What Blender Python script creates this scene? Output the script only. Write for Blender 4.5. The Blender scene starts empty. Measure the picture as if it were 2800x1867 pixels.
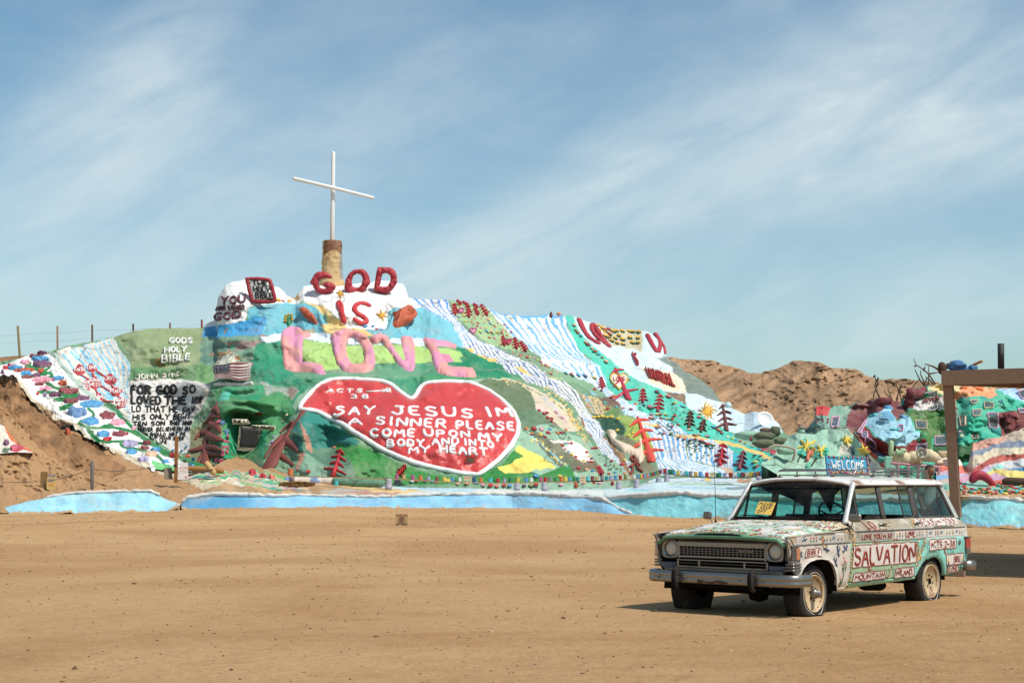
import bpy, math, random
import numpy as np
from mathutils import Vector, Matrix, Euler
from mathutils.geometry import delaunay_2d_cdt
random.seed(7)
rng = np.random.default_rng(7)
sc = bpy.context.scene
COL = sc.collection

# ---------------------------------------------------------------- camera
F, CX, CY, EYE, HORIZON = 4200.0, 1400.0, 933.5, 1.474, 1314.066
PITCH = math.atan((HORIZON - CY) / F)
cam_d = bpy.data.cameras.new('camera')
cam = bpy.data.objects.new('camera', cam_d)
COL.objects.link(cam)
cam.location = (0, 0, EYE)
cam.rotation_euler = (math.radians(90) + PITCH, 0, 0)
cam_d.sensor_width = 36.0
cam_d.lens = F / 2800 * 36
cam_d.clip_start = 0.1
cam_d.clip_end = 5000
sc.camera = cam

# ---------------------------------------------------------------- light
SUN_EL = math.radians(57)
SUN_H = Vector((0.80, -0.60, 0)).normalized()
SUN = Vector((SUN_H.x * math.cos(SUN_EL), SUN_H.y * math.cos(SUN_EL), math.sin(SUN_EL)))
sun_d = bpy.data.lights.new('sun', 'SUN')
sun_d.energy = 3.7
sun_d.angle = math.radians(0.5)
sun_d.color = (1.0, 0.95, 0.86)
sun_o = bpy.data.objects.new('sun', sun_d)
COL.objects.link(sun_o)
sun_o.rotation_euler = (-SUN).to_track_quat('-Z', 'Y').to_euler()

sc.view_settings.view_transform = 'Standard'
sc.view_settings.look = 'None'
sc.view_settings.exposure = 0.20
sc.view_settings.gamma = 1.0


class Nodes:
    """small helper to write node trees as expressions"""
    def __init__(s, tree):
        s.t = tree
        s.t.nodes.clear()
    def n(s, kind, **props):
        node = s.t.nodes.new(kind)
        for k, v in props.items():
            setattr(node, k, v)
        return node
    def put(s, sock, v):
        if isinstance(v, bpy.types.NodeSocket):
            s.t.links.new(v, sock)
        elif v is not None:
            try:
                sock.default_value = v
            except Exception:
                sock.default_value = (v[0], v[1], v[2], 1.0)
    def m(s, op, a, b=None, c=None, clamp=False):
        node = s.n('ShaderNodeMath', operation=op, use_clamp=clamp)
        for i, v in enumerate((a, b, c)):
            if v is not None:
                s.put(node.inputs[i], v)
        return node.outputs[0]
    def mix(s, f, a, b, blend='MIX'):
        node = s.n('ShaderNodeMix', data_type='RGBA', blend_type=blend)
        s.put(node.inputs[0], f)
        for i, v in ((6, a), (7, b)):
            if not isinstance(v, bpy.types.NodeSocket):
                v = (v[0], v[1], v[2], 1.0)
            s.put(node.inputs[i], v)
        return node.outputs[2]
    def noise(s, vec, scale, detail=4, rough=0.55, dist=0.0):
        node = s.n('ShaderNodeTexNoise')
        s.put(node.inputs['Vector'], vec)
        node.inputs['Scale'].default_value = scale
        node.inputs['Detail'].default_value = detail
        node.inputs['Roughness'].default_value = rough
        node.inputs['Distortion'].default_value = dist
        return node.outputs['Fac']
    def ramp(s, v, lo, hi):
        node = s.n('ShaderNodeMapRange', interpolation_type='SMOOTHSTEP')
        s.put(node.inputs['Value'], v)
        node.inputs['From Min'].default_value = lo
        node.inputs['From Max'].default_value = hi
        return node.outputs[0]
    def xyz(s, x, y, z):
        node = s.n('ShaderNodeCombineXYZ')
        for i, v in enumerate((x, y, z)):
            s.put(node.inputs[i], v)
        return node.outputs[0]


world = bpy.data.worlds.new('World')
sc.world = world
world.use_nodes = True
W = Nodes(world.node_tree)
sky = W.n('ShaderNodeTexSky', sky_type='NISHITA')
sky.sun_disc = False
sky.sun_elevation = SUN_EL
sky.sun_rotation = math.atan2(SUN_H.x, SUN_H.y)
sky.air_density = 1.0
sky.dust_density = 1.2
sky.ozone_density = 1.6
tc = W.n('ShaderNodeTexCoord')
sep = W.n('ShaderNodeSeparateXYZ')
W.put(sep.inputs[0], tc.outputs['Generated'])
yy = W.m('MAXIMUM', W.m('ABSOLUTE', sep.outputs[1]), 0.08)
U = W.m('DIVIDE', sep.outputs[0], yy)          # direction of the sky: tangent of azimuth
V = W.m('DIVIDE', sep.outputs[2], yy)          # tangent of elevation
def band(u0, v0, ang, w, length, strength):
    """soft long streak of cirrus through (u0,v0) with slope ang"""
    c, s_ = math.cos(ang), math.sin(ang)
    du = W.m('SUBTRACT', U, u0); dv = W.m('SUBTRACT', V, v0)
    along = W.m('ADD', W.m('MULTIPLY', du, c), W.m('MULTIPLY', dv, s_))
    acr = W.m('SUBTRACT', W.m('MULTIPLY', dv, c), W.m('MULTIPLY', du, s_))
    acr = W.m('ADD', acr, W.m('MULTIPLY', W.m('SUBTRACT', warp, 0.5), w * 1.6))
    a = W.m('POWER', W.m('DIVIDE', along, length), 2.0)
    b = W.m('POWER', W.m('DIVIDE', acr, w), 2.0)
    return W.m('MULTIPLY', W.m('EXPONENT', W.m('MULTIPLY', W.m('ADD', a, b), -1.0)), strength)
warp = W.noise(W.xyz(W.m('MULTIPLY', U, 5.0), W.m('MULTIPLY', V, 9.0), 3.0), 1.0, 4, 0.6)
bands = None
def px_uv(x, y):
    return (x - 1400) / F, (HORIZON - y) / F
for (x, y, ang, w, ln, st) in [
        (1180, 730, 0.55, 0.018, 0.08, 0.55), (1450, 630, 0.44, 0.026, 0.10, 0.75), (1800, 500, 0.40, 0.034, 0.13, 0.75), (2250, 400, 0.30, 0.040, 0.15, 0.75), (2750, 300, 0.22, 0.050, 0.15, 0.60), (2450, 120, 0.50, 0.070, 0.16, 0.55),
        (2650, 430, 0.12, 0.020, 0.10, 0.45), (2300, 510, 0.10, 0.016, 0.10, 0.35), (470, 190, 1.05, 0.035, 0.07, 0.60), (250, 380, 0.90, 0.035, 0.08, 0.50),
        (60, 600, 0.70, 0.045, 0.10, 0.60), (600, 560, 0.45, 0.050, 0.14, 0.38), (1050, 300, 0.30, 0.040, 0.16, 0.25), (900, 60, 0.5, 0.03, 0.1, 0.2),
        (2650, 850, 0.10, 0.030, 0.20, 0.30), (1300, 820, 0.05, 0.04, 0.50, 0.30), (2000, 950, 0.04, 0.020, 0.30, 0.30), (300, 850, 0.0, 0.05, 0.3, 0.3)]:
    u0, v0 = px_uv(x, y)
    b = band(u0, v0, ang, w, ln, st)
    bands = b if bands is None else W.m('ADD', bands, b)
rot = W.n('ShaderNodeVectorRotate', rotation_type='Z_AXIS')
W.put(rot.inputs['Vector'], W.xyz(U, V, 0.0))
rot.inputs['Angle'].default_value = -0.42
mp = W.n('ShaderNodeMapping')
W.put(mp.inputs['Vector'], rot.outputs[0])
mp.inputs['Scale'].default_value = (7.0, 22.0, 1.0)
st1 = W.noise(mp.outputs[0], 0.8, 7, 0.56, 0.9)
st2 = W.noise(W.xyz(W.m('MULTIPLY', U, 6.0), W.m('MULTIPLY', V, 13.0), 0.0), 1.0, 6, 0.6, 0.3)
bands = W.m('SUBTRACT', 1.0, W.m('EXPONENT', W.m('MULTIPLY', bands, -1.35)))
cl = W.m('MULTIPLY', bands, W.m('ADD', 0.38, W.m('MULTIPLY', W.ramp(st1, 0.22, 0.80), 0.75)))
cl = W.m('ADD', cl, W.m('MULTIPLY', W.ramp(st2, 0.40, 0.78), 0.22))
fine = W.noise(mp.outputs[0], 3.1, 6, 0.65, 0.4)
cl = W.m('MULTIPLY', cl, W.m('ADD', 0.68, W.m('MULTIPLY', fine, 0.62)), clamp=True)
skyc = W.mix(1.0, sky.outputs[0], (0.89, 1.09, 1.05), 'MULTIPLY')
skyc = W.mix(W.m('MULTIPLY', cl, 0.80), skyc, (6.0, 6.8, 7.0))
bg = W.n('ShaderNodeBackground')
W.put(bg.inputs[0], skyc)
bg.inputs[1].default_value = 0.105
wo = W.n('ShaderNodeOutputWorld')
W.t.links.new(bg.outputs[0], wo.inputs[0])

# ---------------------------------------------------------------- geometry from the survey of the place
O3 = np.array([0.0, 0.0, EYE])
CT, ST_ = math.cos(PITCH), math.sin(PITCH)
def unp(u, v, d):
    """point at ground distance d seen in direction (u, v)"""
    u = np.asarray(u, float); v = np.asarray(v, float); d = np.asarray(d, float)
    rx = (u - CX) / F; rz = (CY - v) / F
    wy = CT - rz * ST_; wz = ST_ + rz * CT
    t = d / wy
    return np.stack(np.broadcast_arrays(rx * t, wy * t, EYE + wz * t), -1)
def gdist(v):
    return EYE * F / (v - HORIZON)      # flat ground distance (level enough here)
CROP = dict(A=(0, 880, .34443), B=(550, 700, .2551), C=(500, 980, .24237), D=(780, 1000, .29762), E=(1100, 780, .2551),
            G=(1500, 820, .2551), H=(1400, 1080, .2551), I=(1900, 920, .38265), J=(2200, 900, .2551), K=(1850, 1080, .2551),
            L=(2560, 1100, .22967), M=(750, 1220, .38265), N=(300, 900, .2551), S=(0, 0, 1.0), T=(492, 711, .8542))
def pts(s):
    """'B 1,2 3,4 E 5,6' -> array of survey points; a letter changes sheet"""
    out = []; c = CROP['S']
    for tok in s.split():
        if tok in CROP:
            c = CROP[tok]
        else:
            a, b = tok.split(',')
            out.append((c[0] + float(a) * c[2], c[1] + float(b) * c[2]))
    return np.array(out)

def hash3(ix, iy, iz):
    h = (ix.astype(np.int64) * 374761393 + iy.astype(np.int64) * 668265263 + iz.astype(np.int64) * 1274126177) & 0x7fffffff
    h = ((h ^ (h >> 13)) * 1274126177) & 0x7fffffff
    return ((h ^ (h >> 16)) & 0xffff) / 65535.0
def vnoise(x, y, z=0.0):
    x, y, z = np.broadcast_arrays(np.asarray(x, float), np.asarray(y, float), np.asarray(z, float))
    x0, y0, z0 = np.floor(x), np.floor(y), np.floor(z)
    fx, fy, fz = x - x0, y - y0, z - z0
    fx, fy, fz = [f * f * f * (f * (f * 6 - 15) + 10) for f in (fx, fy, fz)]
    r = 0
    for i in (0, 1):
        for j in (0, 1):
            for k in (0, 1):
                w = (fx if i else 1 - fx) * (fy if j else 1 - fy) * (fz if k else 1 - fz)
                r = r + w * hash3(x0 + i, y0 + j, z0 + k)
    return r * 2 - 1
def fbm(x, y, z=0.0, o=4, g=0.5):
    r = 0; a = 1.0; f = 1.0
    for i in range(o):
        r = r + a * vnoise(np.asarray(x) * f + 17.3 * i, np.asarray(y) * f - 9.1 * i, np.asarray(z) * f + 3.7 * i)
        a *= g; f *= 2.03
    return r

def lin(c):
    c = np.asarray(c, float) / 255.0
    return np.where(c <= 0.04045, c / 12.92, ((c + 0.055) / 1.055) ** 2.4)
def alb(c):
    """paint as sampled by eye in full sun -> base colour"""
    c = lin(c); c = c * 0.93 + 0.07 * c.mean(-1, keepdims=True)
    return np.clip(c * 0.86, 0.004, 0.86)

def inpoly(x, y, poly):
    ins = np.zeros(x.shape, bool)
    bb = (x >= poly[:, 0].min()) & (x <= poly[:, 0].max()) & (y >= poly[:, 1].min()) & (y <= poly[:, 1].max())
    if not bb.any():
        return ins
    xs, ys = x[bb], y[bb]; r = np.zeros(xs.shape, bool)
    x1, y1 = poly[-1]
    for x2, y2 in poly:
        if y1 != y2:
            c = ((y1 > ys) != (y2 > ys)) & (xs < (x2 - x1) * (ys - y1) / (y2 - y1) + x1)
            r ^= c
        x1, y1 = x2, y2
    ins[bb] = r
    return ins

# ---------------------------------------------------------------- materials
MATS = {}
def mat(name, color=None, rough=0.7, bump=0.25, bscale=6.0, metal=0.0, wear=None, vary=0.08, spec=0.35, wscale=3.0, bdist=0.03, dust=None, cracks=None):
    """base colour from the mesh paint layer 'Col' (or flat), with hand-brushed variation, wear and bump"""
    if name in MATS:
        return MATS[name]
    m = bpy.data.materials.new(name)
    m.use_nodes = True
    n = Nodes(m.node_tree)
    out = n.n('ShaderNodeOutputMaterial'); b = n.n('ShaderNodeBsdfPrincipled')
    n.t.links.new(b.outputs[0], out.inputs[0])
    co = n.n('ShaderNodeTexCoord').outputs['Object']
    geo = n.n('ShaderNodeNewGeometry').outputs['Position']
    if color is None:
        base = n.n('ShaderNodeVertexColor', layer_name='Col').outputs[0]
    else:
        base = n.n('ShaderNodeRGB').outputs[0]; base.default_value = (*alb(color), 1)
    v = n.noise(geo, wscale, 5, 0.6)
    k = n.m('ADD', 1.0 - vary, n.m('MULTIPLY', v, vary * 2))
    base = n.mix(1.0, base, n.xyz(k, k, k), 'MULTIPLY')
    if wear:
        wc, lo, hi, ws = wear
        w = n.ramp(n.noise(geo, ws, 7, 0.65, 0.4), lo, hi)
        base = n.mix(w, base, alb(wc))
    hc = None
    if dust:
        d1 = n.ramp(n.noise(geo, 0.55, 6, 0.65, 0.5), 0.45, 0.75)
        mpd = n.n('ShaderNodeMapping'); n.put(mpd.inputs['Vector'], geo); mpd.inputs['Scale'].default_value = (3.2, 3.2, 0.5)
        d2 = n.ramp(n.noise(mpd.outputs[0], 1.0, 5, 0.6), 0.52, 0.80)
        base = n.mix(n.m('MULTIPLY', n.m('MAXIMUM', d1, d2), dust[1]), base, alb(dust[0]))
    if cracks:
        wv = n.n('ShaderNodeVectorMath', operation='ADD'); n.put(wv.inputs[0], geo); nz = n.n('ShaderNodeTexNoise'); n.put(nz.inputs['Vector'], geo); nz.inputs['Scale'].default_value = 1.1; n.put(wv.inputs[1], nz.outputs['Color'])
        vo = n.n('ShaderNodeTexVoronoi', feature='DISTANCE_TO_EDGE'); n.put(vo.inputs['Vector'], wv.outputs[0]); vo.inputs['Scale'].default_value = cracks
        hc = n.m('MULTIPLY', n.ramp(vo.outputs['Distance'], 0.022, 0.006), n.ramp(n.noise(geo, 0.35, 3, 0.5), 0.50, 0.62))
        base = n.mix(n.m('MULTIPLY', hc, 0.55), base, alb((92, 70, 52)))
    n.put(b.inputs['Base Color'], base)
    n.put(b.inputs['Roughness'], n.m('ADD', rough - 0.08, n.m('MULTIPLY', v, 0.16)))
    b.inputs['Metallic'].default_value = metal
    b.inputs['Specular IOR Level'].default_value = spec
    if bump:
        bn = n.n('ShaderNodeBump'); bn.inputs['Strength'].default_value = bump; bn.inputs['Distance'].default_value = bdist
        h = n.m('ADD', n.noise(geo, bscale, 8, 0.62), n.m('MULTIPLY', n.noise(geo, bscale * 4.3, 4, 0.6), 0.35))
        if hc is not None: h = n.m('SUBTRACT', h, n.m('MULTIPLY', hc, 0.8))
        n.put(bn.inputs['Height'], h)
        n.put(b.inputs['Normal'], bn.outputs[0])
    MATS[name] = m
    return m

def new_mesh(name, v, f, material, parent=None, col=None, smooth=True, link=True):
    me = bpy.data.meshes.new(name)
    v = np.asarray(v, float)
    me.from_pydata([tuple(p) for p in v.tolist()], [], [tuple(int(i) for i in q) for q in f])
    if col is not None:
        c = np.asarray(col, float)
        if c.ndim == 1:
            c = np.broadcast_to(c, (len(v), 3))
        at = me.color_attributes.new('Col', 'FLOAT_COLOR', 'POINT')
        at.data.foreach_set('color', np.concatenate([c, np.ones((len(v), 1))], 1).astype(np.float32).ravel())
    me.polygons.foreach_set('use_smooth', np.full(len(me.polygons), smooth))
    me.materials.append(material)
    me.update()
    o = bpy.data.objects.new(name, me)
    if link:
        COL.objects.link(o)
    if parent is not None:
        o.parent = parent
    return o
def grid_mesh(name, Pg, material, parent=None, col=None, smooth=True, flip=False):
    """Pg (rows, cols, 3)"""
    r, c = Pg.shape[:2]
    idx = np.arange(r * c).reshape(r, c)
    q = np.stack([idx[:-1, :-1], idx[:-1, 1:], idx[1:, 1:], idx[1:, :-1]], -1).reshape(-1, 4)
    if flip:
        q = q[:, ::-1]
    me = bpy.data.meshes.new(name)
    n, k = r * c, len(q)
    me.vertices.add(n); me.vertices.foreach_set('co', Pg.reshape(-1).astype(np.float32))
    me.loops.add(k * 4); me.loops.foreach_set('vertex_index', q.reshape(-1).astype(np.int32))
    me.polygons.add(k); me.polygons.foreach_set('loop_start', np.arange(0, k * 4, 4, dtype=np.int32))
    if col is not None:
        at = me.color_attributes.new('Col', 'FLOAT_COLOR', 'POINT')
        at.data.foreach_set('color', np.concatenate([col.reshape(-1, 3), np.ones((n, 1))], 1).astype(np.float32).ravel())
    me.update(calc_edges=True)
    me.polygons.foreach_set('use_smooth', np.full(k, smooth))
    me.materials.append(material)
    me.validate()
    o = bpy.data.objects.new(name, me)
    COL.objects.link(o)
    if parent is not None:
        o.parent = parent
    return o
def tag(o, label=None, cat=None, group=None, kind=None):
    if label: o['label'] = label
    if cat: o['category'] = cat
    if group: o['group'] = group
    if kind: o['kind'] = kind
    return o
def empty(name, loc, label=None, cat=None, group=None, rz=0.0):
    o = bpy.data.objects.new(name, None)
    o.location = loc; o.rotation_euler = (0, 0, rz); o.empty_display_size = 0.2
    COL.objects.link(o)
    return tag(o, label, cat, group)
def rel(o, v):
    """world points -> coordinates under the (unrotated) empty o"""
    return np.asarray(v, float) - np.array(o.location)

class MB:
    """collects vertices and faces of one mesh"""
    def __init__(s): s.v = []; s.f = []; s.c = []
    def add(s, v, f, c=None):
        b = len(s.v); s.v += [tuple(p) for p in np.asarray(v, float).tolist()]
        s.f += [tuple(i + b for i in q) for q in f]
        cc = (0.5, 0.5, 0.5) if c is None else tuple(c)
        s.c += [cc] * len(v)
    def box(s, c, d, R=None, col=None, bev=0.0):
        c = np.array(c, float); d = np.array(d, float) / 2
        if bev <= 0:
            v = np.array([(x, y, z) for x in (-1, 1) for y in (-1, 1) for z in (-1, 1)], float) * d
            f = [(0, 1, 3, 2), (4, 6, 7, 5), (0, 4, 5, 1), (2, 3, 7, 6), (0, 2, 6, 4), (1, 5, 7, 3)]
        else:
            b = min(bev, d.min() * 0.9); v = []; f = []
            sg = [(x, y, z) for x in (-1, 1) for y in (-1, 1) for z in (-1, 1)]
            ix = {}
            for k, q in enumerate(sg):
                for ax in range(3):
                    p = np.array(q, float) * (d - b); p[ax] = q[ax] * d[ax]
                    ix[(q, ax)] = len(v); v.append(p)
            for ax in range(3):
                o1, o2 = [a for a in range(3) if a != ax]
                for sg1 in (-1, 1):
                    cyc = []
                    for (a, b_) in ((-1, -1), (1, -1), (1, 1), (-1, 1)):
                        q = [0, 0, 0]; q[ax] = sg1; q[o1] = a; q[o2] = b_
                        cyc.append(ix[(tuple(q), ax)])
                    f.append(tuple(cyc))
            for ax in range(3):
                o1, o2 = [a for a in range(3) if a != ax]
                for a in (-1, 1):
                    for b_ in (-1, 1):
                        q0 = [0, 0, 0]; q1 = [0, 0, 0]
                        q0[ax], q1[ax] = -1, 1; q0[o1] = q1[o1] = a; q0[o2] = q1[o2] = b_
                        f.append((ix[(tuple(q0), o1)], ix[(tuple(q1), o1)], ix[(tuple(q1), o2)], ix[(tuple(q0), o2)]))
            for q in sg:
                f.append((ix[(q, 0)], ix[(q, 1)], ix[(q, 2)]))
            v = np.array(v)
        if R is not None:
            v = v @ np.array(R).T
        s.add(v + c, f, col)
    def tube(s, path, r, n=8, col=None, cap=True, flat=1.0, up=None):
        """swept tube with radius r (number or one per point) and rounded ends"""
        p = np.asarray(path, float); m = len(p)
        r = np.broadcast_to(np.asarray(r, float), (m,))
        t = np.gradient(p, axis=0); t /= np.linalg.norm(t, axis=1, keepdims=True) + 1e-9
        if up is None:
            u = np.array([0, 0, 1.0]) if abs(t[0][2]) < 0.9 else np.array([0, 1.0, 0])
            N = np.empty_like(p); pr = u
            for i in range(m):
                q = pr - t[i] * np.dot(pr, t[i]); q /= np.linalg.norm(q) + 1e-9
                N[i] = q; pr = q
        else:
            N = np.broadcast_to(np.asarray(up, float), p.shape).copy()
            N -= t * (N * t).sum(1, keepdims=True); N /= np.linalg.norm(N, axis=1, keepdims=True) + 1e-9
        B = np.cross(t, N)
        rings = []
        if cap:
            prof = [(-0.9, 0.35), (-0.6, 0.75)]
        else:
            prof = []
        for off, sc_ in prof:
            rings.append((p[0] + t[0] * off * r[0], N[0], B[0], r[0] * sc_))
        for i in range(m):
            rings.append((p[i], N[i], B[i], r[i]))
        for off, sc_ in prof[::-1]:
            rings.append((p[-1] - t[-1] * off * r[-1], N[-1], B[-1], r[-1] * sc_))
        v = []
        a = np.arange(n) * 2 * math.pi / n
        ca, sa = np.cos(a)[:, None], np.sin(a)[:, None]
        for c0, N0, B0, rr in rings:
            v.append(c0 + B0 * ca * rr + N0 * sa * rr * flat)
        v = np.concatenate(v); k = len(rings)
        f = [(i * n + j, i * n + (j + 1) % n, (i + 1) * n + (j + 1) % n, (i + 1) * n + j) for i in range(k - 1) for j in range(n)]
        f.append(tuple(range(n))[::-1]); f.append(tuple((k - 1) * n + j for j in range(n)))
        s.add(v, f, col)
    def lathe(s, prof, c=(0, 0, 0), R=None, n=20, col=None, caps=True):
        """profile of (radius, z) turned round z"""
        v = []; k = len(prof)
        for r, z in prof:
            for j in range(n):
                a = 2 * math.pi * j / n
                v.append((r * math.cos(a), r * math.sin(a), z))
        v = np.array(v)
        if R is not None: v = v @ np.array(R).T
        f = [(i * n + j, i * n + (j + 1) % n, (i + 1) * n + (j + 1) % n, (i + 1) * n + j) for i in range(k - 1) for j in range(n)]
        if caps and prof[0][0] > 1e-4: f.append(tuple(range(n))[::-1])
        if caps and prof[-1][0] > 1e-4: f.append(tuple((k - 1) * n + j for j in range(n)))
        s.add(v + np.array(c), f, col)
    def build(s, name, material, parent=None, smooth=True, local=True):
        v = np.array(s.v)
        if parent is not None and local:
            v = rel(parent, v)
        return new_mesh(name, v, s.f, material, parent, np.array(s.c), smooth)

def resample(p, step):
    p = np.asarray(p, float)
    seg = np.linalg.norm(np.diff(p, axis=0), axis=1); L = np.concatenate([[0], np.cumsum(seg)])
    n = max(2, int(L[-1] / step) + 1)
    t = np.linspace(0, L[-1], n)
    return np.stack([np.interp(t, L, p[:, i]) for i in range(p.shape[1])], -1)
def smooth_path(p, it=2, closed=False):
    p = np.asarray(p, float)
    for _ in range(it):
        if closed:
            q = np.roll(p, -1, 0)
            p = np.stack([p * .75 + q * .25, p * .25 + q * .75], 1).reshape(-1, p.shape[1])
        else:
            a = p[:-1] * .75 + p[1:] * .25; b = p[:-1] * .25 + p[1:] * .75
            p = np.concatenate([p[:1], np.stack([a, b], 1).reshape(-1, p.shape[1]), p[-1:]])
    return p

class Loft:
    """ground surface through survey lines: each curve is rows (px, py, distance)"""
    def __init__(s, curves, amp=0.3, wl=60.0, feats=(), amp2=0.06, wl2=14.0, seed=0.0, extra=None):
        s.c = [np.array(sorted(c), float) for c in curves]
        s.amp, s.wl, s.amp2, s.wl2, s.seed = amp, wl, amp2, wl2, seed
        s.feats = feats; s.extra = extra
    def rows(s, px):
        ys = np.stack([np.interp(px, c[:, 0], c[:, 1]) for c in s.c])
        ds = np.stack([np.interp(px, c[:, 0], c[:, 2]) for c in s.c])
        return ys, ds
    def depth(s, px, py, rough=True):
        px = np.asarray(px, float); py = np.asarray(py, float)
        ys, ds = s.rows(px)
        d = np.empty(px.shape); K = len(ys)
        for k in range(K - 1):
            t = (ys[k] - py) / np.maximum(ys[k] - ys[k + 1], 1e-3)
            if k == 0: sel = np.ones(px.shape, bool); 
            else: sel = py <= ys[k]
            tt = np.clip(t, 0 if k else -0.15, 1 if k < K - 2 else 1.15)
            v = ds[k] + (ds[k + 1] - ds[k]) * tt
            d = np.where(sel, v, d)
        for (cx, cy, rx, ry, a) in s.feats:
            d = d + a * np.exp(-((px - cx) / rx) ** 2 - ((py - cy) / ry) ** 2)
        if s.extra is not None:
            d = d + s.extra(px, py)
        if rough and s.amp:
            d = d + s.amp * fbm(px / s.wl + s.seed, py / s.wl * 1.3, 0, 4) + s.amp2 * fbm(px / s.wl2, py / s.wl2 * 1.3, 7 + s.seed, 3)
        return d
    def P(s, px, py, rough=True):
        return unp(px, py, s.depth(px, py, rough))
    def N(s, px, py):
        px = np.asarray(px, float); py = np.asarray(py, float); e = 6.0
        a = s.P(px + e, py, False) - s.P(px - e, py, False); b = s.P(px, py - e, False) - s.P(px, py + e, False)
        n = np.cross(a, b); n /= np.linalg.norm(n, axis=-1, keepdims=True) + 1e-9
        q = s.P(px, py, False) - O3
        n = np.where((n * q).sum(-1, keepdims=True) > 0, -n, n)
        return n
    def mesh(s, name, x0, x1, nx, ny, painter, material, back=((3, -1.0), (9, -5.0), (14, -14.0)), jag=0.0, base_jag=0.0):
        px = np.linspace(x0, x1, nx)
        ys, _ = s.rows(px)
        yb = ys[0] + base_jag * fbm(px / 11.0, px * 0 + 2, 0, 3)
        yt = ys[-1] + jag * fbm(px / 14.0, px * 0, 3, 4)
        t = np.linspace(0, 1, ny)[:, None]
        PX = np.broadcast_to(px, (ny, nx)); PY = yb + (yt - yb) * t
        Pg = s.P(PX, PY); Cg = painter(PX, PY)
        top = Pg[-1]; bc = Cg[-1]
        for dy, dz in back:
            q = top.copy(); q[:, 1] += dy; q[:, 0] *= (top[:, 1] + dy) / top[:, 1]; q[:, 2] += dz
            Pg = np.concatenate([Pg, q[None]]); Cg = np.concatenate([Cg, bc[None]])
        return grid_mesh(name, Pg, material, None, Cg)

class Paint:
    """hand painted areas: list of (polygon, colour); later ones on top"""
    def __init__(s, base, warp=2.5):
        s.base = base; s.l = []; s.w = warp
    def area(s, poly, col, vary=0.06):
        s.l.append((pts(poly) if isinstance(poly, str) else np.asarray(poly, float), alb(col), vary)); return s
    def scatter(s, poly, n, cols, size, seed=1):
        """small painted dabs all over an area"""
        p = pts(poly) if isinstance(poly, str) else poly; r = np.random.default_rng(seed); k = 0; a = np.linspace(0, 6.28, 6)[:-1]
        while k < n:
            q = p.min(0) + r.random(2) * (p.max(0) - p.min(0))
            if inpoly(q[:1], q[1:], p)[0]:
                z = size * (.6 + .8 * r.random()); s.area(q + np.stack([z * np.cos(a), z * .75 * np.sin(a)], -1), cols[r.integers(len(cols))]); k += 1
        return s
    def vine(s, path, col, dots, n, spread=5, size=2.2, seed=1):
        p = resample(smooth_path(pts(path), 2), 3); s.line(path, 2.4, col); r = np.random.default_rng(seed); a = np.linspace(0, 6.28, 6)[:-1]
        for i in range(n):
            q = p[r.integers(len(p))] + r.normal(0, spread, 2); z = size * (.7 + .6 * r.random()); s.area(q + np.stack([z * np.cos(a), z * .8 * np.sin(a)], -1), dots[r.integers(len(dots))])
        return s
    def line(s, path, w, col):
        """painted brush line of width w"""
        p = pts(path) if isinstance(path, str) else np.asarray(path, float)
        p = resample(smooth_path(p, 2), 6.0)
        t = np.gradient(p, axis=0); t /= np.linalg.norm(t, axis=1, keepdims=True) + 1e-9
        nn = np.stack([-t[:, 1], t[:, 0]], -1)
        ww = np.asarray(w) * (0.5 + 0.12 * vnoise(np.arange(len(p)) * 0.35, p[0, 0], 1.0))[:, None]
        return s.area(np.concatenate([p + nn * ww, (p - nn * ww)[::-1]]), col)
    def stripes(s, left, right, n, base, cols, duty=0.5, wob=0.25, top=None, seed=0):
        """water stripes flowing between two banks"""
        L = resample(pts(left), 5.0); R = resample(pts(right), 5.0)
        m = max(len(L), len(R)); u = np.linspace(0, 1, m)
        L = np.stack([np.interp(u, np.linspace(0, 1, len(L)), L[:, i]) for i in (0, 1)], -1)
        R = np.stack([np.interp(u, np.linspace(0, 1, len(R)), R[:, i]) for i in (0, 1)], -1)
        s.area(np.concatenate([L, R[::-1]]), base)
        for k in range(n):
            c0 = (k + 0.5 + wob * 0.55 * vnoise(u * 4 + k * 3.1, k * 1.7 + seed, 0.5)) / n
            hw = duty * 0.5 / n * (0.95 + 0.55 * vnoise(u * 6 + k * 3.3, k * 2.3 + seed, 4.0))
            hw = np.clip(hw, 0.06 / n, None)
            a = L + (R - L) * (c0 - hw)[:, None]; b = L + (R - L) * (c0 + hw)[:, None]
            i0 = int(m * random.uniform(0, 0.06)); 
            if isinstance(cols, list):
                q = len(cols); cut = [int(i0 + (m - i0) * j / q) for j in range(q + 1)]
                for j in range(q):
                    e = min(cut[j + 1] + 1, m)
                    s.area(np.concatenate([a[cut[j]:e], b[cut[j]:e][::-1]]), cols[j], 0.05)
            else:
                s.area(np.concatenate([a[i0:], b[i0:][::-1]]), cols, 0.05)
        return s
    def __call__(s, px, py):
        sh = px.shape
        x = px.ravel() + s.w * fbm(px.ravel() / 17, py.ravel() / 17, 1.0, 3); y = py.ravel() + s.w * fbm(px.ravel() / 17, py.ravel() / 17, 9.0, 3)
        c = np.empty((x.size, 3)); c[:] = alb(s.base)
        br = fbm(x / 30, y / 22, 5.0, 4)
        for poly, col, vary in s.l:
            m = inpoly(x, y, poly)
            c[m] = col * (1 + vary * br[m])[:, None]
        return c.reshape(sh + (3,))

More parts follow.
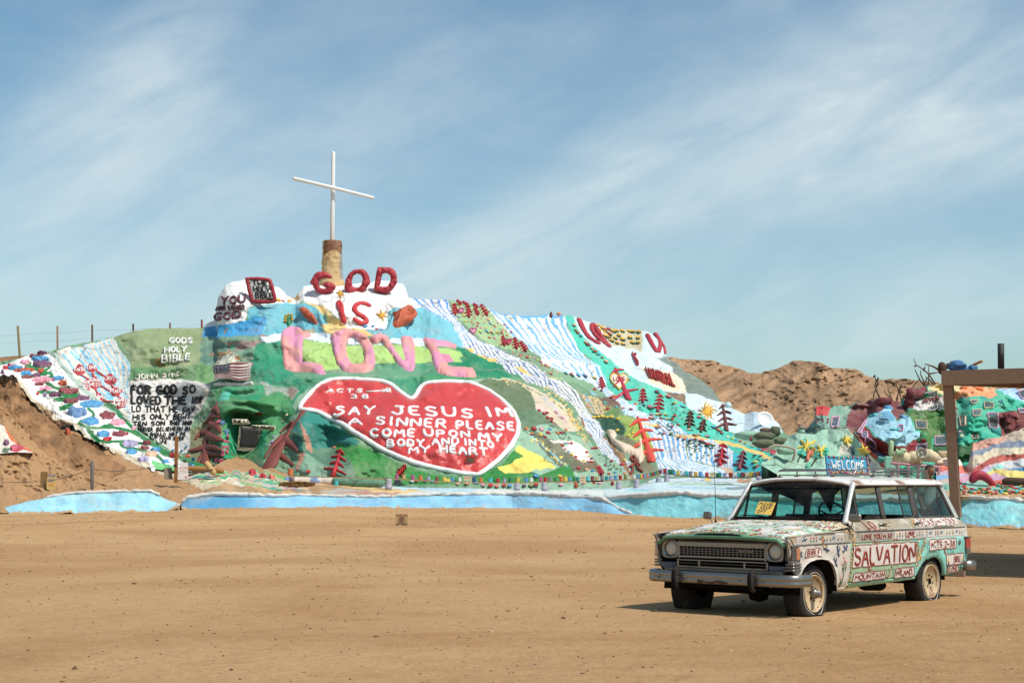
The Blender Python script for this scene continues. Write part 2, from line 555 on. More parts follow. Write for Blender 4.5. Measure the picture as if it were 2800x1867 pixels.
# ---------------------------------------------------------------- brush lettering
def arc(cx, cy, rx, ry, a0, a1, n=9):
    return [(cx + rx * math.cos(math.radians(a0 + (a1 - a0) * i / (n - 1))), cy + ry * math.sin(math.radians(a0 + (a1 - a0) * i / (n - 1)))) for i in range(n)]
FONT = {
 'A': [[(0, 0), (.5, 1), (1, 0)], [(.2, .36), (.8, .36)]],
 'B': [[(0, 0), (0, 1), (.55, 1)] + arc(.55, .76, .33, .24, 90, -90, 7) + [(0, .52)], [(0, .52), (.6, .52)] + arc(.6, .26, .38, .26, 90, -90, 7) + [(0, 0)]],
 'C': [arc(.55, .5, .55, .5, 50, 310, 13)],
 'D': [[(0, 0), (0, 1), (.4, 1)] + arc(.4, .5, .58, .5, 90, -90, 9) + [(0, 0)]],
 'E': [[(.85, 1), (0, 1), (0, 0), (.9, 0)], [(0, .52), (.7, .52)]],
 'F': [[(.85, 1), (0, 1), (0, 0)], [(0, .5), (.7, .5)]],
 'G': [arc(.55, .5, .55, .5, 50, 330, 13) + [(1.0, .42), (.6, .42)]],
 'H': [[(0, 0), (0, 1)], [(1, 0), (1, 1)], [(0, .5), (1, .5)]],
 'I': [[(.5, 0), (.5, 1)]],
 'J': [[(.85, 1), (.85, .3)] + arc(.45, .3, .4, .3, 0, -170, 8), [(.45, 1), (1, 1)]],
 'K': [[(0, 0), (0, 1)], [(.95, 1), (.05, .45), (1, 0)]],
 'L': [[(0, 1), (0, 0), (.85, 0)]],
 'M': [[(0, 0), (.08, 1), (.5, .3), (.92, 1), (1, 0)]],
 'N': [[(0, 0), (0, 1), (1, 0), (1, 1)]],
 'O': [arc(.5, .5, .5, .5, 90, 450, 17)],
 'P': [[(0, 0), (0, 1), (.55, 1)] + arc(.55, .74, .38, .26, 90, -90, 7) + [(0, .48)]],
 'Q': [arc(.5, .5, .5, .5, 90, 450, 17), [(.6, .3), (1, -.05)]],
 'R': [[(0, 0), (0, 1), (.55, 1)] + arc(.55, .75, .36, .25, 90, -90, 7) + [(0, .5)], [(.4, .5), (.95, 0)]],
 'S': [arc(.5, .76, .42, .24, 30, 250, 9) + [(.6, .5)] + arc(.5, .25, .46, .25, 60, -150, 9)],
 'T': [[(0, 1), (1, 1)], [(.5, 1), (.5, 0)]],
 'U': [[(0, 1), (0, .4)] + arc(.5, .38, .5, .38, 180, 360, 9) + [(1, 1)]],
 'V': [[(0, 1), (.5, 0), (1, 1)]],
 'W': [[(0, 1), (.22, 0), (.5, .7), (.78, 0), (1, 1)]],
 'X': [[(0, 0), (1, 1)], [(0, 1), (1, 0)]],
 'Y': [[(0, 1), (.5, .48), (1, 1)], [(.5, .48), (.42, 0)]],
 'Z': [[(0, 1), (1, 1), (0, 0), (1, 0)]],
 '1': [[(.25, .8), (.5, 1), (.5, 0)]],
 '2': [arc(.45, .72, .42, .28, 160, -30, 8) + [(0, 0), (.95, 0)]],
 '3': [arc(.4, .76, .42, .24, 140, -90, 8), arc(.4, .26, .48, .27, 90, -140, 8)],
 '6': [[(.8, 1), (.3, .7), (.08, .35)] + arc(.5, .28, .42, .28, 180, 540, 12)],
 '8': [arc(.5, .75, .36, .25, -90, 270, 12), arc(.5, .26, .46, .26, 90, 450, 12)],
 '-': [[(0, .5), (1, .5)]], ':': [[(.5, .22), (.5, .3)], [(.5, .7), (.5, .78)]], '.': [[(.4, 0), (.5, .03)]], "'": [[(.5, 1), (.45, .75)]],
 '>': [[(0, .5), (1.6, .5)], [(1.15, .85), (1.65, .5), (1.15, .2)]], '!': [[(.5, 1), (.5, .35)], [(.5, 0), (.5, .06)]],
 'c': [arc(.55, .38, .5, .36, 50, 310, 10)],
}
WID = {'I': .35, '1': .45, '.': .3, "'": .3, ':': .4, 'M': 1.15, 'W': 1.2, '>': 1.7, '!': .35, ' ': .55, 'L': .8, 'E': .8, 'F': .8}
def layout(text, p0, p1, h, slant=0.0, jit=0.03, gap=0.34, h1=None, seed=1):
    """strokes of a line of text between p0 and p1 (y down), cap height h..h1; returns [(char, [polyline,...])]"""
    r = random.Random(seed)
    p0 = np.array(p0, float); p1 = np.array(p1, float); h1 = h if h1 is None else h1
    ws = [WID.get(ch, 1.0) for ch in text]
    tot = sum(ws) + gap * (len(text) - 1)
    d = (p1 - p0) / tot
    out = []; x = 0
    for ch, w in zip(text, ws):
        if ch in FONT:
            hh = h + (h1 - h) * x / tot
            jy = r.uniform(-jit, jit) * hh; sl = slant + r.uniform(-jit, jit); sc_ = 1 + r.uniform(-jit, jit)
            st = []
            for pl in FONT[ch]:
                q = np.array(pl, float)
                P = p0 + d * (x + q[:, :1] * w) + np.array([sl, -1.0]) * (q[:, 1:] * hh * sc_) + np.array([0, jy])
                st.append(P)
            out.append((ch, st))
        x += w + gap
    return out
# ================================================================ LAND
def ss(a, b, x):
    t = np.clip((np.asarray(x, float) - a) / (b - a), 0, 1); return t * t * (3 - 2 * t)
def ground_z(x, y):
    z = 0.27 * ss(40, 68, y) * ss(-19, -12, x) * (1 - ss(0, 8, x))
    return z + 0.02 * fbm(x / 3.1, y / 3.1, 0, 3) * ss(6, 12, y) * (1 - ss(45, 70, y))
def ground_mat():
    m = bpy.data.materials.new('desert_sand'); m.use_nodes = True
    n = Nodes(m.node_tree)
    out = n.n('ShaderNodeOutputMaterial'); b = n.n('ShaderNodeBsdfPrincipled'); n.t.links.new(b.outputs[0], out.inputs[0])
    g = n.n('ShaderNodeNewGeometry').outputs['Position']
    big = n.noise(g, 0.16, 5, 0.6, 0.5); mid = n.noise(g, 1.7, 9, 0.75, 0.2); fin = n.noise(g, 11.0, 7, 0.8)
    c = n.mix(n.ramp(big, 0.36, 0.64), alb((193, 146, 95)), alb((216, 171, 119)))
    c = n.mix(n.m('MULTIPLY', n.ramp(mid, 0.40, 0.72), 0.55), c, alb((204, 164, 119)))
    c = n.mix(n.m('MULTIPLY', n.ramp(mid, 0.50, 0.30), 0.35), c, alb((172, 130, 84)))
    c = n.mix(n.m('MULTIPLY', n.ramp(fin, 0.55, 0.30), 0.45), c, alb((158, 116, 74)))
    mpt = n.n('ShaderNodeMapping'); n.put(mpt.inputs['Vector'], g); mpt.inputs['Rotation'].default_value = (0, 0, .22); mpt.inputs['Scale'].default_value = (.10, 1.5, 1)
    trk = n.noise(mpt.outputs[0], 1.0, 5, .6, .6); c = n.mix(n.m('MULTIPLY', n.ramp(trk, .55, .72), .16), c, alb((220, 184, 138)))
    vo = n.n('ShaderNodeTexVoronoi'); n.put(vo.inputs['Vector'], g); vo.inputs['Scale'].default_value = 5.0
    sel = n.m('GREATER_THAN', n.n('ShaderNodeSeparateColor').outputs[0], 0.5)
    sepc = n.n('ShaderNodeSeparateColor'); n.put(sepc.inputs[0], vo.outputs['Color'])
    peb = n.m('MULTIPLY', n.m('LESS_THAN', vo.outputs['Distance'], 0.10), n.m('GREATER_THAN', sepc.outputs[0], 0.72))
    c = n.mix(n.m('MULTIPLY', peb, 0.75), c, alb((118, 84, 58)))
    n.put(b.inputs['Base Color'], c); b.inputs['Roughness'].default_value = 0.95; b.inputs['Specular IOR Level'].default_value = 0.12
    bn = n.n('ShaderNodeBump'); bn.inputs['Strength'].default_value = 0.9; bn.inputs['Distance'].default_value = 0.09
    h = n.m('ADD', n.m('ADD', n.m('MULTIPLY', n.noise(g, 2.6, 8, 0.74, 0.4), 1.0), n.m('MULTIPLY', n.noise(g, 8.0, 6, 0.75, 0.2), 0.55)), n.m('ADD', n.m('MULTIPLY', fin, 0.25), n.m('MULTIPLY', peb, 0.3)))
    n.put(bn.inputs['Height'], n.m('ADD', h, n.m('MULTIPLY', trk, .15))); n.put(b.inputs['Normal'], bn.outputs[0])
    return m
gy = np.concatenate([[-300, -100, -30], np.linspace(0, 84, 340), [88, 95, 110, 150, 300, 900, 4000]])
gx = np.concatenate([[-4000, -900, -300, -120, -60], np.linspace(-34, 34, 200), [60, 120, 300, 900, 4000]])
GX, GY = np.meshgrid(gx, gy)
SAND = ground_mat()
g = grid_mesh('ground', np.stack([GX, GY, ground_z(GX, GY)], -1), SAND); tag(g, kind='structure')

ADOBE = mat('painted_adobe', None, rough=0.72, bump=0.55, bscale=3.2, vary=0.12, wscale=1.3, bdist=0.10, spec=0.22, dust=((208, 196, 172), 0.26), cracks=0.42)
WALLM = mat('painted_wall', None, rough=0.65, bump=0.30, bscale=6.0, vary=0.08, wscale=1.6, bdist=0.025, spec=0.2, dust=((206, 178, 140), 0.35))
ROCKM = mat('dry_rock', None, rough=0.95, bump=0.9, bscale=2.6, vary=0.22, wscale=1.2, bdist=0.18, spec=0.1)
DIRT = mat('loose_dirt', None, rough=0.95, bump=0.9, bscale=2.4, vary=0.18, wscale=1.0, bdist=0.15, spec=0.1)

# ---- bank of bare dirt on the left
BANK = Loft([[(-600, 1402, 69), (400, 1402, 69), (500, 1392, 69.6), (900, 1390, 69.6)],
             [(-600, 1345, 74), (0, 1342, 74), (300, 1340, 74), (480, 1345, 73), (620, 1345, 73.5), (760, 1335, 75), (900, 1332, 77)],
             [(-600, 1050, 88), (-60, 1050, 85), (0, 1046, 84.2), (45, 1034, 84.2), (70, 1078, 84), (114, 1132, 83.6), (165, 1170, 83), (207, 1180, 82.5), (262, 1211, 82),
              (344, 1246, 81), (413, 1283, 80), (465, 1294, 79.2), (517, 1294, 79), (565, 1284, 79.3), (600, 1266, 80.5), (636, 1246, 84.5), (679, 1233, 86.3),
              (700, 1246, 85), (718, 1263, 83), (760, 1288, 79.5), (815, 1302, 78.6), (900, 1312, 78.2)]],
            amp=0.35, wl=45, amp2=0.14, wl2=10)
def garden(c):
    """painted ground with green tendrils before the grotto"""
    r = np.random.default_rng(17); P_ = pts('C 40,1240 440,1262 900,1262 1180,1330 1260,1400 1480,1500 1180,1480 700,1425 300,1385 60,1370')
    c.area(P_, (206, 188, 158), .15)
    for k in range(40):
        x, y = 515 + r.random() * 340, 1282 + r.random() * 62; a = np.linspace(0, 6.28, 9)[:-1]; z = 4 + r.random() * 9
        if inpoly(np.array([x]), np.array([y]), P_)[0]:
            c.area(np.stack([x + z * 1.6 * np.cos(a) * (1 + .3 * r.random(8)), y + z * .40 * np.sin(a)], -1), [(228, 220, 206), (150, 160, 190), (200, 150, 150), (140, 190, 215), (236, 226, 200), (176, 120, 110), (196, 182, 196)][k % 7])
    for k in range(26):
        x, y = 505 + r.random() * 330, 1282 + r.random() * 52
        if inpoly(np.array([x]), np.array([y]), P_)[0]: c.line([(x - 20, y - 5 + 9 * r.random()), (x, y + 3), (x + 22, y - 2 + 9 * r.random()), (x + 40, y + 9)], 4.5, [(122, 188, 104), (90, 170, 110), (70, 176, 150)][k % 3])
    return c
def bank_paint(px, py):
    c = Paint((184, 142, 100), 6)
    c.area('A -900,300 60,420 200,560 300,720 560,880 760,960 900,1080 1000,1180 900,1240 600,1180 300,1000 120,760 -900,640', (156, 116, 80), 0.35)
    c.area('A 1260,1140 1400,1150 1560,1190 1760,1280 1900,1330 1960,1400 1700,1390 1560,1300 1440,1260 1250,1200', (205, 190, 160), 0.1)
    return garden(c)(px, py)
o = BANK.mesh('dirt_bank', -600, 880, 500, 150, bank_paint, DIRT, back=((2, -1), (5, -6))); tag(o, kind='structure')

# ---- the painted hill
base = [(-60, 1040, 92), (0, 1060, 91), (100, 1090, 90), (200, 1170, 89), (300, 1240, 88), (400, 1262, 86), (536, 1268, 84), (650, 1274, 84), (718, 1278, 81), (813, 1300, 79.5), (970, 1326, 78.5),
        (1078, 1330, 78), (1324, 1338, 77.5), (1496, 1342, 77), (1655, 1338, 76.5), (1732, 1333, 76.5), (1790, 1308, 77.5), (1952, 1304, 76), (2028, 1310, 73.5), (2105, 1298, 72), (2200, 1290, 72)]
mid = [(-60, 1010, 92.6), (100, 1030, 91.6), (300, 1080, 91), (480, 1060, 90.5), (560, 1040, 89), (720, 1040, 88), (900, 1034, 87.5), (1100, 1030, 87.5), (1300, 1034, 88.5), (1480, 1060, 90), (1650, 1110, 91), (1800, 1160, 88), (1950, 1220, 82), (2100, 1262, 76), (2200, 1270, 74)]
crest_pts = pts('A -180,320 20,315 100,300 235,268 330,247 400,232 520,195 630,175 760,150 900,122 1000,85 1090,65 1250,52 1400,50 1560,48 1590,50 '
                'B 30,745 60,720 150,690 165,560 180,440 210,390 270,310 330,280 470,255 560,235 620,240 720,262 760,320 830,330 880,370 920,430 980,452 1010,450 1040,400 1100,318 1200,312 1440,325 1540,315 1620,300 1700,288 1820,285 1860,270 1920,262 2000,270 2100,285 2160,300 2190,340 2215,420 2225,445 '
                'E 65,130 240,155 410,150 500,160 560,165 600,180 700,205 780,210 850,225 910,245 960,270 1040,305 1280,328 1460,325 1560,310 1620,325 1750,322 1790,318 1840,325 1860,345 2000,395 2090,420 2200,465 '
                'G 560,258 640,310 780,318 900,325 980,325 1050,340 1120,365 1170,390 1220,460 1250,580 1270,615 1300,640 1400,690 1450,760 1520,790 1640,860 1760,965 1840,1075 1880,1095 1930,1150 2000,1175 2100,1225 '
                'K 830,175 900,190 960,210 1060,270 1120,340 1140,385 1200,440 1300,500')
cd = np.interp(crest_pts[:, 0], [-60, 40, 300, 560, 600, 820, 1000, 1120, 1300, 1500, 1740, 1820, 1970, 2030, 2140, 2200], [92.5, 93, 96, 98, 97.5, 98, 99, 99.5, 101, 104, 106, 104, 97, 92, 84, 80])
crest = [(a, b, c) for (a, b), c in zip(crest_pts, cd)]
LEDGES = [  # (curve of the ledge, how far the ground steps back above it, softness)
    (pts('B 20,860 640,850 900,905 1390,930 1850,965 2352,900 E 640,650'), 1.2, 5),
    (pts('D -100,90 0,60 350,90 900,70 1200,75 2000,40 2200,130'), 1.0, 7),
    (pts('B 480,690 560,640 830,505 1240,525 1350,780 1560,790 1990,790 2080,548 2352,548'), 0.9, 5),
    (pts('B 0,1000 300,1010 600,1010'), 0.8, 5), (pts('B 0,1140 430,1150 800,1200 1000,1280'), 0.8, 6),
    (pts('E 640,700 1000,820 1080,850 1300,930'), 0.7, 5), (pts('E 600,560 830,600 1100,700 1340,780 1480,830 1740,930'), 0.6, 5),
    (pts('N 300,210 600,175 1000,165'), 0.7, 5), (pts('N 300,300 560,280 960,262'), 0.7, 5), (pts('N 260,440 560,410 960,380'), 0.6, 6),
    (pts('N 200,560 560,545 900,545 1090,600'), 0.8, 5), (pts('C 330,300 700,320 900,310'), 0.9, 5), (pts('C 420,500 640,480 860,540'), 0.8, 5),
    (pts('H 1200,215 1560,235 2100,480'), 0.8, 6), (pts('H 1560,690 1760,750 1900,700 2300,800'), 0.9, 5)]
def ledge(px, py):
    d = np.zeros(np.shape(px))
    for c, a, w in LEDGES:
        x0, x1 = c[0, 0], c[-1, 0]
        o_ = np.argsort(c[:, 0]); y0 = np.interp(px, c[o_, 0], c[o_, 1])
        fade = ss(x0 - 10, x0 + 60, px) * (1 - ss(x1 - 60, x1 + 10, px))
        d = d + a * 0.55 * fade * np.tanh((y0 - py) / w) * np.exp(-((y0 - py) / 34.0) ** 2)
    # folded overhangs above the grotto
    f = np.exp(-((px - 672) / 42) ** 2 - ((py - 1120) / 45) ** 2)
    d = d + 0.85 * f * np.sin(py / 5.5 + px / 90 + 1.5 * fbm(px / 60, py / 40, 3, 2))
    f = np.exp(-((px - 920) / 42) ** 2 - ((py - 1180) / 50) ** 2)
    d = d + 0.35 * f * np.sin(py / 5.0 - px / 60 + 1.5 * fbm(px / 60, py / 40, 4, 2))
    f = np.exp(-((px - 460) / 60) ** 2 - ((py - 1170) / 60) ** 2)
    d = d + 0.05 * f * np.sin(py / 3.4 + fbm(px / 30, py / 30, 6, 2) * 2)
    # a bank beside the left panel
    d = d + 0.5 * np.exp(-((px - 572 - (1130 - py) * 0.25) / 22) ** 2) * np.exp(-((py - 1150) / 80) ** 2)
    return d
FEATS = [(430, 960, 120, 70, -1.5), (470, 1130, 70, 110, 1.5), (605, 1190, 36, 90, -2.0), (683, 1205, 36, 50, 2.2), (690, 1105, 85, 22, -1.6),
         (830, 1185, 36, 80, -2.2), (900, 1210, 45, 50, 1.8), (925, 1275, 45, 40, -1.2), (1160, 1170, 240, 110, -1.6), (1420, 1190, 120, 100, -0.8),
         (1600, 1150, 40, 110, 0.9), (1720, 1170, 40, 60, -1.2), (1880, 1130, 60, 60, -0.8), (1870, 1240, 60, 40, -1.2), (930, 870, 60, 30, -0.5), (650, 810, 60, 50, -1.0), (980, 820, 120, 40, -1.2)]
HILL = Loft([base, mid, crest], amp=0.42, wl=80, feats=FEATS, amp2=0.075, wl2=20, extra=ledge)

hp = Paint((112, 152, 118), 2.2)
WHITE = (236, 234, 232)
hp.area('N 40,80 200,20 330,-30 1010,-30 1020,80 1080,130 1050,180 1030,240 1060,290 1010,340 1060,400 1010,470 900,545 780,530 560,540 330,560 260,540 215,400 220,330 190,260 130,170', (140, 157, 113))
hp.area('N 215,420 330,400 600,410 950,380 960,480 920,560 560,550 330,570 250,540', (104, 146, 98))
hp.area('N 480,330 560,300 600,400 480,390', (160, 125, 70)).area('N 950,370 1130,380 1130,470 1090,600 910,560', (122, 170, 108))
hp.stripes('A 560,215 490,235 560,330 700,480 860,600 960,690', 'A 900,122 960,230 1030,330 1020,470 1045,640 1045,790', 11, (226, 216, 202), (118, 202, 236), 0.36, 0.5, seed=2)
hp.area('A 440,235 560,200 640,300 800,500 1000,700 1045,800 900,650 700,540 600,440 520,345', (228, 220, 208))
hp.line('A 500,250 600,400 760,520 900,640', 5, (118, 202, 236)).line('A 560,235 700,390 760,480 800,560', 6, (118, 202, 236)).line('A 640,215 740,340 800,460 850,560 900,620', 6, (118, 202, 236))
hp.area('N 200,560 330,540 560,530 760,535 900,550 1090,605 1060,680 980,800 930,900 880,1010 860,1100 850,1330 700,1320 480,1180 330,1050 230,1000 200,800', (226, 219, 212))
hp.area('N 900,760 980,700 1000,640 1090,605 1040,750 980,860 900,960 850,1120 830,1020', (200, 190, 180))  # right end of the verse wall: its shade painted in as grey-brown
hp.area('N 1110,600 1200,640 1190,800 1130,900 1080,1000 1000,1040 960,1020 860,1080 850,1330 960,1430 1100,1440 1240,1430 1350,1300 1370,1050 1280,960 1200,860 1190,640', (150, 150, 105))
hp.area('N 1140,800 1190,1000 1220,1300 1200,1450 1000,1450 860,1300 880,1080 1000,1020 1080,960', (130, 128, 92))
hp.area('N 1085,1180 1195,1180 1200,1330 1190,1440 1100,1440', (28, 105, 70))
# worn terraces beside LOVE
hp.area('B 20,860 640,850 660,920 600,930 600,990 550,1080 550,1150 450,1130 200,1180 60,1170 -20,1120 10,1060 -30,1000 20,930', (124, 160, 135))
hp.area('B 190,925 300,920 655,900 600,965 540,990 370,1012 270,1010 300,955', (160, 138, 132))
hp.area('B -10,1000 130,930 290,940 290,1000 170,1060 170,1120 60,1150 -20,1110 20,1050', (94, 134, 118)).area('B 320,950 380,940 370,1000 315,1005', (105, 165, 140))
hp.area('B 170,1080 350,1030 400,1080 430,1130 280,1190 150,1170', (200, 200, 184)).area('B 360,1060 430,1090 420,1120 370,1110', (165, 110, 65))
hp.area('B 75,1050 250,1015 350,1022 330,1038 200,1048 90,1065', (172, 122, 80)).area('B 120,1165 280,1185 420,1140 470,1132 300,1215 170,1215', (160, 112, 74))
hp.area('B 600,940 860,885 870,1160 800,1190 560,1180 420,1150 550,1120 550,1070 590,990', (42, 150, 112))
hp.area('B 400,1150 560,1170 800,1185 900,1260 1000,1265 1340,1270 1500,1245 1860,1155 2352,1145 E 420,900 800,1000 1100,1000 1260,1100 D 1800,130 1300,160 1170,290 950,160 500,130 250,200 130,420 100,440 20,380 80,200 B 560,1350', (66, 150, 113))
hp.area('B 540,1165 870,1160 1000,1275 1090,1380 1060,1480 1000,1400 820,1380 560,1350', (44, 146, 112))
hp.area('B 990,1270 1500,1250 1900,1180 2352,1160 2352,1300 1800,1330 1300,1300 1100,1340', (98, 160, 124))
hp.area('D 100,300 250,180 160,300 140,420 60,560 40,470', (140, 180, 148))
hp.area('C 870,250 960,270 1040,330 1180,330 1290,330 1310,370 1200,470 1180,420 1090,360 1000,380 930,430 900,420', (160, 172, 160)).area('C 1180,330 1300,330 1280,400 1210,500 1190,430', (160, 140, 130))
# the folded green bank over the grotto
hp.area('C 330,330 430,320 900,310 960,420 1080,370 1210,440 1230,520 1280,620 1240,640 1060,840 1000,960 900,1150 520,1180 440,1150 440,700 360,720 380,460', (76, 148, 94))
hp.area('C 440,330 900,300 920,400 820,480 600,440 440,400', (36, 150, 104)).area('C 420,400 530,380 540,460 400,480', (70, 190, 165))
hp.area('C 480,640 640,650 650,740 620,1030 560,1150 480,1180 440,1100 440,880 520,800', (44, 168, 118)).area('C 880,830 960,800 950,900 930,1020 900,1150 870,1100 860,950', (44, 168, 118))
hp.area('C 840,600 900,590 890,660 800,630', (120, 75, 45))
hp.area('E 470,820 480,820 590,655 720,690 920,780 1010,830 1080,830 1120,920 1240,930 1290,1010 900,1000 800,990', (26, 138, 98))
hp.area('E 800,990 1250,985 1280,1010 1000,1010 700,1010 200,1010 200,960', (70, 150, 100))
hp.area('B 1090,900 1390,930 1500,960 2352,950 2352,1150 1870,1155 1700,1180 1330,1225 1240,1160 1090,1155', (172, 210, 116)).area('E 120,640 320,700 330,820 120,835', (172, 210, 116)).area('E 370,660 620,700 650,760 600,770 645,822 470,825 420,740', (172, 210, 116))
hp.area('E 410,730 500,735 550,825 460,825', (215, 130, 165))
# sky blue upper band
hp.area('B 40,745 480,690 560,640 720,620 720,770 640,855 10,870', (52, 156, 208))
hp.area('B 480,560 600,530 830,500 1050,500 1250,525 1310,650 1360,720 1350,835 1180,830 1080,785 900,765 870,835 650,855 700,650 500,660', (104, 184, 200))
hp.area('B 2010,590 2080,540 2352,540 2352,895 1830,865 1760,780 1980,775', (104, 184, 200)).area('E -10,235 270,235 350,320 520,400 620,560 665,660 560,640 200,585 -10,560', (120, 196, 212))
hp.area('B 640,870 860,822 870,900 700,940 650,910', (222, 236, 246)).area('B 1170,820 1390,832 1390,928 1100,890', (222, 236, 246)).area('B 1570,860 1700,880 1710,945 1580,938', (222, 236, 246)).area('B 1820,965 1930,930 2040,880 2352,880 2352,985 2290,950 1990,940', (222, 236, 246)).area('E 100,570 220,570 240,660 110,640', (222, 236, 246))
hp.area('B 630,850 710,848 690,868 640,862', (200, 110, 115)).area('B 230,825 270,770 285,775 255,830', (175, 140, 100))
hp.area('B 30,765 100,700 140,690 165,450 270,200 760,200 900,380 1040,450 1060,505 830,505 600,530 520,545 480,650 470,695', (240, 238, 234))
hp.area('B 1020,480 1100,230 2200,200 2260,450 2352,470 2352,552 2080,545 2010,590 1985,775 1900,790 1700,780 1560,770 1480,690 1400,600 1300,530 1250,525 1060,480', (242, 240, 238))
hp.area('B 950,440 1040,400 1060,450 1030,475', (200, 160, 105))
hp.area('B 1060,482 1250,528 1320,540 1400,620 1480,700 1570,770 1750,780 1860,862 1780,866 1640,800 1500,800 1400,838 1340,832 1290,740 1360,730 1310,640 1240,560 1120,505', (240, 202, 126)).area('B 1370,775 1640,780 1640,798 1500,800 1380,790', (190, 160, 110)).area('B 1085,785 1220,785 1220,825 1120,820', (175, 160, 130))
# upper fall
hp.stripes('E 65,120 220,235 350,320 530,405 600,530 660,650', 'E 510,140 510,240 600,380 720,500 820,580 830,610', 5, WHITE, (88, 150, 218), 0.38, 0.3, seed=5)
hp.stripes('E 660,650 800,735 1000,825 1090,845 1120,930 1240,935 1330,1040', 'E 820,590 980,640 1100,720 1300,800 1420,860 1540,940 1570,1000', 8, WHITE, [(80, 130, 190), (84, 118, 155), (84, 110, 130)], 0.42, 0.3, seed=8)
hp.stripes('E 1250,940 1340,1030 1500,1050 1700,1200 1830,1290 1930,1440 H 700,230 740,290 900,520 990,650', 'E 1560,990 1730,1020 1850,1120 1990,1360 2190,1568 H 900,260 1000,380 980,440 1090,540 1160,640', 5, WHITE, [(92, 112, 124), (100, 122, 132), (84, 140, 185), (84, 140, 185)], 0.34, 0.35, seed=11)
hp.stripes('H 980,640 1180,760 1240,890', 'H 1160,630 1270,720 1290,890', 7, WHITE, (90, 150, 190), 0.35, 0.4, seed=13)
for ln in [('E 665,585 700,640 735,705', 'E 1010,690 1060,760 1090,835'), ('E 800,725 900,770 1000,815', 'E 1290,800 1340,850 1430,925'), ('E 1085,840 1120,900 1150,935', 'E 1420,865 1500,930 1560,1000'), ('E 1240,935 1300,990 1350,1040', 'E 1570,1000 1650,1040 1700,1130')]:
    hp.stripes(ln[0], ln[1], 7, WHITE, (82, 116, 160) if ln[0] < 'E 9' else (88, 108, 124), 0.44, 0.25, seed=len(ln[0]) + int(ln[0][2:5]))
hp.area('E 700,665 780,690 760,720 720,700', (240, 195, 105)).area('E 800,730 920,775 900,790 830,760', (240, 195, 105)).area('E 910,775 1005,785 1000,820 920,820', (240, 195, 105)).area('E 1210,868 1290,870 1300,900 1350,910 1340,930 1390,950 1390,965 1320,945 1260,920 1250,890', (240, 195, 105))
hp.area('H 720,230 760,250 790,330 770,340 745,290', (140, 95, 55)).area('H 790,370 870,440 850,445 800,400', (150, 105, 65))
# flower strip
hp.area('E 490,155 560,165 910,245 1000,350 1080,440 1200,560 1320,640 1350,720 1480,780 1480,830 1700,920 1740,960 1590,990 1540,940 1420,860 1300,800 1100,720 980,640 820,590 720,500 600,380 510,240', (158, 192, 140))
hp.area('E 490,155 520,180 520,260 620,380 750,480 840,570 980,640 820,595 720,505 600,385 505,240', (118, 150, 120)).area('E 980,640 1200,700 1350,700 1480,780 1480,835 1740,940 1740,965 1590,990 1540,940 1420,860 1300,800 1100,720', (122, 156, 124))
# second fall
hp.area('E 900,235 1010,350 1180,550 1310,600 1370,690 1490,770 1500,830 1700,910 1760,930 1900,1010 H 880,0 1100,-60 1500,-60 1200,-200 E 1960,780 1760,430 1760,300', (150, 205, 240))
hp.stripes('E 905,240 1010,355 1180,560 1320,615 1380,700 1490,775', 'E 1760,310 1740,420 1830,560 1880,660 1960,780 2100,860', 9, (232, 230, 226), (112, 182, 232), 0.40, 0.35, seed=21)
hp.area('E 980,265 1280,300 1760,295 1740,330 1640,350 1560,330 1500,360 1420,345 1330,350 1220,330 1050,312', (104, 178, 234))
hp.stripes('E 1490,770 1500,835 1700,915 1760,940 1900,1010 2090,1150 G 590,1010 760,1120 800,1200 930,1250', 'E 2110,865 G 640,960 760,1050 900,1115 945,1180 1100,1225', 7, (236, 236, 234), (112, 182, 232), 0.38, 0.35, seed=23)
hp.area('G -10,720 160,770 470,900 600,1000 590,1040 430,960 300,900 -10,840', (128, 168, 132)).area('G -10,830 160,838 0,845', (240, 200, 110))
hp.area('E 1740,320 1790,312 1840,326 1870,470 1990,580 2100,680 2250,800 2352,900 G 740,700 900,830 1180,950 1480,1130 1740,1300 2180,1560 1900,1560 1740,1500 1500,1460 1400,1380 1100,1230 960,1190 880,1110 740,1030 640,960 600,800 540,700 350,560 250,380', (76, 204, 178))
hp.area('G 180,180 270,170 300,300 420,440 560,560 720,700 560,700 540,700 350,560 250,380', (76, 204, 178))
# pale sky side
hp.area('G 262,160 500,245 560,260 980,315 1120,360 1220,455 1275,620 1170,630 1340,720 1380,760 1480,1000 1640,1020 1800,1080 1880,1090 2000,1170 2100,1220 2190,1190 2352,1220 2352,1420 2000,1430 1900,1400 1740,1300 1480,1135 1180,950 900,830 720,700 560,560 420,440 300,300', (214, 234, 243))
hp.area('K 640,100 830,165 900,180 970,205 1070,270 1140,395 1000,400 900,380 640,430 560,380', (214, 234, 243))
hp.area('G 510,250 600,270 1005,322 1010,440 1000,562 880,520 680,495 600,380', (206, 196, 160)).area('G 980,720 1340,770 1430,840 1475,920 1475,1000 1200,950 1080,870 1030,800', (240, 224, 192)).area('G 1190,950 1250,970 1400,1000 1450,1000 1480,1135', (138, 112, 90))
hp.area('G 1165,625 1290,600 1400,680 1450,750 1600,850 1780,960 1845,1090 1700,1050 1640,1020 1480,1000 1470,920 1430,850 1340,765 1330,710 1200,660', (124, 138, 128))
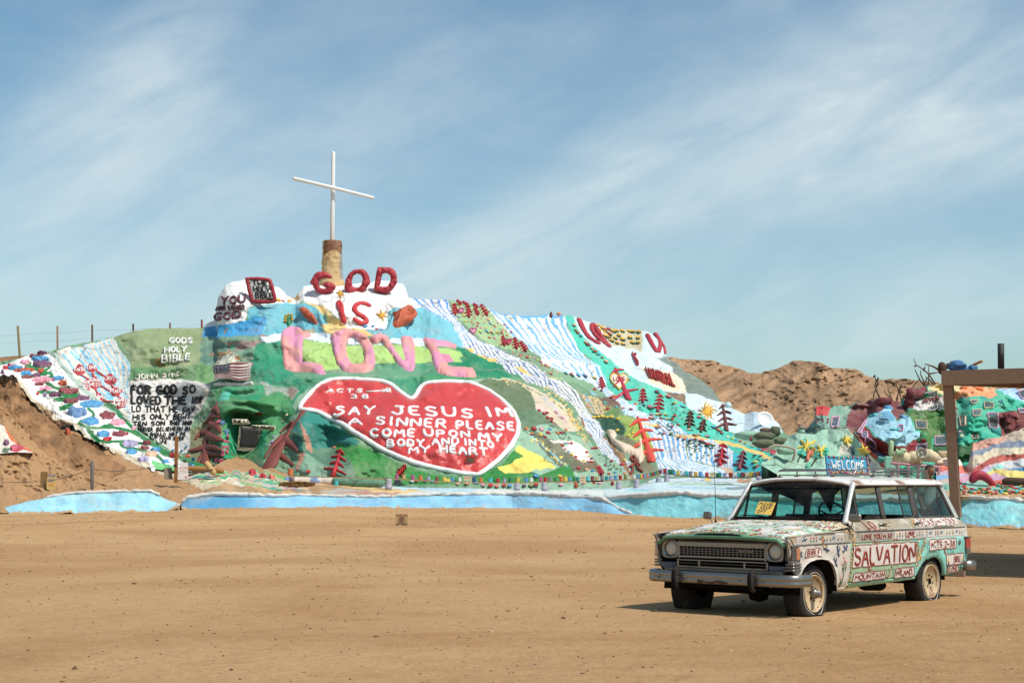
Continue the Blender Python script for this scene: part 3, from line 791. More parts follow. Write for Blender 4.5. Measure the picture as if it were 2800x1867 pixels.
# right of the heart
hp.area('D 1700,130 2000,110 2100,130 2352,350 2500,500 H 260,150 400,330 800,480 990,640 1180,760 1290,900 1200,1030 640,1030 0,1030 -300,1000 -60,700 0,500', (150, 186, 158))
hp.area('E 780,1050 920,1000 1050,1005 1250,1050 1380,1140 1420,1260 1430,1330 1560,1450 1590,1490 1440,1500 1400,1568 1290,1568 1240,1400 1170,1290 1000,1150', (104, 124, 92)).area('E 1230,1330 1430,1330 1560,1450 1590,1490 1440,1500 1400,1568 1290,1568', (96, 128, 98))
hp.area('E 900,1000 1100,998 1400,1090 1600,1200 1740,1300 1820,1420 1930,1568 1750,1568 1560,1400 1430,1260 1380,1140 1250,1050 1050,1010', (216, 200, 172)).area('E 1450,1160 1600,1230 1700,1340 1720,1420 1560,1290', (206, 196, 186)).area('E 1415,1260 1500,1270 1580,1360 1440,1335', (238, 202, 186)).area('E 1560,1290 1640,1350 1740,1430 1760,1520 1700,1490', (206, 190, 160))
hp.area('H 140,390 240,470 390,660 500,760 640,850 700,790 560,640 420,480 330,420 220,380', (96, 110, 88)).area('H 230,480 620,770 720,830 880,790 970,800 880,680 600,560 420,460', (108, 112, 88)).area('H 560,600 700,720 900,830 980,810 880,690 800,730', (130, 112, 84))
hp.area('H 380,470 520,490 640,490 740,530 840,610 800,600 740,535 640,505 520,520 430,500', (240, 226, 208)).area('H 540,560 660,510 740,530 800,600 850,660 880,700 760,715 660,660', (244, 234, 226))
hp.area('D 690,720 1000,870 1300,990 1640,1020 1740,1030 2000,900 2100,780 2200,820 2100,930 2350,1000 2600,900 2700,1070 1000,1090 640,1070 600,900 560,800 440,740', (52, 138, 64)).area('D 2010,900 2190,830 2110,770 2060,820 1980,920', (62, 140, 66))
hp.area('D 1940,930 2060,900 2190,830 2110,770 2130,730 2260,790 2400,860 2490,930 2300,955 2150,992 2030,990', (252, 222, 96))
hp.area('D 150,410 230,400 380,480 690,700 560,745 440,740 420,780 260,760 160,620 60,600', (44, 134, 122)).area('D 60,620 160,620 260,770 430,745 470,800 600,860 645,1000 640,1070 90,1010 150,800 60,760', (84, 128, 106)).area('D 130,790 200,800 290,870 430,950 400,1030 100,1010', (124, 166, 140)).area('D 60,640 150,640 170,800 80,760', (36, 108, 96)).area('D 430,740 520,710 580,790 600,870 480,800', (60, 150, 70))
hp.area('D 125,490 190,620 220,640 250,780 230,800 200,760 160,620', (196, 138, 116)).area('D 130,790 180,800 110,980 90,960', (196, 138, 116))
# deer bank and the fall beside it
hp.area('H 740,0 900,20 1010,110 990,205 870,195 800,130', (204, 180, 142)).area('H 890,-10 930,30 1060,20 1160,90 1150,165 1010,100 940,50', (124, 92, 78)).area('H 990,100 1160,150 1130,230 1000,190', (112, 142, 84))
hp.area('H 825,195 930,205 1120,260 1190,330 1220,400 1180,425 1000,390 920,280', (50, 92, 70)).area('H 1125,200 1240,225 1340,260 1400,330 1480,440 1520,560 1545,670 1440,660 1320,560 1250,470 1200,420 1220,360', (152, 178, 80))
hp.area('H 1110,440 1200,430 1340,490 1360,580 1500,750 1570,840 1380,810 1340,600 1240,540', (126, 124, 92)).area('H 970,430 1080,500 1130,600 1200,620 1240,760 1300,880 1280,900 1180,740 1060,560', (150, 110, 74))
hp.stripes('H 1090,-10 1170,130 1215,215', 'H 1200,70 1335,110 1350,200 1300,215', 6, WHITE, (112, 182, 232), 0.4, 0.4, seed=31)
hp.stripes('H 1215,205 1340,250 1400,350 1480,430 1515,560 1550,690', 'H 1450,200 1640,260 1800,360 1850,430 1860,560 1880,690', 7, (240, 240, 238), (100, 172, 224), 0.42, 0.35, seed=33)
hp.stripes('H 1480,205 1640,260 1800,360 1850,430 1880,560 1900,690', 'H 1560,225 1780,345 1900,420 2100,470 2160,540 2180,760', 5, (240, 238, 234), (100, 172, 224), 0.42, 0.35, seed=35)
hp.stripes('H 2100,470 2160,560 2180,760', 'K 650,560 625,640 615,800', 7, (234, 228, 220), (110, 178, 226), 0.36, 0.15, seed=37)
hp.stripes('H 1545,680 1560,760 1580,860', 'H 1880,690 2050,740 2352,800 K 620,800 700,880', 12, (240, 238, 234), (112, 186, 228), 0.42, 0.3, seed=39)
hp.area('H 2230,760 2352,790 K 420,740 640,800 700,840 560,850', (222, 190, 150))
hp.line('H 1340,300 1480,320 1600,330', 5, (240, 195, 105)).line('H 1740,430 1900,440 2100,470', 7, (240, 200, 110))
hp.area('K 610,600 690,555 740,620 990,690 1020,840 610,830', (50, 182, 190))
hp.area('K 240,430 300,425 480,470 700,520 840,560 950,600 1080,680 1230,740 1400,790 1330,860 1230,860 1000,860 500,520', (60, 190, 168)).area('K 390,480 480,480 690,520 780,580 880,600 990,660 1110,690 1130,720 1230,760 1260,860 1000,860 1000,740 940,680 860,620 740,600 700,560 440,510', (246, 208, 116))
hp.area('K 990,700 1110,702 1100,718 1000,716', (215, 170, 75)).area('K 1000,740 1200,738 1210,752 1004,752', (215, 170, 75)).area('K 1010,790 1230,785 1240,800 1012,804', (215, 170, 75))  # three darker strips: shading of the step edges put into the paint
hp.area('K 600,420 640,400 760,460 830,540 700,520', (150, 190, 160)).area('K 1120,600 1240,740 1400,790 1300,700', (140, 165, 135)).area('K 860,560 1000,560 1250,660 1250,700 1130,700 1000,600', (186, 60, 82))
DG = [(44, 84, 62), (56, 100, 70), (70, 112, 84)]
hp.scatter('E 530,190 900,260 1060,430 1200,560 1320,680 1180,660 960,600 760,480 620,380 530,280', 120, DG + [(196, 60, 60), (226, 190, 90), (222, 150, 160), (90, 150, 200), (228, 150, 110)], 2.3, 3)
hp.scatter('E 1000,640 1320,730 1480,800 1720,930 1580,980 1420,860 1200,760', 50, DG + [(196, 60, 60), (226, 190, 90), (222, 150, 160)], 2.2, 4)
hp.vine('E 1080,1020 1200,1040 1340,1090 1500,1180', (92, 110, 80), [(232, 206, 130)], 26, 4).vine('E 1530,1090 1640,1190 1760,1300 1830,1400 1900,1530', (92, 110, 80), [(236, 190, 90), (230, 206, 130)], 50, 5).vine('E 1560,1180 1640,1260 1740,1340', (92, 110, 80), [(236, 206, 130)], 22, 5).vine('H 590,170 640,270 720,360 780,430 800,520', (90, 108, 74), [(232, 176, 84), (236, 200, 110)], 90, 7, 2.4)
hp.vine('H 150,370 240,470 340,545 450,640 600,765', (140, 210, 226), [(246, 212, 96)], 46, 6, 2.6).vine('H 470,180 560,260 620,330', (90, 130, 100), [(232, 170, 186)], 22, 5)
hp.scatter('H 380,390 560,380 640,480 500,480', 46, DG, 2.4, 6).scatter('H 280,170 400,330 560,380 430,260', 22, DG + [(186, 60, 80)], 2.2, 7).scatter('H 880,560 1180,760 1240,880 1000,780', 40, DG + [(110, 150, 120)], 2.6, 8)
for k_ in range(5): hp.vine('H %d,%d %d,%d %d,%d' % (740 + k_ * 55, 5 + k_ * 8, 790 + k_ * 48, 80 + k_ * 10, 850 + k_ * 36, 180), (110, 120, 84), [[(204, 70, 60)], [(120, 180, 214)], [(236, 210, 130)], [(236, 200, 120)], [(206, 90, 70), (236, 210, 130)]][k_], 16, 3.5, 2.0, k_)
hp.scatter('H 1480,220 1760,260 1850,430 1760,470 1560,380', 60, DG, 2.6, 9).scatter('H 1860,480 2160,480 2130,680 1930,680', 70, DG, 3.0, 10).scatter('G 960,1100 1400,1160 1900,1440 1760,1480 1400,1360 1150,1220 960,1190', 60, DG + [(34, 130, 110)], 2.6, 11).scatter('K 790,640 990,680 980,800 830,800', 30, DG, 3.0, 12)
hp.scatter('N 560,250 700,290 700,400 500,390', 26, [(150, 120, 66), (124, 112, 70), (110, 130, 84)], 3.2, 13).scatter('B 100,1050 560,1060 560,1180 120,1200', 30, [(150, 100, 64), (186, 176, 150), (98, 128, 104)], 3.6, 14)
o = HILL.mesh('painted_hill', -60, 2200, 900, 240, hp, ADOBE, jag=1.2); tag(o, kind='structure')

# ---- bare hills behind
def strata(px, py):
    s = px * 0.6 + py * 1.0
    return -1.0 * np.abs(vnoise(s / 8.0 + 1.5 * vnoise(px / 30, py / 30, 1.0), (py - px * .4) / 22.0, 2.0)) * (0.25 + np.clip(vnoise(px / 55, py / 40, 12.0) + .3, 0, 1)) + 0.22 * fbm(px / 10, py / 6, 4.0, 3) - 0.45 * np.abs(vnoise(px / 40.0, py / 18.0, 8.0)) - 1.2 * np.abs(vnoise(px / 90.0, py / 60.0, 5.0))
def rock_paint(px, py):
    a = fbm(px / 60, py / 40, 0, 4)[..., None]; s = fbm((px * .6 + py) / 9, (py - px * .4) / 40, 4, 3)[..., None]
    return alb((170, 134, 101)) * (1 + .22 * a + .25 * s)
cr = pts('S 1500,1010 1700,990 G 1180,600 1300,617 1500,632 1720,650 1800,655 1870,690 2050,740 2180,780 2300,772 I 400,264 480,266 600,226 650,201 700,173 760,172 900,185 960,215 1000,230 1110,226 1170,245 1230,280 1300,305 1370,306 1540,304 1590,320 1750,331 2000,340 2352,330 2900,320')
BROWN = Loft([[(1500, 1270, 96), (2100, 1270, 90), (3000, 1270, 90)], [(1500, 1130, 112), (2100, 1160, 106), (3000, 1160, 106)], [(a, b, 132 - (a - 1700) * 0.008) for a, b in cr]], amp=1.5, wl=120, amp2=0.6, wl2=24, extra=strata)
o = BROWN.mesh('bare_hills', 1500, 3000, 640, 170, rock_paint, ROCKM, back=((8, -2), (25, -14)), jag=2.0); tag(o, kind='structure')
LEFTH = Loft([[(-700, 1110, 96), (240, 1040, 96)], [(-700, 930, 112), (-200, 972, 110), (0, 977, 108), (45, 973, 107), (83, 971, 106), (200, 985, 104), (240, 1000, 104)]], amp=0.5, wl=60, amp2=.2, wl2=14)
o = LEFTH.mesh('bare_hills', -700, 220, 200, 40, lambda x, y: alb((158, 116, 80)) * (1 + .2 * fbm(x / 20, y / 12, 0, 4)[..., None]), DIRT, jag=1); tag(o, kind='structure')

# ---- flower covered spur on the left
up = pts('A -120,330 0,345 60,335 150,290 240,260 400,243 445,245 520,340 600,440 700,540 830,640 950,720 1040,790 1100,860 1200,940 1300,1010 1440,1060 1560,1110 1660,1146')
lo = pts('A -120,430 0,418 130,425 150,500 200,560 240,620 330,720 350,800 480,830 580,800 600,860 760,950 860,1000 960,1080 1080,1140 1200,1165 1350,1195 1500,1195 1660,1160')
SPUR = Loft([[(a, b, np.interp(a, [-50, 120, 260, 413, 565], [84.0, 83.4, 81.6, 79.6, 78.8])) for a, b in lo], [(a, b, np.interp(a, [-50, 150, 300, 450, 570], [88.5, 88.5, 86.0, 82.5, 79.3])) for a, b in up]], amp=0.3, wl=40, amp2=0.08, wl2=10)
sp = Paint((240, 238, 234), 2.0)
sp.area('A 120,440 180,480 260,600 380,680 460,760 600,800 700,900 900,1000 1050,1060 1200,1120 1150,1200 900,1080 700,940 480,850 330,830 150,560', (214, 200, 176), 0.12)
sp.area('A 200,620 300,640 420,720 420,790 340,760', (160, 130, 98)).area('A 340,790 480,770 560,830 480,850 350,830', (170, 138, 104))
sp.area('A 385,243 440,243 520,345 600,445 700,545 830,645 960,730 1050,800 1110,870 1060,850 960,760 800,670 660,560 560,450 470,340', (176, 194, 182))
GREENV = (34, 128, 72)
for ln in ['A 200,345 330,380 390,330 380,370 330,410', 'A 240,320 220,360 300,380', 'A 170,440 400,400 420,430 350,480 470,540 560,520', 'A 290,550 400,560 520,580 640,575', 'A 430,610 560,600 660,590', 'A 470,690 600,650 560,620 450,620',
           'A 830,650 930,700 970,770 1060,850 1130,910 1300,1010 1450,1070 1640,1150', 'A 690,680 750,720 730,770 590,800 700,840 820,840 960,780', 'A 700,840 730,910 820,960 960,940 1100,960 1250,980',
           'A 560,660 480,690 560,680', 'A 960,940 960,1000 1080,1000 1250,1060 1290,1100', 'A 1080,860 1130,930 1230,960 1320,1040 1500,1100', 'A 820,840 940,840 1050,870 1100,900', 'A 1250,980 1280,1050 1400,1060 1520,1130 1640,1150', 'A 730,860 720,900 790,960']:
    sp.line(ln, 9, GREENV)
sp.area('A 1200,1100 1300,1120 1420,1170 1300,1200 1230,1180', (120, 205, 130))
o = SPUR.mesh('flower_spur', -40, 570, 420, 110, sp, ADOBE, back=((1.5, -.6), (3, -3), (4, -8)), jag=1.5, base_jag=6); tag(o, kind='structure')
SPUR2 = Loft([[(-90, 1246, 77), (0, 1240, 77), (40, 1236, 77), (92, 1238, 77)], [(-90, 1130, 80), (0, 1160, 79), (14, 1166, 79), (28, 1190, 78.6), (55, 1216, 78), (92, 1234, 77.4)]], amp=.15, wl=25)
s2 = Paint((225, 215, 200), 2).area('A 30,820 100,880 180,960 270,1035 180,1010 120,960 80,930', (222, 110, 64)).area('A 80,980 180,960 190,1010 130,1030 80,1020', (190, 60, 80)).area('A 20,1000 80,1000 60,1040 10,1040', (90, 120, 90))
o = SPUR2.mesh('flower_spur', -90, 90, 90, 50, s2, ADOBE, jag=1); tag(o, kind='structure')

# ---- painted floor between the low wall and the hill
rim = pts('S 480,1378 A 1440,1445 1600,1390 1742,1360 M 0,352 170,345 700,356 1200,340 1420,335 1800,335 2100,348 2352,365 H 450,1058 800,1050 1000,1080 1300,1072 1560,1050 1850,1042 2000,1065 2352,1078 S 2100,1356 2400,1360 2629,1358 2800,1364 3000,1366')
wall_d = lambda x: np.interp(x, [480, 1400, 1600, 1760, 1960, 2300, 2707, 3000], [70, 69.5, 67, 63, 60.5, 54.5, 48.6, 46.5])
fb = [(x, y - 4, d + 1.3) for x, y, d in base if x > 560] + [(2400, 1310, 62), (3000, 1320, 56)]
FLOOR = Loft([[(a, b + 4, wall_d(a) + 0.9) for a, b in rim], [(a, b, wall_d(a) + 1.3) for a, b in rim - np.array([0, 3])], fb], amp=0.04, wl=40, amp2=0.0)
fp = Paint((205, 222, 222), 3)
fp.area('S 400,1400 400,1250 1010,1315 1040,1330 1100,1345 1080,1362 400,1400', (192, 152, 106), 0.3).area('M 490,285 560,280 740,300 1120,320 1000,332 800,330 620,310', (232, 196, 128)).area('M 310,320 480,300 640,318 900,335 700,345 400,340', (182, 176, 162)).area('M 420,328 640,325 900,338 700,346', (200, 140, 120))
fp.area('M 840,275 1100,268 1300,285 1480,300 1440,318 1100,312 900,300', (184, 220, 238)).area('M 1000,290 1120,284 1080,296', (70, 90, 100)).area('M 1100,318 1500,308 2352,310 2352,345 1500,330 1150,335', (222, 224, 216)).area('M 1150,322 1450,314 1440,322 1200,332', (160, 210, 220))
fp.area('H 600,1010 1200,985 1600,880 2352,850 2352,1010 1600,1020 1000,1030', (204, 226, 232)).area('H 1200,1010 1450,1005 1500,1015 1250,1025', (130, 214, 240)).area('H 1650,930 2352,940 2352,970 1700,960', (176, 204, 186)).area('H 1600,970 2352,990 2352,1012 1900,1005', (170, 205, 224))
fp.stripes('H 1760,860 1800,885 1700,900', 'K 700,860 640,900 560,940', 16, (234, 232, 226), (120, 184, 220), 0.4, 0.3).area('K 640,910 760,895 820,910 760,935 650,930', (196, 150, 108))
fp.area('S 2190,1300 3000,1280 3000,1380 2600,1352 2200,1350', (196, 154, 108))
garden(fp)
o = FLOOR.mesh('painted_floor', 560, 2990, 700, 40, fp, ADOBE, back=((1, -.3),)); tag(o, kind='structure')

# ---- low blue walls
def low_wall(name, top, bot, dist, x0, x1, label, painter, rim_pts=None, rim_r=0.1, nx=400):
    top = pts(top); bot = pts(bot)
    lf = Loft([[(a, b + 7, dist(a) - 0.25) for a, b in bot], [(a, b, dist(a) + 1.0) for a, b in top]], amp=0.05, wl=34, amp2=0.014, wl2=9)
    o = lf.mesh(name, x0, x1, nx, 40, painter, WALLM, back=((0.5, 0.0), (0.9, -0.9)), jag=1.0); tag(o, label, 'wall')
    if rim_pts is not None:
        p = resample(pts(rim_pts), 4.0)
        P3 = unp(p[:, 0], p[:, 1], dist(p[:, 0]) + 1.0)
        k = np.arange(len(p)) * 1.0
        P3[:, 2] += 0.03 * fbm(k / 4.0, k * 0, 1, 3)
        r = rim_r * (1 + 0.35 * fbm(k / 5.0, k * 0 + 3, 0, 3))
        m = MB(); m.tube(P3, r, 10, alb((228, 222, 214)))
        m.build('rim', ADOBE, o, local=False)
    return lf, o
def ragged(bot, col, sand=(190, 150, 106), patches=()):
    b = pts(bot)
    def f(px, py):
        yb = np.interp(px, b[:, 0], b[:, 1]) + 2.6 * fbm(px / 13, px * 0 + 4, 0, 4)
        w = fbm(px / 35, py / 14, 2, 4)
        c = alb(col)[None, None] * (1 + 0.14 * w)[..., None]
        if callable(patches): c = patches(px, py, c)
        dirty = (py > yb) | (fbm(px / 9, py / 5, 8, 3) + (py - yb) / 26 > 0.72)
        c[dirty] = alb(sand)
        return c
    return f
b1 = 'A 0,1487 10,1490 60,1512 300,1508 440,1506 560,1488 600,1513 700,1502 830,1500 950,1500 1050,1490 1160,1512 1300,1508 1380,1470 1430,1447'
low_wall('low_wall', 'A 0,1482 10,1480 200,1430 400,1388 520,1372 700,1352 900,1350 1200,1346 1250,1374 1330,1412 1430,1442', b1, lambda x: np.full(np.shape(x), 69.0), 2, 492,
         'short island of light blue wall at far left with a gap beside it', ragged(b1, (156, 214, 232)), 'A 380,1388 520,1364 700,1350 900,1346 1200,1340 1260,1372', 0.06, 200)
b2 = 'A 1425,1452 1480,1480 1600,1490 M 0,440 300,432 600,428 900,440 1100,445 1300,458 1400,440 1480,430 1560,445 1700,458 1800,455 2000,463 2352,485 H 0,1230 400,1243 700,1262 900,1275 1200,1300 1405,1312'
def darker(px, py, c):
    k = (1 - ss(640, 740, px))[..., None]
    return c * (1 - k) + alb((84, 156, 196)) * k
low_wall('low_wall', 'A 1425,1450 1460,1425 1500,1398 1600,1380 M 0,362 170,352 700,366 1200,350 1420,345 1800,345 2100,360 2352,378 H 0,1065 450,1076 760,1095 980,1125 1090,1180 1200,1250 1405,1308', b2,
         lambda x: np.interp(x, [400, 1400, 1600, 1760], [69.4, 68.8, 66, 61.7]), 496, 1757, 'long blue low wall under white lip in the middle, ending in a slanting white rib',
         ragged(b2, (136, 196, 228), patches=darker), 'A 1460,1420 1500,1392 1600,1376 1742,1362 M 0,355 170,348 700,360 1200,344 1420,338 1800,338 2100,354 2352,372 H 0,1058 450,1068 760,1088 980,1120 1090,1178 1200,1250 1405,1308', 0.085, 700)
b3 = 'H 1000,1240 1405,1316 1650,1330 1900,1320 2190,1300 S 2100,1420 2300,1430 2560,1438 L 350,1440 600,1478 640,1490 760,1460 1000,1478 1045,1470 S 3000,1436'
def foot(px, py, c):
    k = (px > 2620) & (py > np.interp(px, [2620, 2640, 2700, 2800], [1418, 1423, 1428, 1434])); c[k] = alb((150, 212, 232)); return c
low_wall('low_wall', 'H 960,1118 1100,1106 1300,1092 1560,1066 1850,1060 2000,1084 2352,1092 S 2100,1366 2400,1370 L 300,1155 420,1140 700,1152 900,1160 1045,1182 S 3000,1374', b3,
         lambda x: np.interp(x, [1600, 1760, 1960, 2300, 2707, 3000], [66.6, 62.6, 60, 54, 48.3, 46]), 1645, 2990, 'turquoise low wall running behind the painted car and past the post',
         ragged(b3, (138, 218, 224), patches=foot), 'H 960,1112 1100,1098 1300,1082 1560,1060 1850,1052 2000,1076 2352,1086 S 2100,1362 2400,1366 L 300,1150 420,1135 700,1146 900,1156 1045,1175 S 3000,1370', 0.085, 700)
# ================================================================ SCULPTED AND PAINTED THINGS ON THE HILL
C = dict(red=(200, 42, 48), crimson=(186, 50, 62), maroon=(146, 72, 78), pink=(232, 158, 176), rose=(206, 96, 120), orange=(228, 118, 62), coral=(232, 122, 100), peach=(240, 186, 150),
         yellow=(242, 206, 72), gold=(236, 176, 40), olive=(150, 156, 70), green=(58, 140, 84), leaf=(40, 84, 62), teal=(44, 150, 150), cyan=(70, 196, 208), blue=(84, 158, 206), navy=(52, 86, 140),
         lavender=(176, 164, 200), purple=(126, 80, 108), white=(240, 238, 234), cream=(238, 222, 190), grey=(140, 142, 148), brown=(118, 66, 52), black=(28, 30, 32), magenta=(190, 84, 150), tan=(206, 176, 110), rust=(196, 92, 56), slate=(104, 140, 184))
RELIEF = mat('relief_paint', None, rough=0.55, bump=0.45, bscale=5.0, vary=0.08, wscale=2.5, bdist=0.06, spec=0.35)
CANM = mat('painted_metal', None, rough=0.5, bump=0.1, bscale=9, vary=0.1, wear=((150, 110, 80), 0.66, 0.74, 6.0), spec=0.4)
WOOD = mat('weathered_wood', None, rough=0.85, bump=0.5, bscale=9, vary=0.25, wscale=5, spec=0.15)

def stroke(mb, surf, path, w, h, col, lift=0.25, taper=None, sm=1, step=None):
    p = np.asarray(path, float)
    if sm and len(p) > 2: p = smooth_path(p, sm)
    p = resample(p, step or max(1.5, w * 0.35))
    P = surf.P(p[:, 0], p[:, 1]); N = surf.N(p[:, 0], p[:, 1])
    if len(P) > 6:
        for _ in range(2):
            P[1:-1] = 0.5 * P[1:-1] + 0.25 * (P[:-2] + P[2:])
    d = np.linalg.norm(P - O3, axis=1)
    r = w * d / F / 2
    if taper is not None: r = r * np.interp(np.linspace(0, 1, len(p)), np.linspace(0, 1, len(taper)), taper)
    P = P + N * (h * lift); r = r * (1 + .13 * vnoise(np.arange(len(p)) * .9, p[0, 0], p[0, 1]))
    mb.tube(P, r, 8, alb(col), True, flat=h / max(r.max(), 1e-3), up=N)
def blob(mb, surf, poly, h, edge, col, holes=(), step=None, rough=0.0, lift=0.02, col_fn=None, sink=0.08):
    poly = np.asarray(poly, float)
    poly = resample(np.concatenate([poly, poly[:1]]), (step or edge * 0.8))[:-1]
    hs = [resample(np.concatenate([np.asarray(q, float), np.asarray(q[:1], float)]), (step or edge * .8))[:-1] for q in holes]
    st = step or max(edge * 0.6, 2.0)
    x0, y0 = poly.min(0); x1, y1 = poly.max(0)
    gx_, gy_ = np.meshgrid(np.arange(x0 + st / 2, x1, st), np.arange(y0 + st / 2, y1, st))
    gx_ = gx_.ravel() + st * 0.25 * np.sin(gy_.ravel() * 7); gy_ = gy_.ravel()
    ins = inpoly(gx_, gy_, poly)
    for q in hs: ins &= ~inpoly(gx_, gy_, q)
    g = np.stack([gx_[ins], gy_[ins]], -1)
    def segd(p):
        best = np.full(len(p), 1e9)
        for ring in [poly] + hs:
            a = ring; b = np.roll(ring, -1, 0)
            for s0, s1 in zip(a, b):
                v = s1 - s0; L = (v * v).sum() + 1e-9
                t = np.clip(((p - s0) @ v) / L, 0, 1)
                best = np.minimum(best, np.linalg.norm(p - s0 - t[:, None] * v, axis=1))
        return best
    if len(g):
        dd = segd(g); keep = dd > st * 0.3; g = g[keep]; dd = dd[keep]
    else: dd = np.zeros(0)
    allp = [poly] + hs; edges = []; b = 0
    for ring in allp:
        n = len(ring); edges += [(b + i, b + (i + 1) % n) for i in range(n)]; b += n
    vs = np.concatenate(allp + [g]) if len(g) else np.concatenate(allp)
    dist = np.concatenate([np.zeros(b), dd])
    r = delaunay_2d_cdt([Vector(p) for p in vs.tolist()], edges, [], 0, 1e-4)
    vo = np.array([tuple(v) for v in r[0]]); f = [tuple(q) for q in r[2]]
    if len(vo) != len(vs):
        dist = segd(vo); 
    cen = np.array([vo[list(q)].mean(0) for q in f])
    ok = inpoly(cen[:, 0], cen[:, 1], poly)
    for q in hs: ok &= ~inpoly(cen[:, 0], cen[:, 1], q)
    f = [q for q, k in zip(f, ok) if k]
    P = surf.P(vo[:, 0], vo[:, 1]); N = surf.N(vo[:, 0], vo[:, 1])
    t = np.clip(dist / edge, 0, 1)
    hh = h * np.sqrt(np.clip(1 - (1 - t) ** 2, 0, 1)) + lift - sink * (dist < 1e-6)
    if rough: hh = hh + rough * fbm(vo[:, 0] / 7, vo[:, 1] / 7, 2, 3) * (t > 0.05)
    P = P + N * hh[:, None]
    c = alb(col) if col_fn is None else col_fn(vo[:, 0], vo[:, 1])
    bb = len(mb.v)
    mb.v += [tuple(p) for p in P.tolist()]; mb.f += [tuple(i + bb for i in q) for q in f]
    mb.c += [tuple(c)] * len(P) if np.ndim(c) == 1 else [tuple(q) for q in c]
def at(surf, q):
    q = np.asarray(q, float).reshape(-1, 2).mean(0)
    return tuple(surf.P(q[:1], q[1:2])[0])
def text_on(parent, surf, sheet, text, p0, p1, h, w, hm, col, slant=0.0, seed=1, jit=0.05, letters=False, gap=0.34, h1=None, name=None, lift=0.35):
    """sculpted lettering along p0-p1 on a survey sheet; one child per letter (big words) or per word"""
    cx, cy, k = CROP[sheet]
    L = layout(text, (cx + p0[0] * k, cy + p0[1] * k), (cx + p1[0] * k, cy + p1[1] * k), h * k, slant, jit, gap, None if h1 is None else h1 * k, seed)
    words = []; i = 0
    for wd in text.split(' '):
        n = sum(ch in FONT for ch in wd); words.append(L[i:i + n]); i += n
    for wd in words:
        if not wd: continue
        groups = [[q] for q in wd] if letters else [wd]
        for gr in groups:
            m = MB()
            for ch, sts in gr:
                for st in sts: stroke(m, surf, st, w * k, hm, col, lift, sm=0)
            m.build(name or ('letter' if letters else 'word'), RELIEF, parent)
def thing_at(name, surf, p, label, cat, group=None):
    return empty(name, at(surf, p), label, cat, group)

# ---- GOD IS LOVE
class Plane:
    """upright sheet at one distance"""
    def __init__(s, d): s.d = d
    def P(s, x, y, rough=True): return unp(x, y, np.full(np.shape(x), s.d))
    def N(s, x, y): return np.broadcast_to(np.array([0, -1.0, 0]), np.shape(x) + (3,))
STAND = Plane(97.2)
t = thing_at('raised_word', STAND, pts('B 1640,300'), 'raised dark red word GOD standing on the white crown below the cross pillar', 'lettering')
class Back(Plane):
    def N(s, x, y): return np.broadcast_to(np.array([0, 1.0, 0]), np.shape(x) + (3,))
for poly, hl in [('B 1162,290 1192,232 1222,184 1262,166 1310,164 1360,182 1402,216 1400,244 1340,236 1290,244 1266,272 1262,304 1276,338 1310,352 1346,346 1308,324 1306,294 1345,276 1402,284 1442,318 1440,352 1402,390 1320,408 1250,392 1208,352 1194,312', None),
                 ('B 1534,340 1548,250 1588,182 1640,144 1732,138 1772,164 1802,220 1814,290 1784,330 1752,390 1712,426 1620,426 1568,402 1542,372', 'B 1614,272 1630,215 1670,188 1710,200 1732,245 1716,310 1690,336 1650,341 1622,322'),
                 ('B 1848,374 1862,280 1878,170 1894,117 2032,122 2078,154 2098,210 2100,290 2062,350 2012,402 1940,396', 'B 1912,322 1926,290 1930,240 1945,190 1990,184 2026,210 2032,260 2002,320 1960,332')]:
    m = MB(); hs = (pts(hl),) if hl else (); blob(m, STAND, pts(poly), .26, 6.5, (182, 48, 60), hs, 3.2, .07, 0, sink=0); nf = len(m.f); blob(m, Back(STAND.d), pts(poly), .26, 6.5, (170, 44, 56), hs, 3.2, .07, 0, sink=0)
    m.f = m.f[:nf] + [q[::-1] for q in m.f[nf:]]; m.build('letter', RELIEF, t)
t = thing_at('raised_word', HILL, pts('B 1650,620'), 'red word IS in relief on the white crown under GOD', 'lettering')
m = MB(); blob(m, HILL, pts('B 1438,505 1488,478 1526,510 1538,600 1562,690 1556,732 1500,716 1474,610'), .16, 5, (206, 50, 54), (), 3.5, .05); m.build('letter', RELIEF, t)
for w, ln in [(14.5, 'B 1800,535 1755,512 1690,510 1642,540 1640,590 1685,630 1755,660 1782,695 1765,728 1705,728 1650,685')]:
    m = MB(); stroke(m, HILL, pts(ln), w, 0.13, (206, 50, 54), 0.35); m.build('letter', RELIEF, t)
t = thing_at('raised_word', HILL, pts('B 1700,1000'), 'huge pink word LOVE moulded across the green terrace', 'lettering')
def pinkish(x, y):
    k = np.clip(0.5 + 1.2 * fbm(x / 38, y / 26, 3, 3), 0, 1)[:, None]
    return alb((226, 148, 180)) * (1 - k) + alb((236, 160, 154)) * k
hole = pts('B 1580,880 1640,870 1690,915 1740,1020 1748,1100 1722,1165 1660,1172 1610,1150 1575,1080 1555,980')
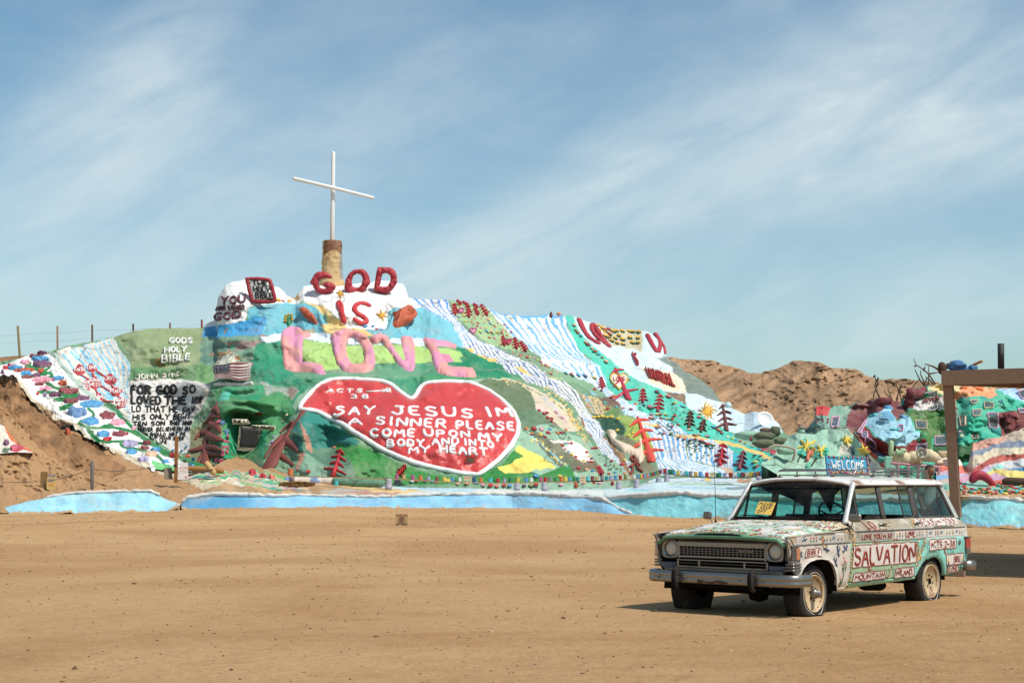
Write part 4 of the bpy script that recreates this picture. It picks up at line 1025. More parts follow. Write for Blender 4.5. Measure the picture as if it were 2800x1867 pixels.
for poly, hl in [('B 900,768 1060,763 1085,790 1130,825 1190,830 1190,850 1150,880 1100,885 1095,920 1090,1000 1090,1145 1300,1165 1320,1210 1340,1275 1250,1270 1200,1250 980,1240 900,1215 870,1150 870,1030 850,960 850,850 870,800', ()),
                 ('B 1385,860 1420,820 1500,800 1600,798 1700,820 1780,862 1840,960 1870,1070 1870,1170 1840,1230 1750,1255 1600,1255 1520,1235 1460,1170 1420,1050 1400,930', (hole,)),
                 ('B 1800,890 1870,843 1920,835 1980,850 2010,900 2050,960 2110,1050 2170,1140 2180,1130 2180,1080 2150,980 2130,880 2160,868 2240,870 2280,900 2295,1000 2300,1180 2280,1235 2230,1243 2180,1220 2110,1170 2040,1060 1960,960 1925,905 1890,945 1840,930', ()),
                 ('E 200,582 250,573 380,598 480,613 590,655 600,670 570,682 420,655 368,660 420,730 440,790 480,850 520,890 640,890 770,895 810,990 700,990 560,980 420,960 370,930 340,870 320,800 300,720 250,640', ())]:
    m = MB(); blob(m, HILL, pts(poly), 0.20, 7, C['pink'], hl, 5.0, col_fn=pinkish); m.build('letter', RELIEF, t)
# ---- the heart
outer = pts('T 388,480 386,470 400,450 424,422 450,400 480,386 520,383 560,384 610,387 650,391 678,402 708,428 740,450 756,438 770,410 790,396 850,391 930,395 985,418 1030,450 1068,490 1083,525 1080,560 1058,600 1022,640 990,666 956,690 900,684 820,668 750,650 700,631 640,603 590,571 550,545 510,521 470,500 430,484')
inner = outer
t = thing_at('painted_heart', HILL, pts('D 1200,600'), 'giant red heart with thick white outline and white prayer lettering', 'heart')
m = MB(); blob(m, HILL, inner, 0.16, 30, (214, 62, 58), (), 6.0, sink=0.0); m.build('heart_field', mat('glossy_red_paint', None, rough=0.30, bump=0.5, bscale=1.9, vary=0.10, wscale=1.2, bdist=0.14, spec=0.5), t)
m = MB(); stroke(m, HILL, np.concatenate([outer, outer[:1]]), 14.5, 0.14, (242, 240, 238), 0.45, sm=0, step=5); m.build('heart_outline', RELIEF, t)
for (tx, p0, p1, h, w, sl) in [('ACTS', (385, 268), (710, 270), 32, 13, .3), ('>', (755, 282), (880, 275), 36, 11, 0), ('2', (925, 264), (975, 264), 32, 12, 0), ('38', (605, 324), (770, 326), 36, 13, 0),
        ('SAY', (455, 468), (815, 470), 72, 24, .15), ('JESUS', (985, 470), (1722, 502), 80, 30, -.12), ('IM', (1860, 488), (2075, 486), 84, 30, -.45),
        ('A', (592, 560), (708, 560), 62, 22, 0), ('SINNER', (835, 562), (1468, 594), 72, 25, .05), ('PLEASE', (1570, 602), (2092, 616), 72, 25, -.05),
        ('COME', (792, 668), (1185, 675), 66, 24, 0), ('UPON', (1282, 670), (1690, 684), 60, 23, -.1), ('MY', (1775, 705), (1990, 718), 70, 26, -.1),
        ('BODY', (948, 762), (1272, 758), 60, 22, 0), ('AND', (1352, 748), (1588, 744), 60, 21, 0), ('INTO', (1645, 748), (1910, 782), 58, 20, -.1), ('MY', (1138, 822), (1322, 815), 52, 20, 0), ('HEART', (1422, 812), (1850, 842), 58, 22, -.05)]:
    text_on(t, HILL, 'D', tx, p0, p1, h * .97, w * 1.38, 0.11, (242, 240, 238), sl, seed=len(tx) + int(p0[0]), lift=1.25, gap=.52)

# ---- other lettering
DOME = (108, 66, 78)
t = thing_at('lettering', HILL, pts('B 320,560'), 'plum lettering YOU ARE LOVED GOD on the left side of the white dome', 'lettering')
for tx, p0, p1, h, w in [('YOU', (225, 520), (465, 505), 76, 27), ('ARE LOVED', (168, 585), (462, 572), 40, 13), ('GOD', (148, 694), (422, 664), 74, 28)]:
    text_on(t, HILL, 'B', tx, p0, p1, h, w, 0.10, DOME, .05, seed=3)
t = thing_at('bible_panel', Plane(95.0), pts('B 640,370'), 'white book panel reading THE HOLY BIBLE in a dark red frame on the dome', 'panel')
BPQ = pts('B 495,248 735,255 795,480 550,488 640,370 520,370 600,480'); BP = Plane(float(HILL.depth(BPQ[:, 0], BPQ[:, 1]).min()) - .15)
m = MB(); blob(m, BP, pts('B 495,248 735,255 795,480 550,488'), 0.12, 6, (238, 232, 226), (), 7); m.build('page', RELIEF, t)
m = MB(); stroke(m, BP, pts('B 492,250 610,246 735,258 770,370 795,485 670,492 552,486 520,370 492,250 550,246'), 11, 0.16, (168, 44, 54), 0.2, sm=0); m.build('frame', RELIEF, t)
for tx, p0, p1, h, w, sl in [('THE', (560, 310), (722, 330), 50, 15, -.3), ('HOLY', (572, 380), (742, 392), 50, 14, -.2), ('BIBLE', (590, 450), (770, 462), 58, 15, -.1)]:
    text_on(t, BP, 'B', tx, p0, p1, h, w, 0.08, C['black'], sl, seed=5, lift=1.6)
t = thing_at('lettering', HILL, pts('N 720,240'), 'white lettering GODS HOLY BIBLE on the olive green hillside', 'lettering')
for tx, p0, p1, h in [('GODS', (640, 163), (885, 163), 52), ('HOLY', (588, 268), (822, 252), 55), ('BIBLE', (558, 356), (862, 338), 60)]:
    text_on(t, HILL, 'N', tx, p0, p1, h, 17, 0.10, C['white'], 0.05, seed=4, lift=.7)
t = thing_at('lettering', HILL, pts('N 500,520'), 'cream lettering JOHN 3:16 above the white verse wall', 'lettering')
text_on(t, HILL, 'N', 'JOHN 3:16', (278, 552), (742, 515), 54, 16, 0.09, (225, 218, 200), 0.05, seed=6, lift=.7)
t = thing_at('lettering', HILL, pts('N 560,900'), 'black bible verse lettering FOR GOD SO LOVED on the white wall', 'lettering')
for tx, p0, p1, h, w, sl, h1 in [('FOR GOD', (236, 700), (720, 692), 88, 30, 0, None), ('SO', (785, 692), (920, 685), 78, 26, 0, None), ('LOVED', (236, 798), (545, 805), 78, 27, 0, None), ('THE', (592, 805), (822, 808), 82, 30, 0, None), ('WOR', (880, 800), (985, 792), 72, 16, .25, None),
        ('LD THAT HE', (242, 888), (735, 890), 60, 19, 0, None), ('GAV', (785, 890), (905, 885), 52, 17, .2, None), ('HIS ONLY', (252, 974), (642, 968), 54, 19, 0, None), ('BEGIT', (685, 970), (872, 958), 56, 17, .1, None), ('TEN SON', (256, 1045), (590, 1035), 46, 17, 0, None), ('THAT WHO', (640, 1030), (882, 1026), 44, 15, .1, None),
        ('SOEVER', (292, 1098), (460, 1095), 38, 12, .1, None), ('BELIEVETH IN', (500, 1098), (858, 1086), 38, 12, .15, None), ('HIM SHOULD', (335, 1148), (600, 1148), 34, 11, 0, None), ('NOT PE', (640, 1145), (815, 1142), 34, 11, .1, None), ('BUT HAVE EVER', (420, 1190), (800, 1186), 30, 9, .1, None), ('LIFE', (506, 1230), (612, 1230), 30, 10, .05, None)]:
    text_on(t, HILL, 'N', tx, p0, p1, h, w * (0.9 if h > 65 else 0.72), 0.045, C['black'], sl, seed=len(tx), lift=1.0, h1=h1)
FRED = (190, 58, 66)
t = thing_at('fruit_chart', HILL, pts('A 800,500'), 'red fruit shapes with virtue names joined by stems on the striped wall', 'mural')
for i, (x, y, rx, ry, tx) in enumerate([(632, 385, 52, 50, ['FAITH']), (728, 372, 50, 42, ['LOVE']), (755, 488, 52, 58, ['GOOD', 'NESS']), (682, 505, 42, 55, ['MEEK', 'NESS']), (875, 458, 55, 44, ['JOY']), (922, 556, 56, 38, ['PEACE']), (790, 602, 44, 40, ['LONG']), (965, 645, 54, 48, ['GENTLE', 'NESS'])]):
    a = np.linspace(0, 2 * math.pi, 15)[:-1]
    m = MB(); blob(m, HILL, np.array([x * .34443, 880 + y * .34443]) + np.stack([rx * np.cos(a), ry * np.sin(a)], -1) * .34443 * (1 + .12 * rng.standard_normal(14))[:, None], 0.05, 4, FRED, (), 4)
    f_ = m.build('fruit', RELIEF, t)
    for j, w_ in enumerate(tx):
        hh = 30 if len(tx) == 1 else 28
        yb = y + 14 + (j - (len(tx) - 1) / 2) * 36; ww = rx * 0.75
        m = MB(); cx, cy, k = CROP['A']
        for ch, sts in layout(w_, (cx + (x - ww) * k, cy + yb * k), (cx + (x + ww) * k, cy + yb * k), hh * k, .05, .05):
            for s_ in sts: stroke(m, HILL, s_, 2.2, 0.03, C['white'], 2.6)
        v = rel(t, np.array(m.v)); new_mesh('word', v, m.f, RELIEF, f_, np.array(m.c))
for ln in ['A 640,420 690,450 720,470', 'A 735,410 745,440', 'A 770,395 840,440', 'A 800,510 870,550', 'A 885,500 905,530', 'A 935,590 955,610', 'A 760,540 780,580', 'A 820,630 900,635']:
    m = MB(); stroke(m, HILL, pts(ln), 5.5, 0.06, FRED, .3); m.build('link', RELIEF, t)

# ---- the flag
t = thing_at('painted_flag', HILL, pts('N 1330,490'), 'weathered stars and stripes flag painted on the terrace above the grotto', 'flag')
q = pts('N 1140,408 1527,390 1527,574 1130,562')
def patch(u, v): return ((1 - u) * (1 - v))[..., None] * q[0] + (u * (1 - v))[..., None] * q[1] + (u * v)[..., None] * q[2] + ((1 - u) * v)[..., None] * q[3]
FD = float(np.percentile(HILL.depth(q[:, 0] * .9 + q[:, 0].mean() * .1, q[:, 1]), 30)) - .15
def flag_part(name, u0, u1, v0, v1, nu, nv, fn):
    u, v = np.meshgrid(np.linspace(u0, u1, nu), np.linspace(v0, v1, nv))
    p = patch(u, v); p[..., 1] += 1.2 * np.sin(u * 9 + v * 2)
    P = HILL.P(p[..., 0], p[..., 1]); N = HILL.N(p[..., 0], p[..., 1])
    P = unp(p[..., 0], p[..., 1], FD - .1 + .5 * (v - .5) * -1)
    P = P + N * 0.22 + N * (0.05 * np.sin(v * 13 * math.pi))[..., None]
    o = grid_mesh(name, rel(t, P), RELIEF, t, fn(u, v)); return o
def st_fn(u, v):
    k = ((v * 13 + 0.25 * np.sin(u * 8)).astype(int) % 2 == 0)[..., None]
    return np.where(k, alb((150, 84, 80)), alb((236, 228, 224)))
def ca_fn(u, v):
    c = np.broadcast_to(alb((62, 70, 84)), u.shape + (3,)).copy()
    a = (u / .40 * 9) % 1 - .5; b = (v / .52 * 7 + (np.floor(u / .40 * 9) % 2) * .5) % 1 - .5
    c[(a * a + b * b) < .06] = alb((225, 225, 225)); return c
flag_part('striped_field', 0, 1, 0, 1, 60, 66, st_fn)
o = flag_part('canton', 0, .41, 0, .54, 60, 50, ca_fn); o.location.y -= 0.08
m = MB(); stroke(m, HILL, pts('N 1130,600 1250,600 1400,610 1525,590'), 9, 0.18, (225, 222, 218), .2); m.build('ledge_lip', RELIEF, t)

# ---- the grotto with the prayer board
gq = pts('C 638,745 885,785 862,1035 600,1035 740,780 740,900'); gp = Plane(float(np.percentile(HILL.depth(gq[:, 0], gq[:, 1]), 20)) - .1)
t = empty('prayer_board', tuple(gp.P(np.array([680.]), np.array([1200.]))[0]), 'dark board covered in small cream prayer writing inside the green grotto', 'board')
m = MB(); blob(m, gp, pts('C 638,745 885,785 862,1035 600,1035 620,900'), 0.06, 3, (56, 52, 50), (), 8); m.build('board', RELIEF, t)
m = MB(); r_ = random.Random(3)
for i in range(19):
    y = 775 + i * 14.2; x0_ = 636 - (y - 750) * .11 + 6; x1_ = 874 - (y - 790) * .07 - 4
    x = x0_
    while x < x1_ - 8:
        l = r_.uniform(7, 20); yy_ = y + (x - x0_) * .05
        stroke(m, gp, pts('C %f,%f %f,%f %f,%f' % (x, yy_ + 3, x + l * .5, yy_ - 3, min(x + l, x1_), yy_ + 2)), 1.45, 0.02, (216, 202, 172), 2.2, sm=0); x += l + r_.uniform(3, 7)
m.build('writing', RELIEF, t)
gq = pts('C 553,680 740,684 760,738 556,742 775,748 1045,756 1043,812 780,795'); hb = Plane(float(HILL.depth(gq[:, 0], gq[:, 1]).min()) - .1)
t = empty('heading_board', tuple(hb.P(np.array([650.]), np.array([1155.]))[0]), 'two cream boards reading THE LORDS PRAYER over the grotto mouth', 'board')
for poly, tx, p0, p1 in [('C 553,680 740,684 760,738 556,742', 'THE LO', (566, 726), (750, 728)), ('C 775,748 1045,756 1043,812 780,795', 'RDS PRAYER', (785, 790), (1035, 802))]:
    m = MB(); blob(m, hb, pts(poly), 0.06, 3, (228, 216, 184), (), 8); m.build('board', RELIEF, t)
    text_on(t, hb, 'C', tx, p0, p1, 34, 9, 0.05, C['black'], .08, seed=8, lift=1.9)

# ---- brown root trees beside the grotto
def relief_poly(name, surf, poly, h, edge, col, label, cat, step=None, rough=0.0, group=None):
    p = pts(poly) if isinstance(poly, str) else poly
    m = MB(); blob(m, surf, p, h, edge, col, (), step, rough)
    o = m.build(name, RELIEF); return tag(o, label, cat, group)
TB = (132, 68, 58)
def root_tree(label, trunk, w0, taper, limbs):
    t = thing_at('relief_tree', HILL, pts(trunk), label, 'tree')
    m = MB(); stroke(m, HILL, pts(trunk), w0, .15, TB, .25, taper=taper, sm=2); m.build('trunk', RELIEF, t)
    for w, ln in limbs: m = MB(); stroke(m, HILL, pts('C ' + ln), w, .11, TB, .5, taper=(1.3, 1, .55), sm=2); m.build('limb', RELIEF, t)
root_tree('big brown sculpted tree with drooping branches left of the grotto', 'C 245,1190 250,1050 265,900 300,760 365,630 388,505', 27, (1.25, .95, .75, .62, .55, .3),
          [(16, '260,830 200,830 150,912'), (16, '310,740 390,765 425,828'), (18, '290,870 370,905 446,925'), (20, '230,1010 150,1035 80,1045'), (15, '290,1000 370,1005 432,1035'), (15, '330,650 290,700 240,742'), (13, '345,650 400,655 424,672'), (12, '360,570 340,590 330,600'), (12, '385,570 410,600 412,625'), (15, '290,1070 360,1085 430,1085'), (16, '230,1100 190,1150 170,1188')])
root_tree('big brown sculpted root climbing to the left tip of the heart', 'C 985,1215 1050,1060 1150,920 1200,810 1310,680 1395,548', 36, (1.25, 1.1, .9, .7, .5, .4),
          [(20, '1150,930 1250,985 1300,1045'), (17, '1060,1060 1140,1130 1250,1205'), (11, '1240,730 1150,800 1108,840'), (17, '1130,880 1020,990 930,1120')])
relief_poly('rust_relief', HILL, 'B 2060,630 2130,595 2170,575 2200,600 2250,590 2280,650 2255,700 2200,750 2080,775 2050,740', 0.55, 10, C['rust'], 'lumpy rust red relief on the blue band right of the word IS', 'relief', 4, 0.22)
relief_poly('leaf_relief', HILL, 'B 1063,565 1130,558 1180,610 1220,650 1262,752 1200,720 1150,692 1090,650 1068,600', 0.28, 7, C['rust'], 'orange leaf shaped relief on the blue band above the pink L', 'relief', 4, 0.08)
# ---- yellow star figures
def star(surf, sheet, x, y, r, n, col, label, cat='star', w=4.0, name='star_relief', swirl=0.0):
    cx, cy, k = CROP[sheet]; c0 = np.array([cx + x * k, cy + y * k]); m = MB()
    for i in range(n):
        a = 2 * math.pi * i / n + 0.3
        p = [c0 + r * k * s_ * np.array([math.cos(a + swirl * s_), math.sin(a + swirl * s_)]) for s_ in (0.05, .4, .75, 1.05 + 0.2 * math.sin(i * 2.3))]
        stroke(m, surf, p, w, 0.09, col, .4, taper=(1.25, 1.1, .6))
    return tag(m.build(name, RELIEF), label, cat)
star(HILL, 'B', 1492, 410, 38, 6, C['gold'], 'small yellow star on the white crown under the letter G')
star(HILL, 'B', 1938, 640, 52, 6, C['gold'], 'yellow star figure on the white crown right of the word IS', w=5)
star(HILL, 'G', 1700, 1195, 82, 11, C['gold'], 'golden sun with curling rays on the pale blue slope', 'sun', 5, 'sun_relief', .7)
star(HILL, 'C', 447, 732, 32, 6, C['slate'], 'blue star beside the brown tree near the grotto, the upper one', w=3)
star(HILL, 'C', 487, 832, 30, 6, C['slate'], 'blue star beside the brown tree near the grotto, the lower one', w=3)

# ---- red sculpted trees
def red_tree(sheet, bx, by, tx, ty, col, label, n=4, w=None, group='red sculpted trees on the hill', surf=None, spread=.40):
    surf = surf or HILL; cx, cy, k = CROP[sheet]
    b = np.array([cx + bx * k, cy + by * k]); t_ = np.array([cx + tx * k, cy + ty * k]); L = np.linalg.norm(t_ - b); u = (t_ - b) / L; s_ = np.array([-u[1], u[0]])
    w = w or max(3.0, L * .125); root = empty('relief_tree', at(surf, b), label, 'tree', group)
    m = MB(); stroke(m, surf, [b, b + u * L * .35 + s_ * L * .01, b + u * L * .7, t_], w, 0.16, C[col] if isinstance(col, str) else col, .35, taper=(1.5, 1, .75, .4)); m.build('trunk', RELIEF, root)
    for i in range(n):
        h0 = .16 + .70 * i / max(n - 1, 1); sp = L * .9 * spread * (1.0 - .62 * i / n) * (1 + .15 * math.sin(i * 3 + bx))
        m = MB()
        for sg in (-1, 1):
            p0 = b + u * L * (h0 + .07)
            stroke(m, surf, [p0, p0 + s_ * sg * sp * .5 - u * L * .03, p0 + s_ * sg * sp - u * L * .08], w * .72, 0.13, C[col] if isinstance(col, str) else col, .35, taper=(1.15, .9, .4))
        m.build('branch', RELIEF, root)
for a in [('E', 565, 325, 550, 205, 'crimson', 'dark red tree leftmost of the ones on the pale green strip'), ('E', 625, 215, 578, 165, 'crimson', 'short red tree breaking the skyline, furthest left on the green strip'),
          ('E', 715, 350, 695, 222, 'crimson', 'red tree second from left on the pale green strip, right of a pink heart'), ('E', 700, 225, 640, 182, 'crimson', 'short red tree on the skyline behind the second tree of the strip'),
          ('E', 810, 325, 770, 250, 'crimson', 'thin red tree third from left on the pale green strip'), ('E', 800, 245, 757, 205, 'crimson', 'small red tree on the skyline with a blue bloom below it'), ('E', 905, 330, 832, 215, 'crimson', 'leaning red tree rightmost at the top of the green strip'),
          ('E', 1095, 655, 1070, 548, 'crimson', 'red tree left of the lower pink heart on the green strip'), ('E', 1225, 688, 1195, 568, 'crimson', 'red tree right of the lower pink heart on the green strip'), ('E', 1325, 715, 1258, 612, 'crimson', 'leaning red tree at lowest right of the green strip'),
          ('E', 1594, 350, 1588, 300, 'brown', 'small dark brown tree on the ridge above the blue stripes'), ('G', 575, 955, 556, 840, 'crimson', 'red tree at the foot of the upper stripes beside the LOVE heart'),
          ('G', 1012, 1108, 1010, 962, 'crimson', 'red tree with yellow halo, upper left on turquoise slope'), ('G', 1172, 1200, 1195, 1022, 'crimson', 'tall red tree on turquoise slope between two flowers'),
          ('G', 1508, 1372, 1522, 1205, 'brown', 'brown red tree low on the turquoise slope, the taller of a pair'), ('G', 1635, 1422, 1665, 1292, 'brown', 'brown red tree low on the turquoise slope, the shorter of a pair'),
          ('G', 1905, 1405, 1868, 1122, 'brown', 'tall dark brown tree on the pale blue slope right of the sun'), ('H', 2235, 755, 2268, 532, 'red', 'bright red tree on the pleated stripes above the cans'), ('K', 680, 802, 722, 610, 'maroon', 'dark red tree on the turquoise bank left of the yellow steps'),
          ('D', 448, 1010, 515, 772, 'red', 'bright red tree on the grey green mound left of the heart'), ('D', 1035, 1012, 1108, 922, 'red', 'red tree under the lower edge of the heart behind the cans'), ('H', 1500, 715, 1345, 240, (226, 72, 48), 'tall orange red tree on lime green bank beside the deer'),
          ('H', 690, 1000, 680, 935, 'rust', 'low rust tree behind the cans below the yellow patch'), ('H', 965, 865, 930, 775, 'crimson', 'small red tree in the flower bed left of the deer'), ('H', 1080, 968, 1075, 925, 'crimson', 'tiny red tree under the can rail left of the buckets')]:
    red_tree(*a)
red_tree('G', 855, 1068, 712, 735, (190, 50, 70), 'large toppled red tree behind the white LOVE heart', 3, 13)

# ---- hearts
def heart_poly(x, y, s):
    a = np.linspace(0, 2 * math.pi, 25)[:-1]
    return np.stack([x + s * np.sin(a) ** 3, y - s * (0.82 * np.cos(a) - .32 * np.cos(2 * a) - .12 * np.cos(3 * a) - .05 * np.cos(4 * a))], -1)
def mini_heart(sheet, x, y, s, col, rimc, label, word=None, rot=0.0):
    cx, cy, k = CROP[sheet]; p = heart_poly(cx + x * k, cy + y * k, s * k)
    t = thing_at('heart_relief', HILL, p, label, 'heart')
    m = MB(); blob(m, HILL, p, 0.08, 4, col, (), 3); m.build('heart_field', RELIEF, t)
    m = MB(); stroke(m, HILL, np.concatenate([p, p[:2]]), max(2.2, s * k * .12), 0.1, rimc, .5); m.build('heart_outline', RELIEF, t)
    if word: text_on(t, HILL, sheet, word, (x - s * .62, y + s * .15), (x + s * .6, y + s * .15), s * .42, s * .09, 0.05, (190, 50, 50), 0, seed=9, lift=2.4)
mini_heart('E', 625, 278, 32, (206, 130, 150), (190, 110, 140), 'pink heart between the first two red trees of the green strip')
mini_heart('E', 757, 495, 38, (212, 140, 160), (196, 120, 150), 'pink heart on the left edge of the green strip')
mini_heart('E', 1138, 612, 34, (200, 60, 80), (200, 110, 130), 'red and pink heart between two red trees low on the strip')
mini_heart('G', 755, 872, 98, (236, 224, 206), (226, 186, 70), 'white heart with yellow rim reading LOVE on the toppled tree', 'LOVE')
# ---- red letters on the far right of the hill
t = thing_at('raised_word', HILL, pts('G 760,400'), 'dark red word LOV in relief along the right ridge with sunflowers between', 'lettering')
for w, ln in [(19, 'G 325,215 380,340 440,420 530,465'), (15, 'G 640,490 560,390 500,290 480,255 450,270 475,350 540,420 600,470 650,500'), (15, 'G 1060,380 1105,470 1160,575 1180,560 1200,470 1165,400 1145,372'), (8, 'G 1195,450 1225,490 1240,570')]:
    m = MB(); stroke(m, HILL, pts(ln), w * .9, 0.12, (184, 50, 62), .4); m.build('letter', RELIEF, t)
t = thing_at('lettering', HILL, pts('G 930,640'), 'dark red word IS on the pale blue slope of the right ridge', 'lettering')
for w, ln in [(4, 'G 895,575 915,630 945,695'), (5, 'G 935,590 912,590 925,630 950,660 965,690 955,705')]:
    m = MB(); stroke(m, HILL, pts(ln), w, 0.14, (178, 48, 60), .4); m.build('letter', RELIEF, t)
t = thing_at('lettering', HILL, pts('G 1170,850'), 'dark red word UNIVERSAL on the cream panel of the right ridge', 'lettering')
text_on(t, HILL, 'G', 'UNIVERSAL', (1085, 845), (1360, 945), 105, 13, 0.10, (178, 60, 55), -.45, seed=12, lift=1.0, gap=.28, h1=130)

# ---- the deer
t = thing_at('deer_relief', HILL, pts('H 1250,580'), 'pale brown sculpted deer with red antlers bending down beside the fall', 'deer')
m = MB(); blob(m, HILL, pts('H 1010,410 1060,385 1120,400 1125,440 1090,470 1130,500 1200,530 1270,560 1330,600 1370,580 1345,520 1360,470 1395,500 1405,600 1425,650 1410,700 1370,730 1320,700 1300,660 1240,640 1180,610 1120,560 1060,500 1040,450'), 0.22, 6, (230, 206, 180), (), 4); m.build('body', RELIEF, t)
m = MB()
for ln in ['H 1330,690 1290,660 1265,690 1300,720', 'H 1310,690 1330,740 1290,770 1260,780', 'H 1330,740 1370,760', 'H 1290,770 1300,830 1270,850', 'H 1340,730 1350,800 1400,830']:
    stroke(m, HILL, pts(ln), 5.5, 0.12, (150, 66, 52), .4)
m.build('antlers', RELIEF, t)
m = MB(); stroke(m, HILL, pts('H 1365,500 1360,480 1372,475 1380,500 1370,530'), 5, .1, (250, 226, 140), .6); m.build('lamb', RELIEF, t)

# ---- flowers: one bloom mesh per colour, copied with its stem
def bloom_mesh(col, seed):
    r = random.Random(seed); m = MB()
    n = 12; v = [(0, 0, .34)]; f = []
    for j, (rr, z) in enumerate([(.28, .22), (.55, .62), (.85, .55), (1.02, .18), (1.0, -.1)]):
        for i in range(n):
            a = 2 * math.pi * i / n; q = rr * (1 + .13 * math.sin(a * 5 + seed) + r.uniform(-.05, .05))
            v.append((q * math.cos(a), q * math.sin(a), z + r.uniform(-.06, .06)))
    for i in range(n): f.append((0, 1 + i, 1 + (i + 1) % n))
    for j in range(4):
        for i in range(n): f.append((1 + j * n + i, 1 + (j + 1) * n + i, 1 + (j + 1) * n + (i + 1) % n, 1 + j * n + (i + 1) % n))
    m.add(v, f, alb(col)); o = m.build('bloom', RELIEF); me = o.data; bpy.data.objects.remove(o)
    ca = me.color_attributes['Col']
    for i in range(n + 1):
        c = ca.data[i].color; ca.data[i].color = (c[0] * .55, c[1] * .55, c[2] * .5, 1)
    return me
BLOOM = {k: bloom_mesh(v, i) for i, (k, v) in enumerate(C.items())}
def stem_mesh(n):
    m = MB(); m.tube([(0, 0, 0), (.06, -1.2, .05), (-.05, -2.6, 0)], .16, 5, alb(C['leaf']))
    for i in range(n):
        y = -1.1 - 1.1 * i / max(n - 1, 1)
        for sg in (-1, 1): m.tube([(0, y - .3, .05), (sg * .55, y + .15, .18), (sg * .95, y + .5, .1)], [.14, .24, .08], 5, alb(C['leaf']))
    o = m.build('stem', RELIEF); me = o.data; bpy.data.objects.remove(o); return me
STEM = [stem_mesh(2), stem_mesh(3), stem_mesh(1)]
ORD = ['first', 'second', 'third', 'fourth', 'fifth', 'sixth', 'seventh', 'eighth', 'ninth', 'tenth', 'eleventh', 'twelfth', 'thirteenth', 'fourteenth', 'fifteenth', 'sixteenth', 'seventeenth', 'eighteenth', 'nineteenth', 'twentieth']
def flowers(surf, sheet, spec, where, r=3.4, stem=None, group=None, tilt=0.0, name='relief_flower'):
    """spec: 'colour x,y[,size]' ; numbered within its colour, from the left"""
    cx, cy, k = CROP[sheet]; items = []
    for tok in spec.split(';'):
        c_, q = tok.split(); q = [float(a) for a in q.split(',')]
        items.append((q[0], q[1], q[2] if len(q) > 2 else 1.0, c_))
    items.sort(); tot = {}; cnt = {}
    for it in items: tot[it[3]] = tot.get(it[3], 0) + 1
    for i, (x, y, s_, c_) in enumerate(items):
        cnt[c_] = cnt.get(c_, 0) + 1; u, v = cx + x * k, cy + y * k
        P = surf.P(np.array([u]), np.array([v]))[0]; N = surf.N(np.array([u]), np.array([v]))[0]
        lab = f"{c_} sculpted flower {where}"
        if tot[c_] > 1: lab = f"{ORD[cnt[c_] - 1]} {c_} flower from left {where}"
        o = bpy.data.objects.new(name, None); COL.objects.link(o); o.empty_display_size = .1
        Nv = Vector(N); up = Vector((0.0, 0, 1)); X = up.cross(Nv).normalized(); Y = Nv.cross(X)
        R = Matrix((X, Y, Nv)).transposed() @ Matrix.Rotation(tilt + rng.uniform(-.25, .25), 3, 'Z')
        sc_ = r * s_ * np.linalg.norm(P - O3) / F
        o.matrix_world = Matrix.Translation(Vector(P) + Nv * sc_ * .25) @ R.to_4x4() @ Matrix.Scale(sc_, 4)
        tag(o, lab, 'flower', group or 'sculpted flowers ' + where)
        b = bpy.data.objects.new('bloom', BLOOM[c_]); COL.objects.link(b); b.parent = o
        if stem is not None:
            b = bpy.data.objects.new('stem', STEM[stem]); COL.objects.link(b); b.parent = o
flowers(HILL, 'E', 'blue 605,345;yellow 655,325;red 800,440;orange 745,400;crimson 810,408;pink 775,345;red 985,440;pink 910,375;crimson 1095,430;blue 1125,460;crimson 1165,505;pink 985,570,1.2;red 930,565;pink 845,462;peach 890,463;pink 1020,405;coral 1120,540;peach 1075,490;yellow 680,392;orange 615,215', 'on the pale green strip below the red trees', 3.6)
flowers(HILL, 'E', 'yellow 825,498;blue 895,494,1.2;red 950,510,1.1;yellow 1005,505;red 1060,515;blue 935,412;coral 912,372', 'in the stemmed row on the pale green strip', 3.9, 0)
flowers(HILL, 'E', 'orange 1262,762,1.2;red 1335,778,1.4;pink 1410,785;yellow 1450,805;rose 1482,825,1.2;orange 1495,860;red 1535,868;orange 1565,880;peach 1605,915;orange 1570,945;red 1595,955', 'along the lower edge of the green strip', 3.6)
flowers(HILL, 'G', 'peach 270,274,1.3;olive 290,330,1.2;red 312,357,1.1;blue 345,388,1.1;peach 395,458,1.3;crimson 425,486,1.4;peach 465,525,1.2;crimson 498,560,1.4;blue 540,590;olive 575,620;peach 612,666,1.5', 'running down the turquoise strip', 4.3, 0, tilt=-1.0)
flowers(HILL, 'G', 'yellow 520,275;yellow 570,300;gold 690,338,1.2;gold 722,332;gold 785,335,1.1;gold 865,340,1.1;gold 905,340;gold 965,345,1.2;gold 750,382,1.1;gold 870,406,1.2;gold 958,410,1.1;gold 785,425,1.2;gold 710,410;gold 632,395;gold 665,436,1.1;gold 893,460,1.2;gold 963,458,1.1;gold 790,476;red 602,325;red 638,318,1.1;red 652,370;gold 600,385;gold 730,462', 'on the tan panel between the red letters', 5.4, 1)
flowers(HILL, 'G', 'teal 180,788;rose 240,800,1.3;blue 310,808,1.1;lavender 380,808,1.2;yellow 485,836,1.1', 'in the dark stemmed row at the foot of the upper stripes', 4.4, 1)
flowers(HILL, 'G', 'red 495,962;purple 565,976;red 676,1050,1.2;orange 712,1040,1.2;cyan 605,1105,1.1;cyan 728,1152;red 635,1170,1.1;pink 800,1165,1.1;purple 880,1178,1.2;orange 930,1118;pink 765,1028,1.3', 'around the brown patch above the deer', 4.6)
